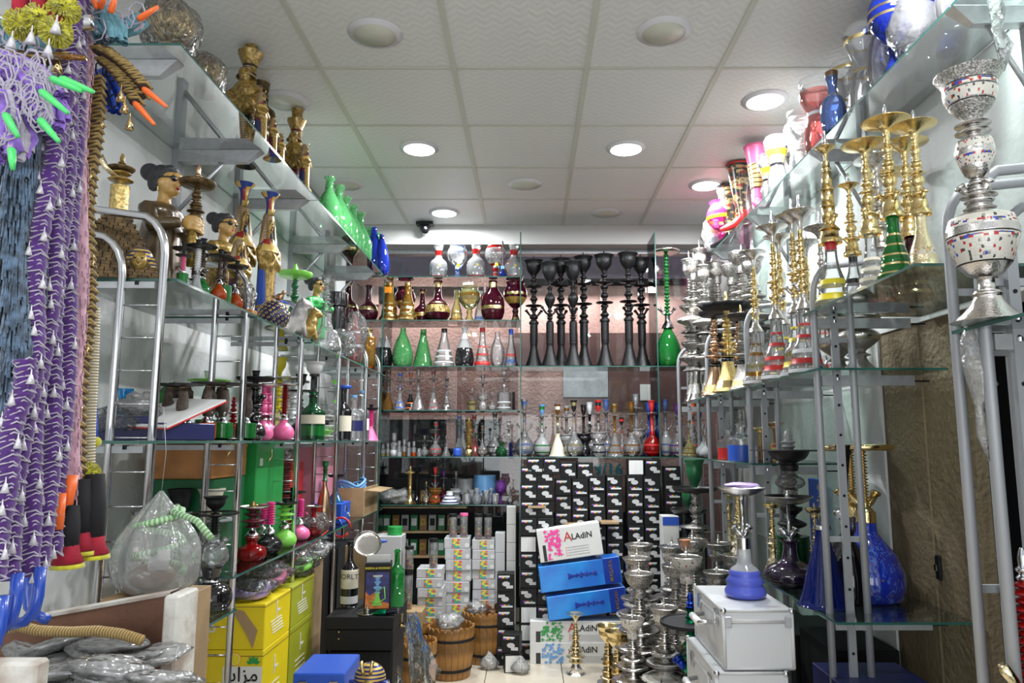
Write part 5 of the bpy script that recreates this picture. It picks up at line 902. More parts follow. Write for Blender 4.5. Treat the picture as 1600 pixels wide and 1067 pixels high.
# sixth row
l, h = bk(641, YM-.02, 788, 727); mk('gold_slim_pipe', [('base','bell',.17,0,.22,'gold'),('stem','twist',.075,.2,.78,'gold'),('tray','tray',.17,.76,.84,'gold'),('tip','tip',.06,.83,1,'gold')], 'slim gold pipe on the lowest back shelf', 'water pipe', l, h); l, h = bk(650, YM+.04, 788, 730); mk('dark_slim_pipe', [('base','bell',.17,0,.22,'black_gloss'),('stem','twist',.08,.2,.85,'black_gloss'),('bowl','cup',.12,.84,1,'black_matte')], 'slim dark pipe right behind the slim gold one', 'water pipe', l, h)
for i, (px, top, shp, acc, m) in enumerate(((671,752,'ball','gold','glass_bright'),(681,730,'jar','red','glass_amber'),(689,736,'ball','glass_purple','glass_maroon'),(710,736,'jar',None,'glass_frost'),(797,760,'ball',None,'glass_bright'))):
    l, h = bk(px, YM, 788, top); mk('small_glass_pipe', gp(shp, acc, m, bowl=acc or 'glass_bright', R=.2), f'small glass pipe on the lowest back shelf, {nth(i)} from the left', 'water pipe', l, h, 'small glass pipes on the lowest back shelf', .8*i)
l, h = bk(700, YM-.1, 788, 768); mk('striped_dish', [('b','bell2',.8,0,1,'white_opal',((.1,.2,'navy'),(.35,.45,'navy'),(.6,.7,'navy')))], 'white and navy striped glass foot on the lowest back shelf', 'vase', l, h, flat=True)
l, h = bk(753, YM+.1, 788, 742); mk('blue_tub', [('b','drum',.42,0,1,'skyblue')], 'light blue tub behind the small clear glasses', 'tub', l, h, flat=True); l, h = bk(728, YM+.1, 788, 748); mk('grey_tub', [('b','drum',.45,0,1,'grey')], 'grey tub left of the light blue one', 'tub', l, h, flat=True)
for i, px in enumerate((731,738,745,752,759,766,773)):
    l, h = bk(px, YM-.08+.03*(i%2), 788, 770-4*(i%3)); mk('small_glass', [('b',['tube','cup','carafe'][i%3],.36,0,1,'glass_bright')], f'small clear glass on the lowest back shelf, {nth(i)} from the left', 'glass', l, h, 'small clear glasses on the lowest back shelf', flat=True)
l, h = bk(782, YM-.03, 788, 750); mk('purple_goblet', [('b','goblet',.25,0,1,'glass_purple')], 'small purple stemmed glass near the right end of the lowest back shelf', 'glass', l, h, flat=True)
l = (Xp(617, YM, ZB[788]), YM, ZB[788]+.0005); thing('film_bag', 'pinkish film bag at the left end of the lowest back shelf', 'bag', l, mesh=bag_mesh(61,.10,.08,.05,'film_white',.5))
# ================= BACK FLOOR: CARTONS AND TUBS =================
pm('box_black', (.006,.0065,.0065), .5).node_tree.nodes['Principled BSDF'].inputs['Specular IOR Level'].default_value = .3; pm('box_grey', (.50,.50,.51), .45); voro('confetti', [(0,(.75,.05,.12)),(.25,(.85,.40,.03)),(.45,(.08,.45,.20)),(.65,(.10,.25,.65)),(.8,(.80,.72,.08))], 90, .4, 0, coord='Object')
BW, BH, BD = .109, .1085, .10
def black_mesh(kind):
    b = MB().box((0,0,BH/2), (BW-.003, BD, BH-.0015), 'box_black', bev=.0015); y = -BD/2-.0008
    if kind == 2: b.box((0,y,BH*.48), (BW*.86,.0014,BH*.84), 'white_paint'); b.box((0,y-.0008,BH*.40), (.002,.001,BH*.6), 'lightgrey')
    else:
        s_ = 1 if kind == 0 else -1; c = BH/2
        b.box((-.010*s_*1,y,c+.036*s_), (.068,.0012,.010), 'white_paint')
        for k, m in enumerate(('purple','blue','hotpink','yellow','red','green','skyblue')): b.box((-.036+.0088*k-.006*s_,y-.0006,c+.028*s_), (.0085,.0012,.007), m)
        b.add([(.024*cos(a)+.002*s_, y-.0005, c-.008*s_+.015*sin(a)) for a in [-q*pi/6 for q in range(12)]], [tuple(range(12))], 'lightgrey')
        b.box((.024*s_,y-.001,c-.026*s_), (.042,.0012,.018), 'lightgrey')
    return b.mesh()
BM = [cached(('blk', k), lambda: black_mesh(k)) for k in (0, 1, 2)]
random.seed(11); YBX = 4.86
def stack(cx_px, top_py, n_vis_label, Y, kinds=None, cname='', j0=0):
    X = Xp(cx_px, Y-BD/2, HC-.3); ztop = Zy(top_py, Y-BD/2); n = max(1, int(round(ztop/BH))); z0 = max(.0006, ztop-n*BH)
    if z0 > .004: box_thing('carton_slab', f'flat black carton at the foot of {cname}', 'box', (X, Y, .0004), (BW*.98, BD, z0-.001), 'box_black', bev=.001)
    for k in range(n):
        top_i = n-1-k; kd = 0
        if kinds and top_i in kinds: kd = kinds[top_i]
        elif random.random() < .10: kd = 1
        t = thing('black_carton', f'black carton, {nth(top_i)} from top of {cname}', 'box', (X+random.uniform(-.0015,.0015), Y+random.uniform(-.012,.004), z0+k*BH), random.uniform(-.015,.015), 'small black cartons stacked at the back', mesh=None)
        part(t, 'carton', BM[kd])
names = ['left pair, first stack','left pair, second stack']
for j, (cx, tp, kd) in enumerate(((826,741,{4:2,7:1,8:2,9:2}),(852,741,{0:0,4:1}))): stack(cx, tp, 0, YBX-.03, kd, ['the leftmost tall stack','the second tall stack from the left'][j])
for j, (cx, tp, kd) in enumerate(((880,747,{}),(906,748,{}),(933,742,{0:1,1:1}),(960,741,{0:1}),(992,742,{0:1}),(1018,743,{0:1}))): stack(cx, tp, 0, YBX+.09*(1 if j > -1 else 0), kd, f'the {nth(j+2)} tall stack from left')
for j, (cx, tp, kd) in enumerate(((1051,737,{}),)): stack(cx, tp, 0, YBX+.06, kd, 'the short stack right of the last panel')
def topbox(cx, tp, Yc, kd, d, rz=0):
    X = Xp(cx, Yc-BD/2, HC); z = Zy(tp, Yc-BD/2)-BH; t = thing('black_carton', d, 'box', (X, Yc, z), rz, 'small black cartons stacked at the back'); part(t, 'carton', BM[kd])
ztop0 = Zy(741, YBX-.03-BD/2)
for cx, X_, d, kd, Y, zt in ((836,0,'left of two lying on top of the two left stacks',0,YBX-.03,ztop0),(862,0,'right of two lying on top of the two left stacks',0,YBX-.03,ztop0)):
    t = thing('black_carton', f'black carton, {d}', 'box', (Xp(cx,Y-BD/2,HC), Y, zt), 0, 'small black cartons stacked at the back'); part(t, 'carton', BM[kd])
for cx, tp0, d, kd in ((888,747,'single black carton on top between third and fourth stacks',0),(914,748,'single black carton on top beside the painted digits',0),(993,742,'single black carton with torn white back on top of a stack',2),(1019,743,'single black carton on top of the last tall stack',0)):
    Y = YBX+.09; t = thing('black_carton', d, 'box', (Xp(cx,Y-BD/2,HC), Y, max(Zy(tp0, Y-BD/2),0)), random.uniform(-.04,.04), 'small black cartons stacked at the back'); part(t, 'carton', BM[kd])
for j, (cx, tp) in enumerate(((791,895),)):
    stack(cx, tp, 0, 4.70, {0:0,1:1}, 'the low stack left of the tall ones')
t = thing('black_carton', 'black carton with white end standing before the low stack on the floor', 'box', (Xp(801,4.56,.1), 4.56, .0005), .12, 'small black cartons stacked at the back'); part(t, 'carton', BM[2])
t = thing('black_carton', 'tilted black carton lying on the one with a white end', 'box', (Xp(800,4.56,.1), 4.56, .1102), -.15, 'small black cartons stacked at the back'); part(t, 'carton', BM[0])
for j, (px, py) in enumerate(((839,792),(897,821),(953,817))):
    Y = YBX-.05; p = at_y(px, py, Y-.045); thing('kraft_strip', f'narrow kraft strip poking out between black cartons, {nth(j)} from the left', 'strip', (p.x, Y+.01, p.z-.006), mesh=MB().box((0,0,.008), (.115,.13,.014), 'kraft', bev=.001).mesh(), group='kraft strips between the black cartons')
# grey cartons with a confetti window, clear tubes above
def gstack(px0, px1, ytop, ybot, n, Y, cname, tops=True):
    X0, X1 = Xp(px0, Y, .5), Xp(px1, Y, .5); zt = Zy(ytop, Y); hgt = (zt-Zy(ybot, Y))/n; w_ = X1-X0; m = int(zt/hgt); z0 = zt-m*hgt
    if z0 > .003: box_thing('carton_slab', f'flat grey carton under {cname}', 'box', ((X0+X1)/2, Y+.08, .0004), (w_*.95,.16,z0-.001), 'box_grey', bev=.001)
    me = MB().box((0,.08,hgt/2), (w_*.97,.16,hgt-.002), 'box_grey', bev=.002).mesh(); win_ = MB().box((0,-.0008,hgt/2), (w_*.32,.0018,hgt*.8), 'confetti').mesh(); st_ = MB().box((-w_*.36,-.0006,hgt*.4), (w_*.12,.0012,hgt*.5), 'lightgrey').lat('drum', hgt*.22, .0012, 'white_paint', (0,0,0), 10, Matrix.Translation((w_*.38,-.0002,hgt*.32)) @ Matrix.Rotation(pi/2,4,'X')).mesh()
    for k in range(m):
        t = thing('grey_carton', f'grey carton with confetti window, {nth(m-1-k)} from the top of {cname}', 'box', ((X0+X1)/2+random.uniform(-.006,.006), Y+random.uniform(-.01,.01), z0+k*hgt), random.uniform(-.02,.02), 'grey cartons with confetti print')
        part(t, 'carton', me); part(t, 'window_print', win_, (random.uniform(-.01,.01),0,0)); part(t, 'printed_label', st_, kind='stuff')
gstack(651, 692, 888, 948, 4, 4.62, 'the left pile'); gstack(694, 735, 840, 960, 7, 4.84, 'the middle pile'); gstack(737, 773, 843, 952, 7, 4.88, 'the right pile')
for j, (x0, x1, yt, m, d) in enumerate(((773,789,832,'box_grey','narrow grey carton column right of the confetti cartons'),(791,806,791,'white_paint','tall narrow white carton column beside the tall black stacks'))):
    Y = 4.90; X0, X1 = Xp(x0,Y,.5), Xp(x1,Y,.5); zt = Zy(yt,Y); n = 6 if j == 0 else 8
    for k in range(n): thing('narrow_carton', f'{d}, {nth(n-1-k)} from the top', 'box', ((X0+X1)/2, Y+.05, zt/n*k+.0005), 0, 'narrow cartons standing in columns', mesh=cached(('nc',j), lambda: MB().box((0,0,zt/n/2), ((X1-X0)*.96,.10,zt/n-.002), m, bev=.002).mesh()))
def ctube(px, ytop, Y, z, d, cap='black_matte', r=.026):
    h = Zy(ytop, Y)-z; t = thing('candy_tube', d, 'tube', (Xp(px,Y,z+.1), Y+.04, z+.001), group='clear tubes with confetti filling'); part(t, 'tube_wall', lathe('tube', r, h*.93, 'glass_bright')); part(t, 'filling', lathe('drum', r*.9, h*.45, 'confetti')); part(t, 'cap', lathe('drum', r*1.06, h*.12, cap), (0,0,h*.9))
zm, zr_, zl_ = Zy(840,4.84), Zy(843,4.88), Zy(888,4.62)
ctube(707, 804, 4.84, zm, 'clear tube with black cap on the middle pile, left one'); ctube(724, 803, 4.84, zm, 'clear tube with pink cap', 'pink'); ctube(747, 804, 4.88, zr_, 'clear tube with black cap on the right pile, left one'); ctube(762, 804, 4.88, zr_, 'clear tube with black cap on the right pile, right one')
ctube(676, 843, 4.62, zl_, 'clear tube with black cap on the left grey pile'); 
for k in range(2): ctube(638+k*3, 855, 4.4, .5 if k == 0 else .5, 'x') if False else None
# two tubes at the left, one on the other, on a carton
box_thing('plain_carton', 'plain brown carton carrying two clear tubes left of the left grey pile', 'carton', (Xp(640,4.5,.3), 4.55, .0005), (.16,.2,.36), 'kraft_worn')
ctube(636, 893, 4.5, .362, 'lower clear tube at the far left beside the green bottle'); h_ = Zy(893,4.5)-.362; ctube(638, 855, 4.5, .362+h_*1.04, 'upper clear tube at the far left beside the green bottle')
# shelf of dark packets behind the tubes, seen left of the piles
t = thing('packet_display', 'display rack of small packets behind the clear tubes', 'rack', (Xp(662,5.30,.9), 5.30, .0005)); 
part(t, 'back_board', MB().box((0,.05,.55), (.62,.012,1.08), 'black_matte').mesh())
for r_ in range(3):
    part(t, 'ledge', MB().box((0,0,.55+.17*r_), (.62,.09,.012), 'kraft').mesh())
    for c in range(9): part(t, 'packet', cached(('pk',c%3), lambda: MB().box((0,0,.055), (.052,.02,.11), ['dkgreen','brown','grey'][c%3], bev=.002).box((0,-.0105,.06),(.035,.001,.05),['lightgrey','gold_paint','black_matte'][c%3]).mesh()), (-.26+.065*c, 0, .557+.17*r_))
# white canister with green lid
l = (Xp(607,4.55,.8), 4.60, .0005); hz = Zy(835,4.6); box_thing('tall_white_box', 'tall white box with a green lid tub on it behind the green bottle', 'box', l, (.17,.16,hz), 'lightgrey')
mk('green_tub', [('b','drum',.045,0,.05,'green')], 'bright green lid tub on the tall white box', 'tub', (l[0]+.03,l[1],hz+.001), 1, flat=True)
# wooden buckets
def bucket(px, py_bot, py_top, rpx, label, fill):
    p = at_z(px, py_bot, 0); zc = p.y*cT+(0-HC)*sT; R = rpx*zc/FP; Y = p.y+R*.8; h = Zy(py_top, Y-R); X = Xp(px, Y, 0)
    t = thing('wooden_bucket', label, 'bucket', (X, Y, .0005), group='coopered wooden buckets on the floor'); n = 22
    def stave():
        b = MB(); a = pi/n*.96; r0, r1 = R*.82, R; rm = R*.97; th = .012
        V = []
        for r_, z in ((r0,0),(rm,h*.55),(r1,h*.93)):
            for rr in (r_, r_-th):
                V += [(rr*sin(-a), -rr*cos(a), z), (rr*sin(a), -rr*cos(a), z)]
        V += [(r1*sin(-a*.5), -r1, h), (r1*sin(a*.5), -r1, h), ((r1-th)*sin(-a*.5), -(r1-th), h), ((r1-th)*sin(a*.5), -(r1-th), h)]
        F = []
        for i in range(3):
            o, q = i*4, i*4+4; F += [(o,o+1,q+1,q), (o+3,o+2,q+2,q+3), (o+1,o+3,q+3,q+1), (o+2,o,q,q+2)]
        F += [(12,13,15,14), (0,2,3,1)]; b.add(V, F, 'wood_stave'); return b.mesh()
    me = stave()
    for k in range(n): part(t, 'stave', me, (0,0,random.uniform(-.004,.003) if k else 0), (0,0,2*pi*k/n))
    for zf, rr in ((.16,.87),(.74,1.0)): part(t, 'hoop', lathe([(1,0),(1.012,.2),(1.012,.8),(1,1)], R*rr+.002, .016, 'black_matte', seg=32), (0,0,h*zf))
    part(t, 'bottom', lathe('drum', R*.78, .01, 'wood_stave'), (0,0,.004))
    part(t, 'heap', bag_mesh(70+int(px), R*.86, R*.86, h*.40, 'kraft_worn', .2), (0,0,h*.18), kind='stuff')
    return (X, Y, h, R)
pm('wood_stave', (.36,.17,.04), .45, noise_amt=.5, nscale=14, bump=.15)
b1 = bucket(704, 1065, 985, 38, 'wooden bucket in front, holding a bag', 1); b2 = bucket(757, 1040, 960, 37, 'wooden bucket behind right with brown clay pieces on top', 1)
b3 = bucket(690, 1018, 950, 28, 'wooden bucket behind the front one, half hidden', 1); b4 = bucket(652, 1052, 975, 28, 'small wooden bucket at the left behind the draped film', 1); b5 = bucket(650, 1105, 1008, 32, 'wooden bucket cut by the lower picture edge at left', 1)
thing('film_bag', 'small film bag of brushes on the front wooden bucket', 'bag', (b1[0]-.01,b1[1],b1[2]*.93), mesh=bag_mesh(81,.08,.07,.045,'film_white',.5)); thing('film_bag', 'film bag on the half hidden wooden bucket', 'bag', (b3[0]-.06,b3[1],b3[2]*.9), mesh=bag_mesh(82,.10,.08,.07,'film_white',.5))
thing('film_bag', 'film bag between the two right wooden buckets', 'bag', (b2[0]-.05,b2[1],b2[2]*.93), mesh=bag_mesh(83,.07,.07,.035,'film_white',.5))
for j, (dx, dy, dz) in enumerate(((0,0,0),(.05,.02,-.01),(.03,-.05,0),(.07,-.02,.01),(-.01,.06,0))): thing('clay_bowl', f'brown clay pipe bowl on the back right bucket, {nth(j)} in the heap', 'bowl', (b2[0]+dx,b2[1]+dy,b2[2]*.95+dz), rot=(.8*j,.5+j,0), mesh=lathe('cup', .024, .05, 'terracotta'), group='clay pipe bowls in the bucket')
for j, (px, py) in enumerate(((764,1045),(814,1052))): p = at_z(px, py, 0); thing('film_bag', ['small clear bag on the floor before the low black stack','small clear bag on the floor left of the brass pipe'][j], 'bag', (p.x, p.y, .0005), mesh=bag_mesh(85+j,.055,.045,.045,'film_white',.3,pinch=True))
# long product boxes
pm('print_blue', (.02,.16,.62), .3, coat=.3, col2=(.02,.30,.80), nscale=5); pm('print_deep', (.01,.04,.32), .3, coat=.3)
def dots(seed, m, w_, h_, n=70):
    random.seed(seed); b = MB(); 
    for k in range(n):
        x = random.uniform(0, w_); z = random.uniform(0, h_); r_ = random.uniform(.004,.010)
        b.add([(x+r_*cos(a), -.0012-.00001*k, z+r_*sin(a)) for a in [-q*pi/4 for q in range(8)]], [tuple(range(8))], m)
        if k%2: b.box((x+.008,-.001,z),(.018,.0008,.003), m)
    return b.mesh()
def longbox(label, p0, w_, h_, d_, m, loc, rz=0, ry=0, dm=None, name=True, sub=True):
    t = thing('long_gift_box', label, 'box', loc, group='long product boxes on the floor', rot=(0,ry,rz)); part(t, 'carton', MB().box((w_/2,d_/2,h_/2), (w_,d_,h_), m, bev=.002).mesh())
    if dm: part(t, 'dot_print', dots(int(w_*999)+len(dm), dm, w_*.22, h_*.86), (w_*.13,-.0006,h_*.07)); part(t, 'black_tag', MB().box((w_*.09,-.001,h_*.27), (w_*.05,.0014,h_*.5), 'black').mesh())
    if name:
        part(t, 'lettering', text_mesh('LAdiN', min(h_*.40, w_*.125), 'black', align='LEFT', bold=.001), (w_*.41+min(h_*.62, w_*.20)*.62,-.0014,h_*.66), (pi/2,0,0)); part(t, 'red_initial', text_mesh('A', min(h_*.62, w_*.20), 'red', align='LEFT'), (w_*.41,-.0022,h_*.68), (pi/2,0,0))
        b = MB()
        for k in range(4): b.box((w_*.62,-.001,h_*(.36-.08*k)), (w_*.34,.001,h_*.025), 'lightgrey'); b.box((w_*.43,-.001,h_*(.36-.08*k)), (w_*.012,.0012,h_*.03), 'orange')
        part(t, 'small_print', b.mesh())
    return t
zz = 4.62; sc_ = 4.72/FP
def bxp(px, py, Y=4.62): return at_y(px, py, Y)
a_ = at_z(828, 1037, 0)
Yf = a_.y; zc = Yf*cT-HC*sT; s1 = zc/FP; X0 = (828-CX)*s1
hb = 31*s1*1.03
longbox('white long box with blue dots lying lowest on the floor', 0, 146*s1, hb, .14, 'white_paint', (X0, Yf, .0005), dm='skyblue'); longbox('white long box with green dots on the blue dotted one', 0, 146*s1, hb, .14, 'white_paint', (X0, Yf+.003, hb+.001), dm='green')
zb2 = 2*hb+.002
def bluebox(label, loc, w_, h_, d_, ry):
    t = thing('long_gift_box', label, 'box', loc, group='long product boxes on the floor', rot=(0,ry,.04)); part(t, 'carton', MB().box((w_/2,d_/2,h_/2), (w_,d_,h_), 'print_blue', bev=.003).mesh())
    part(t, 'end_panel', MB().box((w_*.89,-.001,h_/2), (w_*.2,.0016,h_*.98), 'print_deep').mesh()); part(t, 'lettering', text_mesh('MAZAYA', h_*.20, 'gold_paint', bold=.0005), (w_*.88,-.003,h_*.5), (pi/2,-pi/2,0))
    part(t, 'pipe_print', MB().lat('bell', .02, .05, 'print_deep', squash=.1).lat('vaseball', .010, .10, 'print_deep', (0,0,.05), squash=.1).lat('cup', .018, .03, 'print_deep', (0,0,.15), squash=.1).mesh(), (w_*.35,-.0015,h_*.5), (0,pi/2,0)); return t
ang = math.radians(-7)
bluebox('bright blue long box tilted on the white boxes, lower one', (X0+30*s1, Yf-.02, zb2+.005), 126*s1, 36*s1, .15, ang)
bluebox('bright blue long box tilted on the other, upper one', (X0+18*s1, Yf-.02, zb2+.005+42*s1), 130*s1, 40*s1, .15, ang)
longbox('white long box with red dots tilted on top of the blue ones', 0, 101*s1, 50*s1, .12, 'white_paint', (X0+17*s1, Yf-.015, zb2+.005+88*s1), ry=math.radians(-8), dm='hotpink')
box_thing('prop_carton', 'plain white carton behind the white dotted boxes', 'carton', (X0+.01, Yf+.2, .0005), (.12,.1,.36), 'white_paint')
box_thing('prop_carton', 'plain grey carton behind the tilted blue boxes', 'carton', (X0+.32, Yf+.19, .0005), (.34,.07,.62), 'grey')
# ================= RIGHT WALL =================
def ht(px, X, top): return side(px, X, ZRT, top)
HG = 'glass vases on the high right shelf'
hv = [ # px base, X, top, shape, mat, bands, R, label
 (1204,1.27,240,'jar','glass_bright',((.80,.90,'glass_frost'),(.90,.94,'white_opal'),(.42,.47,'black_gloss'),(.6,.7,'yellow')),.20,'clear jar vase with white rim and yellow flowers, next to the pink boot'),
 (1222,1.29,212,'hurricane','glass_bright',((.90,.94,'white_opal'),(.48,.53,'black_gloss'),(.66,.76,'yellow')),.21,'clear hurricane vase with yellow flower, second from the pink boot'),
 (1236,1.33,205,'hurricane','glass_frost',((.85,.88,'white_opal'),(.4,.43,'white_opal')),.20,'frosted white rimmed vase, third from the pink boot'),
 (1254,1.28,176,'jar','glass_frost',((.78,.80,'white_opal'),(.86,.88,'white_opal'),(.40,.43,'white_opal')),.21,'tall frosted jar vase with stacked white rings'),
 (1280,1.28,128,'jar','glass_palered',((.82,1,'glass_bright'),(.5,.54,'white_opal')),.23,'pale red jar vase with clear rim'),
 (1300,1.25,118,'carafe','glass_paleblue',((.55,.62,'glass_bright'),(.92,1,'brown')),.20,'pale blue vase with brown lip next to the red one'),
 (1322,1.31,92,'hurricane','glass_bright',((.86,.90,'gold'),(.45,.48,'gold')),.20,'clear hurricane vase with gold lines, farther one'),
 (1351,1.28,48,'hurricane','glass_bright',((.80,.84,'gold'),(.42,.45,'gold')),.22,'clear hurricane vase with gold lines and dark red lip, nearer one'),
 (1372,1.34,70,'ball','glass_bright',((.5,.54,'white_opal'),),.22,'round clear vase with white daisy engraving'),
 (1402,1.26,-20,'goblet','glass_blue',((.60,.63,'gold'),(.70,.73,'gold'),(.30,.33,'gold')),.24,'large cobalt blue goblet vase with gold lines and white rings')]
for px, X, top, shp, m, bd, R, d in hv:
    l, h = ht(px, X, top); h = min(h, ZCEIL-ZRT-.02); mk('glass_vase', [('body', shp, R, 0, 1, m, bd, {'seg':28})], d, 'vase', l, h, HG, flat=True)
l, h = ht(1492, 1.36, 20); mk('glass_vase', [('body','goblet',.24,0,1,'glass_blue',((.60,.63,'gold'),))], 'second cobalt blue goblet vase seen from below against the wall', 'vase', (1.37, 2.25, ZRT+.0005), .34, HG, flat=True)
for i, (Y, X, R) in enumerate(((2.05,1.29,.06),(2.35,1.38,.055),(2.55,1.30,.05),(2.75,1.38,.05),(2.62,1.385,.04),(3.1,1.38,.05),(3.35,1.38,.045),(3.6,1.37,.05))):
    mk('glass_vase', [('body',['jar','hurricane','ball','jar'][i%4],R/.30,0,1,'glass_bright',((.8,.84,'white_opal'),),{'seg':24})], f'clear glass vase in the rear row against the right wall, {nth(i)} from the camera', 'vase', (X,Y,ZRT+.0005), .30, HG, flat=True)
thing('film_bag', 'white translucent film bag beside the cobalt blue goblet vase', 'bag', (1.30, 2.28, ZRT+.0005), mesh=bag_mesh(101,.075,.10,.15,'film_sheet',.25))
t = thing('hanging_film', 'twisted strip of clear film hanging from the nearest high bracket', 'film', (1.31, 1.90, ZRT-.06)); part(t, 'film_wrap', MB().tube([(0,0,.09),(.01,0,0),(.0,-.005,-.05),(.02,0,-.10),(.01,0,-.17)], [.022,.020,.012,.022,.004], 'film_white', 8).mesh())
# boots
voro('snakeskin', [(0,(.02,.015,.01)),(.35,(.45,.33,.14)),(.7,(.10,.06,.03)),(.88,(.35,.03,.02))], 1, .3, 0, uv=(9,13,1), coat=.5, rnd=1); stripes('giraffe', (.10,.05,.02), (.75,.45,.16), 3, .3, 0, 'Y', dist=3, thr=.2)
def boot(px, X, top, m, m2, label, rz, heel):
    l, h = ht(px, X, top); h = min(h, ZCEIL-ZRT-.01); t = thing('boot_vase', label, 'vase', l, rz, 'boot shaped vases on the high right shelf', h)
    def shaft():
        b = MB(); pts = [(-.02,0,.22),(-.01,0,.34),(0,0,.5),(0,0,.68),(0,0,.84),(0,0,1)]; return b.tube(pts, [.085,.085,.10,.125,.15,.185], m, 20, cap=False, vs=2).mesh()
    part(t, 'shaft', shaft()); part(t, 'foot', fuse([('t',[(-.03,0,.30),(-.02,0,.16),(.08,0,.09),(.22,0,.05),(.32,0,.035)],[.085,.088,.07,.05,.03]),('e',(.2,0,.05),(.10,.055,.045)),('e',(-.05,0,.2),(.07,.07,.09))], .016, m2)); part(t, 'heel', MB().tube([(-.07,0,.13),(-.085,0,.0)], [.045,.022], heel, 10).mesh()); part(t, 'top_rim', lathe([(.92,0),(1,.3),(1,1),(.9,1)], .19, .03, m2), (0,0,.98))
boot(1186, 1.27, 230, 'pink', 'pink', 'tall pink boot vase with giraffe patch, nearest boot', -1.2, 'pink'); boot(1158, 1.265, 258, 'snakeskin', 'red', 'snakeskin and red boot vase in the middle of three', 2.6, 'red'); boot(1140, 1.30, 282, 'snakeskin', 'black_gloss', 'black snakeskin boot vase, farthest one', 2.6, 'black_gloss')
l, h = ht(1186, 1.27, 230); t = [o for o in C.objects if o.get('label','').startswith('tall pink boot')][0]; part(t, 'giraffe_patch', lathe([(1.0,0),(1.12,.5),(1.38,1)], .104, .36, 'giraffe', squash=.98), (-.002,0,.36))
l, h = ht(1129, 1.27, 316); mk('pink_goblet', [('body','goblet',.3,0,1,'glass_pink',((.6,.68,'yellow'),))], 'bright pink glass goblet vase with gold flower beside the boots', 'vase', l, h, flat=True)
l, h = ht(1116, 1.25, 340); t = thing('wrapped_flower_glass', 'film wrapped vase with turquoise and yellow flowers, far end of high right shelf', 'vase', l); part(t, 'vase', lathe('jar', .05, h*.9, 'white_opal', ((.3,.5,'teal'),(.6,.7,'yellow')))); part(t, 'film_wrap', bag_mesh(103,.085,.07,h*.5,'film_white',.35))
# upper shelf (tall gold pipes)
def r2(px, X, top): return side(px, X, ZR2, top)
UG = 'tall gold pipes on the right upper shelf'
ua = [(1306,1.06,196,S_gold('glass_bright','yellow',((.10,.20,'yellow'),(.34,.42,'yellow'),(.88,1,'red')),stem='cyls',Rt=.055),'tall gold pipe with yellow banded clear base and red collar'),
 (1334,1.09,268,S_gold('glass_bright','black_gloss',((.38,.48,'black_gloss'),(.84,.95,'black_gloss')),Rt=.075),'shorter gold pipe with black banded clear base'),
 (1366,1.10,196,S_gold('glass_bright','cream'),'gold pipe with wide tray and cream ringed clear base'),
 (1402,1.07,158,S_gold('glass_green','gold',((.10,.13,'gold'),(.24,.27,'gold'),(.38,.41,'gold'),(.54,.57,'gold'),(.70,.73,'gold'))),'gold pipe with emerald green glass base'),
 (1444,1.10,168,S_gold('pale_gold','mosaic_gold',((.30,.42,'mosaic_gold'),)),'gold pipe with pearly bell base near the thick grey uprights'),
 (1425,1.28,200,S_gold('glass_maroon','gold'),'gold pipe against the wall with maroon base'),(1385,1.28,235,S_gold('glass_smoke','black_gloss'),'gold pipe in the rear row with smoky base'),(1345,1.28,262,S_gold('glass_bright','red',col='silver'),'silver pipe in the rear row with red lines')]
for px, X, top, sp, d in ua:
    l, h = r2(px, X, top); l = (l[0], min(max(1.93, l[1]),2.56), l[2]); mk('tall_gold_pipe', sp, d, 'water pipe', l, h*.98, UG, px*.3)
# second level: silver tips, gold stems, banded glass
def rb(px, X, top): return side(px, X, ZRb, top)
BGp = 'banded glass pipes on the right second shelf'
for i, (px, X, top, a1, a2) in enumerate(((1183,1.05,373,'glass_amber','glass_yellow'),(1199,1.07,350,'yellow','red'),(1216,1.06,330,'red','red'),(1238,1.10,322,'yellow','glass_yellow'),(1257,1.07,308,'red','white_opal'))):
    l, h = rb(px, X, top); mk('banded_pipe', S_band(a1, a2), f'silver and gold pipe with colour banded glass base, {nth(i)} from the left', 'water pipe', l, h, BGp, px)
for i, (px, top, m) in enumerate(((1262,352,'gold'),(1292,330,'silver'))):
    l, h = rb(px, 1.24, top); mk('banded_pipe', S_band('glass_palered','glass_frost','silver_engraved',m), f'banded pipe in the rear row of the right second shelf, {nth(i)} from the left', 'water pipe', l, h, BGp, px)
for i, (px, X, top) in enumerate(((1322,1.20,492),(1350,1.24,486))):
    l, h = rb(px, X, top); mk('silver_urn', [('base','bell',.30,0,.30,'silver_engraved'),('urn','urn',.34,.26,.85,'silver_engraved',((.4,.6,'silver'),)),('rim','tray_flat',.36,.82,.9,'silver'),('tip','tip',.08,.88,1,'chrome')], f'squat engraved silver urn pipe under the right upper shelf, {nth(i)} from the left', 'water pipe', l, h, 'squat silver urns on the right second shelf')
CG = 'copper and gold pipes on the right second shelf'
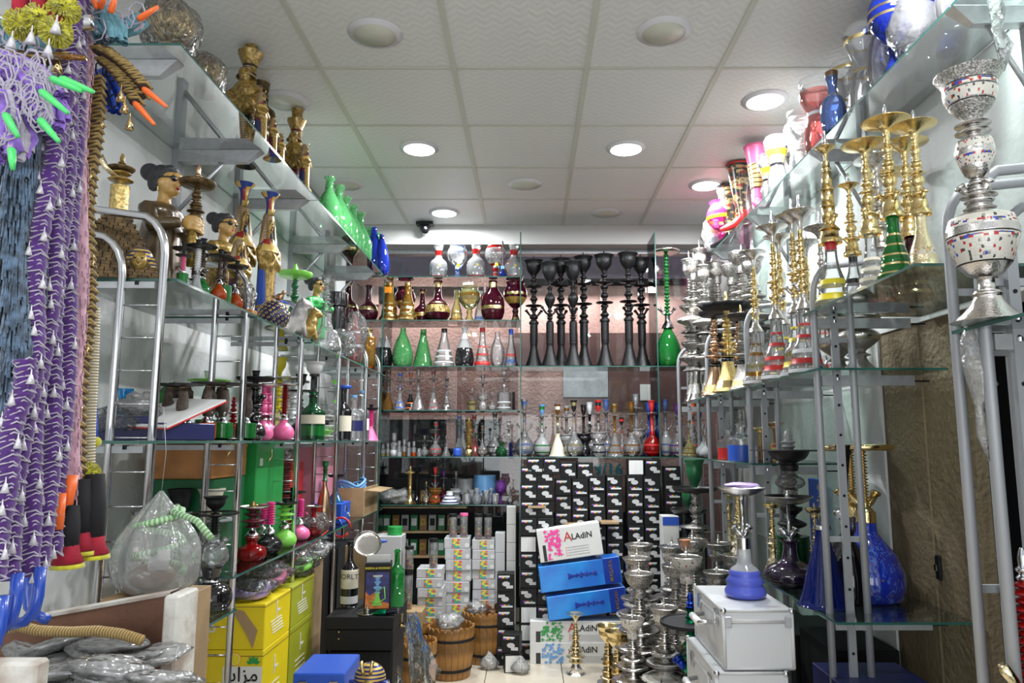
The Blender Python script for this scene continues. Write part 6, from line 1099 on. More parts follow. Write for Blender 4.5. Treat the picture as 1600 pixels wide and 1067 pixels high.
for i, (px, X, top, m, tr) in enumerate(((1120,1.05,470,'copper',0),(1135,1.04,458,'gold_engraved',1),(1149,1.10,475,'copper',0),(1159,1.07,478,'silver_engraved',0))):
    l, h = rb(px, X, top); mk('engraved_pipe', [('base','bell',.155,0,.36,m,((.1,.3,'gold_engraved' if m != 'gold_engraved' else 'gold'),(.82,1,'black_gloss'))),('neck','vaseball',.05,.34,.56,'gold' if m == 'gold_engraved' else m),('stem','baluster',.04,.55,.86,m),('tip','tip',.03,.84,1,'gold'),('port',2.5,.40,.08,m)] + ([('tray',[(.1,0),(.8,.3),(1,1),(.9,1),(.1,.6)],.27,.80,.86,'black_matte',(),{'fl':.06,'fln':12,'seg':36})] if tr else [('tray','tray',.16,.82,.88,'dark_tray')]), f'{"pipe with black scalloped tray and gold bell base" if tr else ["copper engraved pipe left of the gold bell one","","copper engraved pipe right of the gold bell one","silver engraved pipe beside the grey upright"][i]}', 'water pipe', l, h, CG, px)
FG = 'tall silver mosaic pipes in the far right corner'
for i, (px, X, top, k) in enumerate(((1066,1.07,412,0),(1076,1.15,400,0),(1084,1.05,398,1),(1092,1.20,418,1),(1103,1.08,403,0),(1110,1.16,425,2))):
    l, h = rb(px, X, top); SLIM.append(1); mk('silver_pipe', S_floor('silver','silver_engraved','mosaic',k), f'tall silver pipe with mosaic in the far right corner, {nth(i)} from the left', 'water pipe', (l[0], min(l[1], 4.68), l[2]), h*.97, FG, px)
for i, (px, X, top) in enumerate(((1128,1.30,398),(1145,1.30,410),(1165,1.32,392),(1180,1.30,400))):
    l, h = rb(px, X, top); mk('silver_pipe', S_floor('silver','silver_engraved','silver_engraved',i%3), f'engraved silver pipe in the rear row by the right wall, {nth(i)} from the left', 'water pipe', l, h, FG, px)
# middle shelf
def r3(px, X, top): return side(px, X, ZR3, top)
for i, (px, X, top, shp, m, bd, d) in enumerate(((1159,1.08,640,'bottle','glass_bright',((.0,.42,'blue'),),'clear bottle pipe with deep blue liquid behind the grey upright'),(1135,1.12,652,'bottle','glass_bright',((.0,.36,'red'),),'clear bottle pipe with red liquid left of the blue one'))):
    l, h = r3(px, X, top); t = mk('liquid_bottle', [('body',shp,.26,0,.72,m,bd),('neck','beads',.08,.7,1,'glass_bright')], d, 'bottle', l, h)
for i, (px, X, top, acc, m) in enumerate(((1079,1.06,655,'glass_amber','glass_yellow'),(1066,1.10,650,'orange','glass_bright'),(1095,1.12,662,None,'glass_frost'),(1103,1.06,670,None,'glass_frost'))):
    l, h = r3(px, X, top); mk('glass_water_pipe', gp('cone' if i == 0 else 'ball', acc, m, nm=m, R=.24), f'small glass pipe on the right middle far shelf, {nth(i)} from the left', 'water pipe', l, h, 'small glass pipes on the right middle far shelf')
for i, (px, X, top, m) in enumerate(((1190,1.20,668,'gold'),(1212,1.24,660,'copper'))):
    l, h = r3(px, X, top); mk('mesh_stem_pipe', [('base','drum',.12,0,.45,'egypt_paint' if i else 'brown'),('stem','twist',.07,.43,.86,m),('tray','bowl',.26,.84,1,m)], f'pipe stem with small {["gold","copper"][i]} bowl on the middle shelf by the wall', 'water pipe', (l[0],max(l[1],3.4),l[2]), h)
# low shelf: pearl and gold pipes, black swirl, blue bottles
def rl(px, X, top): return side(px, X, ZRl, top)
QG = 'pearl and gold pipes on the right low shelf'
for i, (px, X, top) in enumerate(((1131,1.07,758),(1144,1.14,768),(1155,1.06,762),(1208,1.10,778),(1276,1.20,785))):
    l, h = rl(px, X, top); mk('pearl_gold_pipe', S_pearl(), ['pearl and gold pipe first from the left on the right low shelf','pearl and gold pipe second from the left, partly hidden','pearl and gold pipe third from the left beside the grey upright','pearl and gold pipe left of the black swirl glass pipe','pearl and gold pipe behind the blue cone bottle'][i], 'water pipe', l, h, QG, px)
pm('swirl_black', (.010,.007,.014), .12, coat=.6, col2=(.028,.014,.045), nscale=16)
l, h = rl(1237, 1.06, 775); mk('black_swirl_pipe', [('base','ball_neck',.30,0,.52,'swirl_black',(),{'fl':.015,'fln':14,'seg':42}),('collar','drum',.065,.40,.52,'chrome'),('stem','plain',.028,.5,.94,'chrome'),('tray','tray_deep',.28,.90,1,'silver'),('tip','tip',.04,.98,1.06,'chrome'),('port',2.8,.55,.09,'chrome',.03),('port',.3,.55,.09,'chrome',.03)], 'glossy black swirled ball pipe with silver dish tray', 'water pipe', l, h)
l, h = rl(1249, 1.16, 672); mk('black_bowl_pipe', [('base','drum',.11,0,.28,'glass_dkgreen'),('lower_stem','vaseball',.05,.27,.56,'black_metal'),('film_knot','ball',.10,.60,.72,'film'),('stem','baluster',.045,.55,.84,'silver_engraved'),('bowl','bowl',.14,.72,.86,'black_metal'),('tray','tray_flat',.26,.855,.865,'black_matte'),('top','tip',.06,.86,1,'grey')], 'tall pipe with black bowl and silver tip behind the swirled black pipe', 'water pipe', l, h)
l, h = rl(1308, 1.06, 800); pm('blue_streak', (.02,.06,.35), .12, coat=.6, col2=(.04,.10,.30), nscale=8)
mk('blue_cone_bottle', [('body','cone',.33,0,1,'glass_deepblue'),('lip','drum',.11,.97,1.02,'chrome')], 'dark blue glass cone bottle just behind the grey upright', 'bottle', l, h*.82); 
t = thing('chrome_spout_pipe', 'black and chrome slanted pipe mouth beside the blue cone bottle', 'fitting', (1.17, max(2.6, Yx(1318,1.15,1.0)), ZRl+.0005)); part(t, 'body', lathe('teardrop', .07, .26, 'black_gloss')); part(t, 'spout', MB().tube([(0,0,.24),(-.02,-.02,.30),(-.05,-.04,.33)], [.016,.016,.02], 'chrome', 10).mesh()); part(t, 'tall_neck', lathe('trumpet', .03, .32, 'glass_smoke'), (0,0,.24))
def fleck(name, stops, scale, stretch, dist, rough=.1):
    m, nt, N, L, b = newmat(name); tc = N.new('ShaderNodeTexCoord'); mp = N.new('ShaderNodeMapping'); mp.inputs['Scale'].default_value = stretch; mp.inputs['Rotation'].default_value = (0,.5,0)
    n = N.new('ShaderNodeTexNoise'); n.inputs['Scale'].default_value = scale; n.inputs['Detail'].default_value = 2; n.inputs['Distortion'].default_value = dist
    L.new(tc.outputs['Object'], mp.inputs[0]); L.new(mp.outputs[0], n.inputs['Vector']); r = N.new('ShaderNodeValToRGB'); L.new(n.outputs[0], r.inputs[0]); e = r.color_ramp.elements
    while len(e) < len(stops): e.new(.5)
    for i, (p, c) in enumerate(stops): e[i].position = p; e[i].color = (*c, 1)
    L.new(r.outputs[0], b.inputs['Base Color']); b.inputs['Roughness'].default_value = rough; b.inputs['Coat Weight'].default_value = .8; return m
fleck('blue_fleck', [(.30,(.16,.11,.12)),(.39,(.009,.022,.28)),(.56,(.010,.025,.34)),(.62,(.07,.15,.52)),(.70,(.009,.022,.26))], 22, (1,1,.45), 1.5)
for i, (px, X, top, R, m, d) in enumerate(((1354,1.25,692,.215,'blue_fleck','huge blue glass pipe with copper flecks and gold collar'),(1334,1.28,694,.19,'swirl_black','large maroon black glass pipe with gold collar beside the blue one'))):
    l, h = rl(px, X, top); mk('large_glass_pipe', [('base','ball_neck' if False else [(0,0),(.75,0),(.92,.05),(1,.22),(.98,.36),(.80,.58),(.45,.76),(.30,.86),(.27,1)],R,0,.50,m,(),{'seg':40}),('collar','drum',.062,.49,.56,'gold'),('neck','dome',.055,.555,.62,'gold'),('stem','twist',.032,.60,.95,'gold'),('tray','tray_flat',.20,.945,.99,'gold'),('port',2.6,.58,.10,'gold',.022),('port',.4,.58,.10,'gold',.022)], d, 'water pipe', (min(l[0],1.46-R*h-.005), l[1], l[2]), h, 'two large gold collared pipes')
for i, (px, X, top, m) in enumerate(((1226,1.22,790,'mosaic'),(1290,1.30,742,'glass_turq'))):
    l, h = rl(px, X, top); mk('slim_pipe', [('base','bell',.12,0,.4,m),('stem','baluster',.05,.38,1,'silver')], ['slim pipe with mosaic base by the wall','slim turquoise pipe by the wall'][i], 'water pipe', l, h)
t = thing('blue_packet', 'bright blue packet hanging behind the black bowl pipe', 'packet', (1.40, 3.62, ZRl+.0005), mesh=MB().box((0,0,.2), (.03,.10,.40), 'blue', bev=.004).mesh())
# nearest shelf: big silver mosaic pipe
l, h = side(1543, 1.13, ZR0, 106); l = (1.13, min(l[1], 1.58), ZR0+.0005); l = (Xp(1540, l[1], ZR0), l[1], l[2]); h = Zy(106, l[1])-ZR0
mk('mosaic_pipe', [tuple(list(p_)+([{}] if False else [])) for p_ in S_mosaic()], 'large silver water pipe with white, red and blue mosaic on the nearest right shelf', 'water pipe', l, h*.97, None, 2.2)
thing('brush_bundle', 'bundle of tan dried brush bristles at the right picture edge', 'brush', (1.36, 1.66, ZR0+.0005), mesh=(lambda b: [b.tube([(random.uniform(-.02,.02),random.uniform(-.02,.02),0),(random.uniform(-.09,.09),random.uniform(-.03,.03),random.uniform(.16,.26))], .0016, 'cream', 3) for k in range(130)] and b)(MB()).mesh())
t = thing('hanging_film', 'long twisted strip of clear film draped from the nearest right shelf', 'film', (1.02, 1.66, ZR0-.012)); part(t, 'film_wrap', MB().tube([(.06,0,.024),(.0,-.01,.016),(-.012,-.012,-.02),(-.005,-.012,-.07),(.012,-.012,-.12),(.0,-.012,-.17),(.004,-.01,-.23),(.012,-.01,-.29)], [.008,.018,.020,.026,.030,.010,.014,.003], 'film_white', 9).mesh())
t = thing('gold_neck_pipe', 'red ribbed pipe with gold side tube cut by the right picture edge', 'water pipe', (Xp(1612,1.62,.9), 1.62, .0005)); part(t, 'base', lathe('ball_neck', .07, .78, 'gold')); part(t, 'stem', lathe('twist', .030, .30, 'glass_red'), (0,0,.76)); part(t, 'tip', lathe('tip', .02, .08, 'chrome'), (0,0,1.05)); part(t, 'side_tube', MB().tube([(-.02,0,.80),(-.05,-.01,.86),(-.075,-.02,.89)], .012, 'pale_gold', 10).mesh())
# goods glimpsed in the dark room beyond the doorway
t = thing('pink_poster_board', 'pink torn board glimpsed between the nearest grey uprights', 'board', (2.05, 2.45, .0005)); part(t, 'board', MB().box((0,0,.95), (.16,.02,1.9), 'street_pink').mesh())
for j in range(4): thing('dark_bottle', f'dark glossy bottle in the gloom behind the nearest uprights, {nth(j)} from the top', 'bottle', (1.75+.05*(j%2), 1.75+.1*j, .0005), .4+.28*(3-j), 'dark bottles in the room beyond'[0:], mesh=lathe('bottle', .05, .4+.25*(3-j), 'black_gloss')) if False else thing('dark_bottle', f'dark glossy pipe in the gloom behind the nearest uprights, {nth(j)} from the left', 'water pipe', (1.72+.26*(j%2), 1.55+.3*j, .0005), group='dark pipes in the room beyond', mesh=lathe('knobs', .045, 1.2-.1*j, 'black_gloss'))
# aluminium cases
def alucase(label, loc, w_, d_, h_, rz=0):
    t = thing('aluminium_case', label, 'case', loc, rz, 'silver aluminium cases'); pm('alu_panel', (.62,.63,.64), .45, .35) if 'alu_panel' not in MATS else 0
    part(t, 'body', MB().box((0,0,h_*.40), (w_,d_,h_*.79), 'alu_panel', bev=.006).mesh()); part(t, 'lid', MB().box((0,0,h_*.90), (w_,d_,h_*.195), 'alu_panel', bev=.006).mesh())
    r = .006
    for x in (-w_/2, w_/2):
        for y in (-d_/2, d_/2): part(t, 'corner_rail', MB().tube([(x,y,.006),(x,y,h_-.006)], r, 'lightgrey', 8).mesh())
    for z in (.005, h_*.795, h_*.815, h_-.004): part(t, 'edge_rail', MB().tube([(-w_/2,-d_/2,z),(w_/2,-d_/2,z),(w_/2,d_/2,z),(-w_/2,d_/2,z),(-w_/2,-d_/2,z)], r*.8, 'lightgrey', 6).mesh())
    for x in (-w_/2, w_/2):
        for y in (-d_/2, d_/2): part(t, 'corner_cap', cached('ccap', lambda: MB().ell((0,0,0),(.010,.010,.010),'chrome').mesh()), (x,y,h_-.004))
    for x in (-w_*.44, w_*.44): part(t, 'hinge', MB().box((x,-d_/2-.004,h_*.80), (.022,.006,.034), 'satin_metal', bev=.002).mesh())
    for y in (-d_*.3, d_*.3): part(t, 'latch', MB().box((-w_/2-.004,y,h_*.79), (.008,.03,.05), 'chrome', bev=.002).mesh())
    hd = part(t, 'handle', MB().tube([(-w_/2-.004,-.06,h_*.62),(-w_/2-.045,-.05,h_*.60),(-w_/2-.045,.05,h_*.60),(-w_/2-.004,.06,h_*.62)], .008, 'chrome', 8).mesh()); part(hd, 'grip', MB().tube([(-w_/2-.046,-.05,h_*.60),(-w_/2-.046,.05,h_*.60)], .012, 'white_gloss', 8).mesh())
    return t
zA = 2.42; XcL, XcR = Xp(1134,zA,.6), Xp(1242,zA,.6); zt1 = Zy(952, zA); zb1 = Zy(1047, zA); 
alucase('upper silver aluminium case with blue pipe base on it', ((XcL+XcR)/2, zA+.20, zb1), XcR-XcL, .40, zt1-zb1); alucase('lower silver aluminium case under the other', ((XcL+XcR)/2-.03, zA+.20, zb1-.262), XcR-XcL, .42, .26)
box_thing('case_stand', 'plain dark carton carrying the aluminium cases', 'carton', ((XcL+XcR)/2-.02, zA+.20, .0005), (.26,.38,zb1-.264), 'navy')
Y = zA+.19; X = Xp(1165, Y, zt1); h = Zy(757, Y)-zt1
t = mk('frosted_blue_pipe', [('base',[(0,0),(.85,0),(1,.05),(1,.14),(.86,.24),(.84,.27),(.92,.33),(.78,.42),(.74,.45),(.78,.50),(.62,.60),(.42,.66),(.36,.72),(.34,1)],.19,0,.44,'frost_blue',((.56,1,'glass_frost'),),{'seg':28}),('collar','drum',.062,.42,.54,'chrome'),('stem','plain',.022,.52,.93,'chrome'),('tray','tray_deep',.22,.92,1,'silver'),('port',2.4,.55,.09,'chrome',.024),('port',.6,.55,.09,'chrome',.024)], 'frosted blue and white pipe with chrome stem standing on the aluminium case', 'water pipe', (X, Y, zt1+.001), h*.97)
thing('folded_film_packet', 'lilac film packet lying in the silver tray above the frosted blue pipe', 'packet', (X, Y, zt1+h*.972), mesh=bag_mesh(111,.062,.05,.010,'lilac',.3))
for j in range(3): box_thing('navy_carton', f'dark navy carton under the right low shelf, {nth(j)} from the bottom', 'carton', (1.17, 2.60, .0005+.19*j), (.30,.30,.188), 'navy')
for j in range(3): box_thing('dark_carton', f'dark carton deep under the right low shelf, {nth(j)} from the camera', 'carton', (1.315, 3.15+.42*j, .0005), (.25,.38,.55-.05*j), 'black_matte')
thing('film_bag', 'small film bag with gold fittings before the navy cartons', 'bag', (1.17, 2.38, .0005), mesh=bag_mesh(112,.05,.04,.05,'film',.4))
# ================= FLOOR CLUSTER OF SILVER PIPES =================
KG = 'silver pipes standing on the floor by the aluminium cases'
fl = [ # px at base, Y, top py, variant, mats
 (1003,3.72,855,0,('silver','silver_engraved','silver')),(1026,3.85,838,0,('silver','silver_engraved','mosaic')),(1018,3.58,873,2,('silver','silver_engraved','silver')),(1043,3.62,872,1,('silver','silver_engraved','mosaic')),
 (1058,3.98,843,0,('silver','silver_engraved','mosaic')),(1083,3.90,826,1,('silver','silver_engraved','silver')),(1068,3.52,850,1,('silver','mosaic','mosaic')),(1094,3.55,880,0,('silver','silver_engraved','silver')),
 (1047,3.40,938,1,('silver','silver_engraved','mosaic')),(1062,3.30,925,0,('silver','silver_engraved','mosaic')),(1104,4.02,836,0,('silver','silver_engraved','silver')),(1118,3.78,850,1,('silver','silver_engraved','silver')),(1074,3.27,955,2,('dark_tray','silver_engraved','silver')),(1032,3.33,950,2,('silver','mosaic','silver')),(1098,3.33,930,0,('silver','silver_engraved','mosaic')),(1112,3.45,905,1,('silver','silver_engraved','silver'))]
for i, (px, Y, top, k, (a, b_, c_)) in enumerate(sorted(fl)):
    X = Xp(px, Y, .3); h = Zy(top, Y); mk('silver_floor_pipe', S_floor(a, b_, c_, k), f'silver pipe standing on the floor, {nth(i)} from the left', 'water pipe', (X, Y, .0005), h*.98, KG, px)
Y = 3.15; mk('green_metal_pipe', [('base','bell',.12,0,.2,'green_metal' if False else 'glass_green'),('lower_stem','vaseball',.045,.18,.5,'green_metallic'),('stem','twist',.035,.48,.9,'green_metallic'),('tray','tray_flat',.16,.80,.83,'black_matte'),('tip','tip',.03,.9,1,'blue_metallic'),('port',2.9,.4,.10,'blue_metallic',.02),('port',3.3,.6,.08,'blue_metallic',.02)], 'slim metallic green pipe with black tray at the front of the floor group', 'water pipe', (Xp(1086,Y,.3), Y, .0005), Zy(920,Y)*.98) if False else None
pm('green_metallic', (.0,.22,.10), .2, .8); pm('blue_metallic', (.01,.04,.35), .2, .8)
mk('green_metal_pipe', [('base','bell',.12,0,.2,'green_metallic'),('lower_stem','vaseball',.05,.18,.5,'green_metallic'),('stem','baluster',.045,.48,.92,'green_metallic'),('tray','tray_flat',.16,.83,.86,'black_matte'),('tip','tip',.03,.91,1,'blue_metallic'),('port',2.9,.4,.10,'blue_metallic',.02),('port',3.3,.6,.08,'blue_metallic',.02)], 'slim metallic green pipe with black tray at the front of the floor group', 'water pipe', (Xp(1084,3.05,.3), 3.05, .0005), Zy(916,3.05)*.98)
red_ = (Xp(1070,3.52,.9), 3.52, Zy(850,3.52)*.96); mk('clay_bowl', [('b','cup',.5,0,1,'terracotta')], 'red clay bowl sitting on the tallest silver floor pipe', 'bowl', red_, .055, flat=True)
p = at_z(900, 1052, 0); h = Zy(958, p.y); mk('gold_silver_pipe_base', [('base','bell',.17,0,.22,'silver',((.2,.5,'mosaic_gold'),)),('belly','vaseball',.085,.20,.48,'pale_gold'),('stem','baluster',.055,.46,.82,'gold'),('bowl','trumpet',.16,.80,1,'pale_gold')], 'small gold and silver pipe alone on the floor tiles', 'water pipe', (p.x, p.y, .0005), h)
for i, (px, Y, top) in enumerate(((957,3.75,978),(971,3.62,985))): mk('gold_pipe_base', [('base','bell',.14,0,.25,'pale_gold'),('stem','vaseball',.08,.22,.5,'pale_gold'),('neck','baluster',.06,.48,.84,'gold'),('bowl','cup',.13,.82,1,'gold',((.5,.7,'gold_engraved'),))], f'gold pipe in front of the silver floor pipes, {["left","right"][i]} one', 'water pipe', (Xp(px,Y,.2), Y, .0005), Zy(top,Y), 'pair of gold floor pipes')
# dark pipes on stands behind, at the corner
for i, (px, Y, top) in enumerate(((1086,4.45,718),(1078,4.62,760))): mk('dark_tall_pipe', [('base','ball',.10,0,.25,'black_gloss'),('stem','knobs',.035,.24,.84,'black_metal' if i else 'silver_engraved'),('tray','tray',.11,.84,.87,'dark_tray'),('bowl','cup',.05,.87,1,'dkgreen')], ['tall dark pipe with green bowl in the far right corner','shorter dark pipe in the far right corner'][i], 'water pipe', (Xp(px,Y,.8), Y, .0005), Zy(top,Y))
t = box_thing('blue_bottom_carton', 'white carton with blue stripe between last panel and corner pipes', 'carton', (Xp(1049,4.58,.6), 4.62, .0005), (.10,.12,Zy(806,4.56)), 'white_paint'); part(t, 'blue_stripe', MB().box((0,-.061,Zy(806,4.56)-.03), (.10,.0015,.05), 'blue').mesh())
# ================= LEFT MIDDLE GROUND =================
p0 = at_z(508, 1016, 0); zK = 3.2; YK = (zK+.92*sT)/cT-.06
XL, XR_ = Xp(508,YK,.5), Xp(614,YK,.5); zt = Zy(963,YK); zb_ = Zy(1016,YK); dK = .36
t = thing('black_case', 'large black case with brass clasp carrying bottles and printed box', 'case', ((XL+XR_)/2, YK, zb_)); W_ = XR_-XL; H_ = zt-zb_
part(t, 'body', MB().box((0,dK/2,H_*.30), (W_,dK,H_*.6), 'black_matte', bev=.003).mesh()); part(t, 'lid', MB().box((0,dK/2,H_*.805), (W_,dK,H_*.385), 'black_matte', bev=.003).mesh()); part(t, 'brass_clasp', MB().box((W_/2+.004,dK*.5,H_*.6), (.008,.03,.06), 'gold', bev=.002).tube([(W_/2+.005,dK*.5-.03,H_*.5),(W_/2+.02,dK*.5,H_*.42),(W_/2+.005,dK*.5+.03,H_*.5)], .005, 'gold', 6).mesh()); 
for q in (.35,.55): part(t, 'stud', MB().ell((-W_*.3,-.002,H_*q),(.004,.004,.004),'gold').mesh())
t = thing('film_stack', 'dark film-wrapped stack of trays under the black case', 'stack', ((XL+XR_)/2, YK+.18, .0005)); part(t, 'stacked_trays', MB().box((0,0,zb_/2-.002), (W_*.96,.30,zb_-.006), 'black_matte', bev=.01).mesh()); part(t, 'film_wrap', MB().box((0,0,0), (.001,.001,.001), 'film_dark').mesh() if False else bag_mesh(120, W_*.60, .22, zb_*.50, 'film_dark', .10, 30, 18))
# draped clear film at its right
t = thing('draped_film', 'clear film sheet draped down the right side of the black case', 'film', (XR_+.02, YK+.02, .0))
def drape():
    V = []; F = []; n, m = 16, 12
    for i in range(n):
        for j in range(m):
            u, v = i/(n-1), j/(m-1); x = .03+.09*v*(.4+u)+.012*sin(9*u+4*v); y = -.03+.30*u+.015*sin(14*v+5*u); z = zt-.03-(zt-.10)*v*(.75+.25*sin(3*u+1)); V.append((x, y, z))
    for i in range(n-1):
        for j in range(m-1): F.append((i*m+j, (i+1)*m+j, (i+1)*m+j+1, i*m+j+1))
    return mesh_from(V, F, ['film_sheet'])
part(t, 'film_wrap', drape())
YT = YK+.05
def onc(px, dy, top): Y = YK+dy; return (Xp(px, Y, zt), Y, zt+.0005), Zy(top, Y)-zt
l, h = onc(545, .20, 845); mk('wine_bottle', [('body','bottle',.135,0,.95,'glass_dkgreen' if False else 'black_gloss',((.30,.60,'cream'),(.06,.18,'white_paint'))),('cork_rim','drum',.05,.95,1,'black_matte')], 'dark wine bottle with cream label on the black case', 'bottle', l, h)
part([o for o in C.objects if o.get('label','').startswith('dark wine bottle with cream label on the black')][0], 'lettering', text_mesh('VORLT', .11, 'black'), (0,-.139,.47), (pi/2,0,0))
l, h = onc(590, .10, 877); pm('print_orange', (.75,.22,.03), .4, noise_amt=.5, nscale=30); pm('print_night', (.02,.03,.20), .3, col2=(.02,.01,.05), nscale=40, coat=.3)
t = thing('printed_pipe_box', 'black printed water pipe box with white flap on the black case', 'box', l, .12); w_, d_ = .115, .09
part(t, 'carton', MB().box((0,0,h/2), (w_,d_,h), 'box_black', bev=.002).mesh()); part(t, 'night_print', MB().box((0,-d_/2-.0005,h*.46), (w_*.9,.001,h*.72), 'print_night').mesh()); part(t, 'flame_print', MB().poly([(-w_*.45,-d_/2-.0014,h*.10),(w_*.45,-d_/2-.0014,h*.10),(w_*.45,-d_/2-.0014,h*.20),(w_*.1,-d_/2-.0014,h*.26),(-w_*.1,-d_/2-.0014,h*.42),(-w_*.3,-d_/2-.0014,h*.36),(-w_*.45,-d_/2-.0014,h*.44)], 'print_orange').mesh())
part(t, 'pipe_print', MB().lat('bell', .022, .06, 'lime', (0,0,0), squash=.05).lat('vaseball', .010, .07, 'skyblue', (0,0,.055), squash=.05).lat('tray', .022, .01, 'lightgrey', (0,0,.12), squash=.05).tube([(0,-.001,.06),(.03,-.001,.08),(.035,-.001,.03),(.0,-.001,.01),(-.03,-.001,.02)], .003, 'lime', 5).mesh(), (0,-d_/2-.003,h*.16)); part(t, 'lettering', text_mesh('SHISHA & HOOKAH', .0125, 'yellow', bold=.0002), (0,-d_/2-.0012,h*.90), (pi/2,0,0)); part(t, 'flap', MB().box((0,-.02,.02), (w_*.9,.002,.045), 'white_paint', bev=.0008).mesh(), (0,0,h), (.3,0,0))
l, h = onc(619, .22, 858); mk('green_square_bottle', [('body',[(0,0),(1,0),(1,0),(1,.55),(.95,.62),(.40,.72),(.34,.78),(.34,.95),(.42,.96),(.42,1)],.19,0,1,'glass_green',(),{'seg':4})], 'green square glass bottle behind the printed pipe box', 'bottle', l, h, None, pi/4+.1)
l, h = onc(574, .05, 938); mk('silver_stub_pipe', [('tray','tray_flat',.9,0,.12,'silver'),('stem','baluster',.2,.10,.8,'chrome'),('tip','tip',.12,.78,1,'chrome')], 'small chrome stem on a round tray lying on the black case', 'tray', l, h*.8)
l, h = onc(572, .26, 855); t = thing('tilted_tray', 'polished oval tray standing tilted behind the printed pipe box', 'tray', (l[0],l[1],l[2])); part(t, 'stem', MB().tube([(0,0,0),(0,0,.26)], .008, 'chrome', 8).mesh()); part(t, 'dish', lathe('tray', .065, .014, 'silver', seg=28), (0,-.01,.27), (.9,.5,0))
t = thing('green_mouthpiece', 'metallic green mouthpiece with black end lying on the black case', 'mouthpiece', (Xp(604,YK+.03,zt), YK+.03, zt+.013), mesh=MB().lat('teardrop', .014, .07, 'green_metallic', (0,0,0), 12, Matrix.Rotation(pi/2-.1,4,'Y') @ Matrix.Rotation(pi,4,'X')).lat('drum', .013, .05, 'black_gloss', (0,0,0), 12, Matrix.Rotation(pi/2-.1,4,'Y')).mesh())
Yq = YK+.55
t = thing('brown_carton_tall', 'slim brown carton standing behind the wine bottle', 'carton', (Xp(562,Yq,.9), Yq, .0005)); part(t, 'carton', MB().box((0,0,Zy(850,Yq)/2), (.12,.10,Zy(850,Yq)), 'kraft_worn', bev=.002).mesh())
t = thing('blue_torch', 'blue cone nozzle lying on the slim brown carton', 'nozzle', (Xp(575,Yq-.02,.9), Yq-.02, Zy(850,Yq)+.018), mesh=MB().tube([(-.05,0,0),(.03,0,0),(.05,0,0),(.10,0,0)], [.006,.010,.016,.004], 'blue', 10).mesh())
t = thing('hose_loop', 'red and blue plastic hose loops hanging behind the case', 'hose', (-1.0, 3.95, .905)); part(t, 'red_loop', MB().tube([(.0+.05*cos(a),0,.05*sin(a)) for a in [k*.4 for k in range(15)]], .006, 'red', 6).mesh()); part(t, 'blue_loop', MB().tube([(-.05+.05*cos(a),0.02,.05*sin(a)) for a in [k*.4 for k in range(15)]], .006, 'blue', 6).mesh())
# blue case and pharaoh head at the bottom edge
YB2 = 2.70; X0_, X1_ = Xp(455,YB2,.4), Xp(536,YB2,.4); zt2 = Zy(1052,YB2)
t = box_thing('blue_flat_case', 'blue case with two chrome latches at the lower picture edge', 'case', ((X0_+X1_)/2, YB2+.12, .0005), (X1_-X0_,.24,zt2), 'blue', bev=.004)
for q in (-.3,.3): part(t, 'latch', MB().box(((X1_-X0_)*q,-.123,zt2-.035), (.03,.006,.02), 'chrome', bev=.001).mesh())
YP = 2.74; t = thing('pharaoh_bust', 'golden pharaoh mask bust with blue striped headdress at the lower edge', 'bust', (Xp(574,YP,.3), YP, .0005)); zz_ = Zy(1022,YP)
part(t, 'plinth', lathe('bell', .075, zz_-.21, 'gold_paint')); part(t, 'face', fuse([('e',(0,0,zz_-.115),(.034,.036,.048)),('e',(0,-.034,zz_-.115),(.008,.012,.014)),('e',(0,-.028,zz_-.140),(.014,.008,.005)),('e',(-.036,0,zz_-.11),(.008,.008,.014)),('e',(.036,0,zz_-.11),(.008,.008,.014)),('t',[(0,0,zz_-.20),(0,0,zz_-.14)],[.045,.026])], .004, 'gold_paint', 1))
part(t, 'eyes', MB().ell((-.013,-.033,zz_-.105),(.009,.005,.004),'black_gloss').ell((.013,-.033,zz_-.105),(.009,.005,.004),'black_gloss').mesh()); part(t, 'headdress', MB().ell((0,.015,zz_-.085),(.058,.04,.055),'nemes_flat').tube([(-.052,0,zz_-.09),(-.062,-.01,zz_-.20)],[.02,.03],'nemes_flat',10).tube([(.052,0,zz_-.09),(.062,-.01,zz_-.20)],[.02,.03],'nemes_flat',10).mesh()); part(t, 'brow_ornament', MB().tube([(-.012,-.04,zz_-.06),(-.02,-.05,zz_-.01)],[.006,.008],'gold',6).tube([(.012,-.04,zz_-.06),(.02,-.05,zz_-.01)],[.006,.008],'gold',6).mesh())
# ================= FOREGROUND LEFT: hanging plastic bag =================
Yh = 1.95; xb = Xp(243, Yh, 1.0); zt_ = Zy(766,Yh); zb3 = Zy(925,Yh)
t = thing('hanging_plastic_bag', 'white plastic bag full of green braided hose beside the chrome ladder', 'bag', (xb, Yh, zb3))
hB = zt_-zb3
def hbag():
    b = MB(); P = [(.0,0),(.62,.0),(.92,.10),(1,.28),(.97,.45),(.75,.62),(.45,.78),(.18,.92),(.04,1)]; P = catmull(P, 4); n = 40; V = []; F = []
    for r, z in P:
        for k in range(n):
            a = 2*pi*k/n; fold = 1+.16*sin(7*a+1+z)*min(1,z*1.8)+.10*sin(15*a)*z+.03*sin(11*z+3*a); rr = r*.104*fold; V.append((rr*cos(a), rr*.8*sin(a), z*hB))
    for i in range(len(P)-1):
        for k in range(n): F.append((i*n+k, i*n+(k+1)%n, (i+1)*n+(k+1)%n, (i+1)*n+k))
    return mesh_from(V, F, ['film_bag'])
part(t, 'film_wrap', hbag())
stripes('green_braid', (.20,.45,.16), (.55,.70,.50), 30, .6, 0, 'Y', bump=.4)
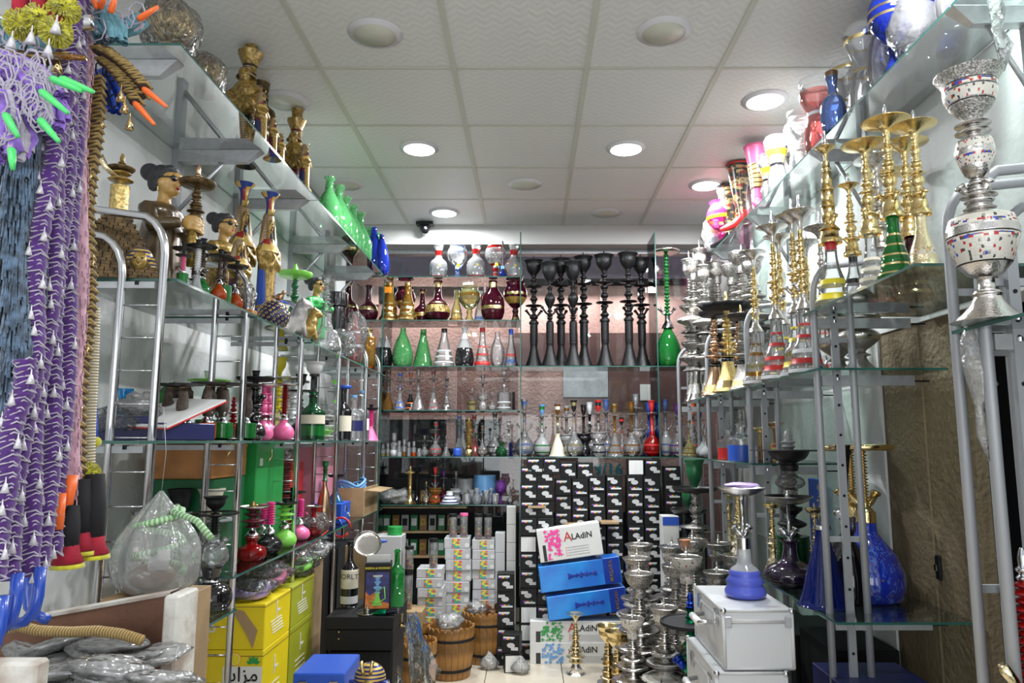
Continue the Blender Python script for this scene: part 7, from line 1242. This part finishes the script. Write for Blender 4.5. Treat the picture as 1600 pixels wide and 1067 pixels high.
part(t, 'green_hose', MB().tube([(.07*cos(a)*(1-.01*k), .055*sin(a), .05+.0065*k) for k, a in enumerate([q*.55 for q in range(26)])]+[(.05,-.03,hB*.80),(.12,-.05,hB*.72),(.16,-.05,hB*.55)], .009, 'green_braid', 8).mesh(), label='light green braided hose')
part(t, 'dark_fitting', MB().ell((-.01,-.0,.04),(.06,.05,.035),'brown').box((.03,-.05,.09),(.05,.01,.05),'white_gloss').mesh(), label='brown and white fittings')
part(t, 'hanging_wire', MB().tube([(0,0,hB-.005),(.005,0,hB+.10),(-.01,0,hB+.22)], .0008, 'satin_metal', 4).mesh())
box_thing('bag_crate', 'plain carton carrying the plastic bag behind the painted crate', 'carton', (xb, Yh+.02, .0005), (.20,.18,zb3-.003), 'kraft_worn')
# ================= open crate at the lower left =================
Yc0, Yc1 = 1.05, 1.52
pm('crate_white', (.62,.60,.55), .7, noise_amt=.35, nscale=14, col2=(.34,.27,.22), bump=.3); pm('crate_brown', (.24,.11,.065), .6, noise_amt=.35, nscale=6, bump=.2)
pA, pB_ = at_y(15, 990, 1.50), at_y(292, 922, 1.50)
t = thing('painted_crate', 'open wooden crate with chipped white edges and brown inside, lower left corner', 'crate', (0,0,0))
xL, xR2 = -1.25, pB_.x; zc_ = pB_.z
b = MB(); b.add([(xL,1.50,.35),(xR2-.03,1.50,.35),(xR2-.03,1.50,zc_-.008),(xL,1.50,pA.z-.02),(xL,1.53,.35),(xR2-.03,1.53,.35),(xR2-.03,1.53,zc_-.008),(xL,1.53,pA.z-.02)], [(0,1,2,3),(5,4,7,6),(3,2,6,7),(0,3,7,4)], 'crate_brown'); part(t, 'back_board', b.mesh())
part(t, 'top_edge', MB().add([(xL,1.495,pA.z-.02),(xR2-.03,1.495,zc_-.008),(xR2-.03,1.535,zc_-.008),(xL,1.535,pA.z-.02),(xL,1.495,pA.z-.014),(xR2-.03,1.495,zc_-.002),(xR2-.03,1.535,zc_-.002),(xL,1.535,pA.z-.014)], [(0,1,5,4),(4,5,6,7),(2,3,7,6)], 'crate_white').mesh())
part(t, 'corner_post', MB().box((xR2-.005,1.49,(zc_+.3)/2), (.028,.09,zc_-.3), 'crate_white', bev=.004).mesh())
part(t, 'side_board', MB().box((xR2+.0,1.27,.55), (.024,.36,.5), 'crate_white', bev=.003).mesh()); part(t, 'front_board', MB().box(((xL+xR2)/2-.20,1.03,.55), (.55,.03,Zy(1040,1.03)-.31+0), 'crate_white', bev=.004).mesh() if False else MB().box((Xp(62,1.03,1.0)-.15,1.03,(Zy(1030,1.03)+.3)/2), (.30,.03,Zy(1030,1.03)-.3), 'crate_white', bev=.004).mesh())
part(t, 'bottom_board', MB().box(((xL+xR2)/2,1.28,.32), (xR2-xL,.5,.02), 'crate_brown').mesh()); part(t, 'leg', MB().box((xR2-.02,1.5,.16), (.04,.04,.32), 'crate_white').mesh()); part(t, 'leg', MB().box((xL+.05,1.5,.16), (.04,.04,.32), 'crate_white').mesh()); part(t, 'leg', MB().box((xR2-.02,1.05,.16), (.04,.04,.32), 'crate_white').mesh())
# gold corrugated hose along the crate
stripes('corrugated_gold', (.42,.26,.08), (.70,.50,.22), 60, .35, .2, 'Y', bump=.8); stripes('corrugated_cream', (.45,.38,.24), (.75,.68,.52), 55, .45, 0, 'Y', bump=.8)
hp = [(0,985),(30,978),(60,985),(110,987),(150,985),(190,990),(222,1000)]
pts = [tuple(at_y(x, y, 1.38)) for x, y in hp]; t = thing('corrugated_hose', 'gold corrugated hose lying across packets in the painted crate', 'hose', (0,0,0)); part(t, 'tube', MB().tube([(pts[0][0]-.2,1.38,pts[0][2])]+pts, .0095, 'corrugated_gold', 10).mesh())
# film packets filling the crate
random.seed(21); zp = .50
part(thing('packet_filler', 'plain grey carton filling the painted crate under the packets', 'carton', (0,0,0)), 'carton', MB().box(((xL+xR2)/2-.02,1.27,.64), (xR2-xL-.10,.40,.56), 'lightgrey').mesh())
for j in range(26):
    u = (j%9)/8; v = j//9; px = 20+250*u; Y = 1.20+.11*v; z = .905+.022*sin(u*3)+.012*v+.012*(j%3); X = Xp(min(px,250), Y, z)
    t = thing('film_packet', f'clear film packet of grey parts in the painted crate, {["front","middle","back"][min(v,2)]} row, {nth(j%9)} from the left', 'packet', (X, Y, z), group='film packets in the painted crate', rot=(random.uniform(-.25,.25), random.uniform(-.3,.3), random.uniform(-.9,.9)))
    part(t, 'film_wrap', bag_mesh(130+j%7, .066, .042, .013, 'film_white', .22, 22, 12)); part(t, 'metal_parts', cached(('mp', j%4), lambda: MB().box((0,0,.012),(.09,.022,.010),['lightgrey','white_gloss','lightgrey','grey'][j%4],bev=.002).box((0,.022,.013),(.08,.010,.008),'white_gloss').tube([(-.045,-.02,.014),(.05,-.022,.012)],.005,'chrome',6).mesh()))
# ================= FOREGROUND LEFT: hanging hoses =================
pm('hose_purple', (.075,.014,.17), .85, noise_amt=.3, nscale=60, sheen=.4); pm('yarn_white', (.42,.38,.46), .9, noise_amt=.2, nscale=80); pm('yarn_blue', (.11,.18,.28), .9, noise_amt=.7, nscale=70, sheen=.4); pm('yarn_pink', (.60,.34,.42), .9, noise_amt=.3, nscale=60, sheen=.4); pm('yarn_gold', (.38,.26,.08), .6, .2, noise_amt=.4, nscale=90); pm('yarn_dark', (.05,.025,.02), .8); pm('yarn_black', (.008,.008,.010), .85); pm('yarn_yellow', (.62,.58,.03), .9, noise_amt=.3, nscale=70, sheen=.4); pm('yarn_red', (.35,.01,.03), .9, noise_amt=.3, nscale=50); pm('yarn_teal', (.13,.30,.36), .85, noise_amt=.4, nscale=60); pm('yarn_violet', (.30,.16,.62), .9, noise_amt=.4, nscale=60); pm('tip_green', (.08,.62,.16), .35); pm('tip_orange', (.9,.16,.03), .35); pm('tip_blue', (.02,.07,.42), .25, coat=.4); pm('tassel_silver', (.62,.60,.62), .4, .2)
def path(px0, py0, px1, py1, Y, n=24, sway=.006, ph=0):
    a, c_ = at_y(px0, py0, Y), at_y(px1, py1, Y); return [Vector((a.x+(c_.x-a.x)*k/(n-1)+sway*sin(ph+k*.55), Y+sway*cos(ph*1.7+k*.4), a.z+(c_.z-a.z)*k/(n-1))) for k in range(n)]
def along(P, s_):
    f_ = s_*(len(P)-1); i = min(int(f_), len(P)-2); t_ = f_-i; return P[i]*(1-t_)+P[i+1]*t_
def braid(P, R, m, pitch, wid, hand=1, both=True, amp=1.0):
    """zigzag yarn wound over a hose"""
    b = MB(); L = sum((q-p).length for p, q in zip(P, P[1:])); n = int(L/pitch)*6
    for sgn in ((1,-1) if both else (hand,)):
        pts = []
        for k in range(n+1):
            c_ = along(P, k/n); a = sgn*2*pi*k/6+ .4; pts.append(c_+Vector((cos(a), sin(a), 0))*R*random.uniform(1.0,1.14)+Vector((0,0,pitch*.22*(1 if k%2 else -1))))
        b.tube(pts, wid, m, 4, cap=False)
    return b.mesh()
tass = cached('tassel', lambda: MB().lat([(.12,1.6),(.2,1.0),(.35,.95),(1,0),(.0,0)], .0085, .020, 'tassel_silver', (0,0,-.032), 8).tube([(0,0,0),(0,0,-.012)], .0012, 'yarn_white', 4).mesh())
tassg = cached('tasselg', lambda: MB().lat([(.12,1.6),(.2,1.0),(.35,.95),(1,0),(.0,0)], .0085, .020, 'gold', (0,0,-.032), 8).tube([(0,0,0),(0,0,-.012)], .0012, 'yarn_gold', 4).mesh())
def knit_hose(label, P, R, m, my, ts, ntass, pitch=.026, group=None, wid=.0024):
    t = thing('hanging_hose', label, 'hose', (0,0,0), group=group)
    n = len(P)*3; Q = [along(P, k/(n-1)) for k in range(n)]
    part(t, 'hose_cover', MB().tube(Q, [R*(1+.10*sin(k*2.1)) for k in range(n)], m, 12).mesh()); part(t, 'yarn_winding', braid(P, R, my, pitch, wid))
    for k in range(ntass):
        c_ = along(P, (k+.5)/ntass); a = -pi/2 + 1.3*sin(k*2.4+R*900); part(t, 'tassel', ts, (c_.x+cos(a)*R*1.15, c_.y+sin(a)*R*1.15, c_.z), sc=.72)
    return t
HGp = 'purple braided hoses hanging at the left'
cols_ = [ # (px top, py top, px bottom, py bottom, depth, radius)
 (88,160,12,905,1.14,.0145),(106,90,38,900,1.18,.0145),(120,-40,64,882,1.22,.0145),(130,-40,88,865,1.27,.014),(100,-40,76,800,1.31,.013),(38,560,-12,900,1.09,.015)]
_old = [ # px top, py top, px bottom, py bottom, Y, R
 (60,-40,18,905,1.16,.017),(80,90,52,900,1.20,.0175),(92,-40,78,880,1.24,.017),(106,-40,92,870,1.28,.017),(122,60,106,800,1.31,.015),(40,560,2,900,1.10,.017)]
for i, (a, b0, c_, d_, Y, R) in enumerate(cols_):
    knit_hose(f'purple hose with white zigzag yarn and silver tassels, {nth(i) if i < 5 else "leftmost short one"}{" from the left" if i < 5 else ""}', path(a, b0, c_, d_, Y, 26, .004, i*1.3), R, 'hose_purple', 'yarn_white', tass, 30 if i < 5 else 10, .016, HGp, .0016)
    fz = C.objects[-1] if False else None
t = thing('hanging_hose', 'fuzzy pale pink hose between purple and gold ones', 'hose', (0,0,0)); P = path(136, -30, 112, 780, 1.33, 26, .003); part(t, 'hose_cover', MB().tube(P, .0125, 'yarn_pink', 10).mesh())
def fuzz(P, R, n, ln, m, seed, w_=.0012):
    random.seed(seed); b = MB()
    for k in range(n):
        c_ = along(P, random.random()); a = random.uniform(0, 2*pi); d_ = Vector((cos(a), sin(a), 0)); p0 = c_+d_*R*.8; p1 = p0+d_*ln*.6+Vector((0,0,-ln*.5)); p2 = p1+d_*ln*.1+Vector((0,0,-ln)); b.tube([p0,p1,p2], w_, m, 3, cap=False)
    return b.mesh()
part(t, 'fuzz', fuzz(P, .012, 900, .008, 'yarn_pink', 3), kind='stuff')
knit_hose('gold and brown braided hose with gold bells at the right of the bunch', path(150, 120, 119, 745, 1.36, 26, .004), .0135, 'yarn_dark', 'yarn_gold', tassg, 14, .016, None, .0036)
P = path(146, 480, 139, 742, 1.40, 12, .001); t = thing('corrugated_hose', 'cream corrugated hose hanging at the right of the bunch', 'hose', (0,0,0)); part(t, 'tube', MB().tube(P, .011, 'corrugated_cream', 12).mesh())
P = path(134, 560, 146, 690, 1.45, 8, .001); t = thing('navy_sleeve', 'narrow royal blue sleeve behind the cream corrugated hose', 'sleeve', (0,0,0)); part(t, 'sleeve', MB().tube(P, [.004,.008,.011,.012,.012,.012,.011,.010], 'tip_blue', 8).mesh()); part(t, 'cuff', MB().ell(tuple(P[-1]), (.016,.014,.012), 'yarn_yellow').mesh())
# shaggy blue hoses: yarn strands over a core
for i, (a, c_, Y, sd) in enumerate(((22,-2,1.12,5),(56,14,1.16,6))):
    P = path(a, 150, c_, 640 if i == 0 else 600, Y, 20, .005, i); t = thing('shaggy_hose', f'shaggy slate blue yarn hose hanging at the left edge, {["leftmost","right"][i]} one', 'hose', (0,0,0), group='shaggy blue hoses'); part(t, 'hose_cover', MB().tube(P, [.027-.010*k/19 for k in range(20)], 'yarn_blue', 10).mesh()); part(t, 'yarn_fringe', fuzz(P, .026, 3000, .026, 'yarn_blue', sd, .0015), kind='stuff')
# light violet bundles with green tips
VG = 'violet and white hose bundles with green tips'
tipm = {c: cached(('tip', c), lambda: MB().lat([(0,0),(.7,0),(1,.1),(.8,.6),(.5,1),(0,1)], .0062, .062, c, (0,0,0), 10).mesh()) for c in ('tip_green','tip_orange')}
def tipped(label, px, py, px2, py2, Y, c, my, mw, n, R, group, nm='hose_bundle', tips=()):
    """coiled bundle of yarn hose seen from the front, mouthpieces sticking out"""
    A, B_ = at_y(px, py, Y), at_y(px2, py2, Y); t = thing(nm, label, 'hose', tuple(A), group=group); d_ = (B_-A); b = MB(); bw = MB(); random.seed(int(px*7+py))
    for k in range(n):
        o = Vector((random.uniform(-R,R), random.uniform(-R,R)*.6, random.uniform(-R,R)*.4)); q = [o*.6, o*1.0+d_*.35, o*1.1+d_*.7, o*.8+d_]
        q = [v+Vector((random.uniform(-.004,.004),)*3) for v in q]; (b if k%5 else bw).tube(q, random.uniform(.004,.0075), my if k%5 else mw, 6, cap=False)
    for k in range(n//4):
        u = random.random(); o = d_*u+Vector((random.uniform(-R,R), -R*.7, random.uniform(-R,R)*.5)); r_ = random.uniform(.008,.018)
        bw.tube([o+Vector((r_*cos(x), -.003, r_*sin(x)*1.4)) for x in [z*.9 for z in range(8)]], .0017, mw, 4, cap=False)
    part(t, 'yarn', b.mesh(), kind='stuff'); part(t, 'white_yarn', bw.mesh(), kind='stuff')
    for (x0, y0, x1, y1) in tips:
        p, q = at_y(x0, y0, Y-.03), at_y(x1, y1, Y-.04); v = q-p; part(t, 'mouthpiece', tipm[c], tuple(p-A), v.to_track_quat('Z','Y').to_euler(), sc=(1,1,max(.5, v.length/.062)))
    return t
tipped('violet and white yarn bundle with two green tips, upper one', 8, 95, 70, 150, 1.08, 'tip_green', 'yarn_violet', 'yarn_white', 110, .034, VG, tips=((80,122,128,142),(95,122,146,143)))
tipped('violet and white yarn bundle with two green tips, middle one', 20, 120, 62, 190, 1.06, 'tip_green', 'yarn_violet', 'yarn_white', 100, .034, VG, tips=((64,142,106,176),(62,186,92,221)))
tipped('violet yarn bundle with two green tips at the picture edge', 4, 150, 14, 240, 1.04, 'tip_green', 'yarn_violet', 'yarn_white', 70, .026, VG, tips=((8,178,28,213),(18,232,20,264)))
tipped('teal and silver yarn bundle with orange tips at the top', 150, 10, 172, 60, 1.30, 'tip_orange', 'yarn_teal', 'yarn_white', 30, .028, None, tips=((146,-6,150,12),(172,20,182,-8),(156,12,160,2)))
tipped('teal and silver yarn roll with one long orange tip', 180, 52, 214, 30, 1.34, 'tip_orange', 'yarn_teal', 'yarn_white', 26, .018, None, tips=((216,30,247,10),))
t = thing('hose_bundle', 'gold snake braid hoses with orange tips over blue cloth', 'hose', (0,0,0))
for j, (x0, y0, x1, y1) in enumerate(((150,75,226,134),(158,92,212,158),(168,80,222,150),(205,120,214,160))):
    P = [at_y(x0+(x1-x0)*k/9, y0+(y1-y0)*k/9-9*sin(k/9*pi), 1.30+.006*j) for k in range(10)]; pa = part(t, 'braided_hose', MB().tube([along(P, k/17) for k in range(18)], [.0105*(1+.12*(k%2)) for k in range(18)], 'yarn_dark', 10).mesh()); part(pa, 'yarn_winding', braid(P, .0115, 'yarn_gold', .011, .0030))
for (x0, y0, x1, y1) in ((224,138,260,166),(210,160,241,194)):
    p, q = at_y(x0, y0, 1.28), at_y(x1, y1, 1.27); v = q-p; part(t, 'mouthpiece', tipm['tip_orange'], tuple(p), v.to_track_quat('Z','Y').to_euler(), sc=(1,1,v.length/.062))
for (x, y) in ((196,150),(204,176),(190,132)): c_ = at_y(x, y, 1.27); part(t, 'tassel', tassg, tuple(c_))
tipped('blue and black cloth bundle behind the gold snake braid', 160, 110, 180, 170, 1.40, 'tip_orange', 'tip_blue', 'yarn_black', 22, .026, None)
for j, (px, py, Y) in enumerate(((40,72,1.2),(52,86,1.2),(20,100,1.22),(4,60,1.22))): 
    t = tipped(['teal yarn hose under the pompoms, second from the right','teal yarn hose under the pompoms, rightmost','teal yarn hose under the pompoms, leftmost but one','teal yarn hose under the pompoms, at the edge'][j], px-6, py-20, px+16, py+14, Y, 'tip_green', 'yarn_teal', 'yarn_white', 14, .02, 'teal yarn hoses under the pompoms')
t = thing('gold_braid_tie', 'gold and brown braided cord crossing under the pompoms', 'cord', (0,0,0)); P = [at_y(x, y, 1.14) for x, y in ((-10,80),(20,84),(50,90),(80,92),(100,86))]; part(t, 'cord', MB().tube(P, .010, 'yarn_dark', 8).mesh()); part(t, 'yarn_winding', braid(P, .0095, 'yarn_gold', .012, .0028)); 
for q in range(4): c_ = P[q+1]; part(t, 'tassel', tassg, (c_.x, c_.y-.012, c_.z-.005))
t = thing('amber_mouthpiece', 'amber plastic mouthpiece pointing right under the pompoms', 'mouthpiece', tuple(at_y(82,86,1.12)), mesh=None); part(t, 'body', MB().tube([(0,0,0),(.055,0,-.005)], [.006,.0045], 'glass_amber', 10).mesh())
t = thing('blue_mouthpiece', 'blue mouthpiece hanging beside the yellow pompoms', 'mouthpiece', tuple(at_y(112,10,1.18)), mesh=None); part(t, 'body', MB().tube([(0,0,0),(-.004,0,-.05)], [.008,.005], 'tip_blue', 10).mesh())
# red cords with yellow pompoms
PG2 = 'red cords with yellow pompoms'
def pom(t, c_, r, seed):
    random.seed(seed); b = MB(); b.ell((0,0,0), (r*.75,r*.75,r*.6), 'yarn_yellow')
    for k in range(260):
        v = Vector((random.gauss(0,1), random.gauss(0,1), random.gauss(0,1))).normalized(); b.tube([v*r*.6, v*r*1.0+Vector((0,0,-.002))], .0016, 'yarn_yellow', 3, cap=False)
    part(t, 'pompom', b.mesh(), tuple(c_), kind='stuff')
for j, (px, py, top) in enumerate(((32,36,-20),(62,28,-20),(88,48,0),(100,12,-30))):
    c_ = at_y(px, py, 1.12); t = thing('pompom_cord', f'thick red cord ending in a yellow pompom, {nth([0,1,2,3][j])} from the left', 'cord', (0,0,0), group=PG2); q = at_y(px, top, 1.12); part(t, 'cord', MB().tube([c_, (c_+q)/2, q+Vector((0,0,.05))], .013, 'yarn_red', 10).mesh()); pom(t, c_, .026, j)
    part(t, 'tassel', tass, (c_.x+.004, c_.y-.02, c_.z-.025))
# lower ends: black sleeves with red and yellow cuffs, blue hooks
SG2 = 'black sleeves with red and yellow cuffs'
for j, (px, py0, py1, Y) in enumerate(((105,790,880,1.30),(124,748,860,1.34),(146,740,866,1.36))):
    A, B_ = at_y(px+3, py0, Y), at_y(px, py1-28, Y); c_ = at_y(px, py1, Y); t = thing('black_sleeve', f'black sleeve with red and yellow cuff, {["left","middle","right"][j]} one', 'sleeve', (0,0,0), group=SG2); part(t, 'sleeve', MB().tube([A, (A+B_)/2, B_], [.016,.019,.018], 'yarn_black', 12).mesh()); part(t, 'red_cuff', MB().tube([B_, (B_+c_)/2, c_], [.018,.020,.026], 'yarn_red', 14).mesh()); part(t, 'yellow_cuff', MB().tube([c_, c_-Vector((0,0,.007))], [.0265,.028], 'yarn_yellow', 14).mesh())
t = thing('pompom_cord', 'yellow pompom on the black sleeves beside the cream hose', 'cord', (0,0,0), group=PG2); c_ = at_y(138, 738, 1.38); pom(t, c_, .022, 9)
t = thing('orange_mouthpiece', 'bright orange mouthpiece hanging among the hose ends', 'mouthpiece', tuple(at_y(112,742,1.28))); part(t, 'body', MB().tube([(0,0,0),(-.002,0,-.05)], [.011,.008], 'tip_orange', 10).mesh())
t = thing('orange_mouthpiece', 'second orange mouthpiece, slimmer, left of the black sleeves', 'mouthpiece', tuple(at_y(96,770,1.26))); part(t, 'body', MB().tube([(0,0,0),(.002,0,-.06)], [.008,.006], 'tip_orange', 10).mesh())
for j, (px, py, Y) in enumerate(((20,895,1.13),(55,885,1.18),(-4,930,1.10),(40,880,1.24))):
    A = at_y(px+8, py, Y); t = thing('blue_hook_end', f'glossy blue curved plastic hose end, {["second from the left","rightmost","leftmost at the edge","behind, pointing right"][j]}', 'hose end', (0,0,0), group='blue curved hose ends'); s_ = 1 if j == 3 else -1
    pts = [A, A+Vector((0,0,-.045)), A+Vector((.004*s_,0,-.068)), A+Vector((.016*s_,0,-.082)), A+Vector((.038*s_,-.004,-.088))]; part(t, 'hook', MB().tube(pts, [.009,.009,.0088,.0085,.008], 'tip_blue', 12).mesh())
# rail the hoses hang from (above the picture)
t = thing('hanging_rail', 'chrome rail above the picture that carries the hose bunch', 'rail', (0,0,0)); part(t, 'tube', MB().tube([(-1.45,1.24,2.12),(-.80,1.24,2.12)], .014, 'chrome', 10).mesh())
# ================= SETTLE: nudge the standing goods apart so that none clip each other or the uprights =================
import numpy as np
NB = 320; NZ = 3.2/NB; items = []
for t, sp, Ht in REG:
    r = np.zeros(NB); z0 = t.location.z
    for p_ in sp:
        P = prof(p_[1]); pts = [(p_[2]*a*t.scale.x, z0+(p_[3]+(p_[4]-p_[3])*b)*Ht) for a, b in P]
        for (ra, za), (rb_, zb__) in zip(pts, pts[1:]):
            lo, hi = sorted((za, zb__)); i0, i1 = max(0, int(lo/NZ)), min(NB-1, int(hi/NZ)); r[i0:i1+1] = np.maximum(r[i0:i1+1], max(ra, rb_))
    items.append((t, r))
def figs():
    for o in list(C.objects):
        if o.parent is None and o.name.split('.')[0] in ('pharaoh_figurine','lotus_column_figurine','woman_figurine','pyramid_pipe','filigree_globe','seated_animal_figurine','wrapped_globe'):
            H_ = {'pyramid_pipe':.4,'filigree_globe':.14,'wrapped_globe':.2}.get(o.name.split('.')[0], o.scale.z*(1.04 if 'woman' not in o.name else .95)); k = {'pyramid_pipe':.15,'filigree_globe':.066,'wrapped_globe':.1,'seated_animal_figurine':.035}.get(o.name.split('.')[0], .16*o.scale.x)
            r = np.zeros(NB); z = o.location.z; r[int(z/NZ):int((z+H_)/NZ)+1] = k; items.append((o, r))
figs()
fixed = []
for i_, (Y, lv) in enumerate(RF): fixed += [(x, Y, .014) for x in (1.03, 1.098, 1.16)]
for px_ in (245,380,468,528,571,591): Y = Yx(px_, -XF, HC+.2); fixed += [(-1.03, Y, .0125), (-1.145, Y, .0125)]
n = len(items); Rm = np.array([r for _, r in items]); pos = np.array([[t.location.x, t.location.y] for t, _ in items]); home = pos.copy()
zb_i = np.array([max(0, int(t.location.z/NZ)) for t, _ in items]); rmax = Rm.max(1); zz0 = np.array([t.location.z for t, _ in items])
D = np.zeros((n, n))
for i in range(n):
    both = (Rm > 0) & (Rm[i] > 0); D[i] = np.where(both, Rm+Rm[i], 0).max(1)
    # something standing on the other one is not pushed
    D[i, np.abs(zz0-zz0[i]) > .25] *= 1.0
np.fill_diagonal(D, 0); D = np.where(D > 0, D+.001, 0)
F_ = np.array(fixed); rlow = np.array([Rm[i][(np.arange(NB)*NZ) < 1.90].max() if (Rm[i][(np.arange(NB)*NZ) < 1.90]).size else 0 for i in range(n)])
side_ = np.abs(home[:,0]) > .95; backu = home[:,1] > 5.0
stay = np.array([('case' in t.get('label','') and 'aluminium' in t.get('label','')) or 'clay' in t['label'] or 'on the blue case' in t['label'] or 'bucket' in t['label'] or 'tall white box' in t['label'] or 'pile' in t['label'] or 'ash' in t['label'] for t, _ in items])
base_r = np.array([Rm[i, min(NB-1, zb_i[i]+1):min(NB, zb_i[i]+4)].max() for i in range(n)])
view = home/np.maximum(1e-6, np.linalg.norm(home, axis=1))[:,None]
cap = np.where(zz0 < .05, .12, .10); cap[[i for i, (t, _) in enumerate(items) if 'gold' in t['label'] and zz0[i] < .05]] = .02; cap[[i for i, (t, _) in enumerate(items) if 'huge blue' in t['label'] or 'mosaic on the nearest' in t['label'].replace('white, red and blue ','')]] = .015
for it in range(160):
    d = pos[:,None,:]-pos[None,:,:]; L_ = np.sqrt((d**2).sum(2))+1e-6; pen = np.maximum(0, D-L_)
    mv = (d/L_[:,:,None]*pen[:,:,None]).sum(1)*.35
    dF = pos[:,None,:]-F_[None,:,:2]; LF = np.sqrt((dF**2).sum(2))+1e-6; pF = np.where(rlow[:,None] > 0, np.maximum(0, rlow[:,None]+F_[None,:,2]-LF), 0)*side_[:,None]
    mv += (dF/LF[:,:,None]*pF[:,:,None]).sum(1)*.6
    # keep the picture: sideways moves are damped, moves along the line of sight are free
    al = (mv*view).sum(1)[:,None]*view; mv = al*1.25+(mv-al)*.5; mv[stay] = 0
    m_ = np.linalg.norm(mv, axis=1); mv *= np.minimum(1, .02/np.maximum(m_, 1e-9))[:,None]; pos += mv
    off = pos-home; o_ = np.linalg.norm(off, axis=1); pos = home+off*np.minimum(1, cap/np.maximum(o_, 1e-9))[:,None]
    s_ = side_; sg = np.sign(home[:,0]); ax = np.abs(pos[:,0]); wallx = np.where(zz0 > 2.4, XW-.006, XW-.012)-rmax
    lo = np.where(zz0 > 2.4, np.where(sg > 0, 1.225, 1.06), 1.003)+base_r; lo = np.minimum(lo, np.abs(home[:,0])); ax = np.where(s_, np.maximum(np.minimum(ax, np.maximum(wallx, lo)), lo), ax); pos[:,0] = sg*ax
    b_ = backu; pos[:,1] = np.where(b_, np.clip(pos[:,1], YU0+base_r+.002, YU1-.01), pos[:,1])
for (t, _), p in zip(items, pos): t.location.x, t.location.y = p

# after settling, ordinals in labels follow the real order in the picture or from the camera
import re
fam = {}
pat = re.compile(r"\b(" + "|".join(ORD) + r")\b(?= from( the)? (left|camera))")
for t, _, _ in REG:
    m_ = pat.search(t['label'])
    if m_: fam.setdefault((pat.sub('#', t['label']), m_.group(3)), []).append(t)
for (tpl, how), ts in fam.items():
    if len(ts) < 2: continue
    ords = sorted((pat.search(t['label']).group(1) for t in ts), key=ORD.index)
    ts.sort(key=(lambda t: t.location.x/t.location.y) if how == 'left' else (lambda t: t.location.y))
    for t, w_ in zip(ts, ords): t['label'] = tpl.replace('#', w_)
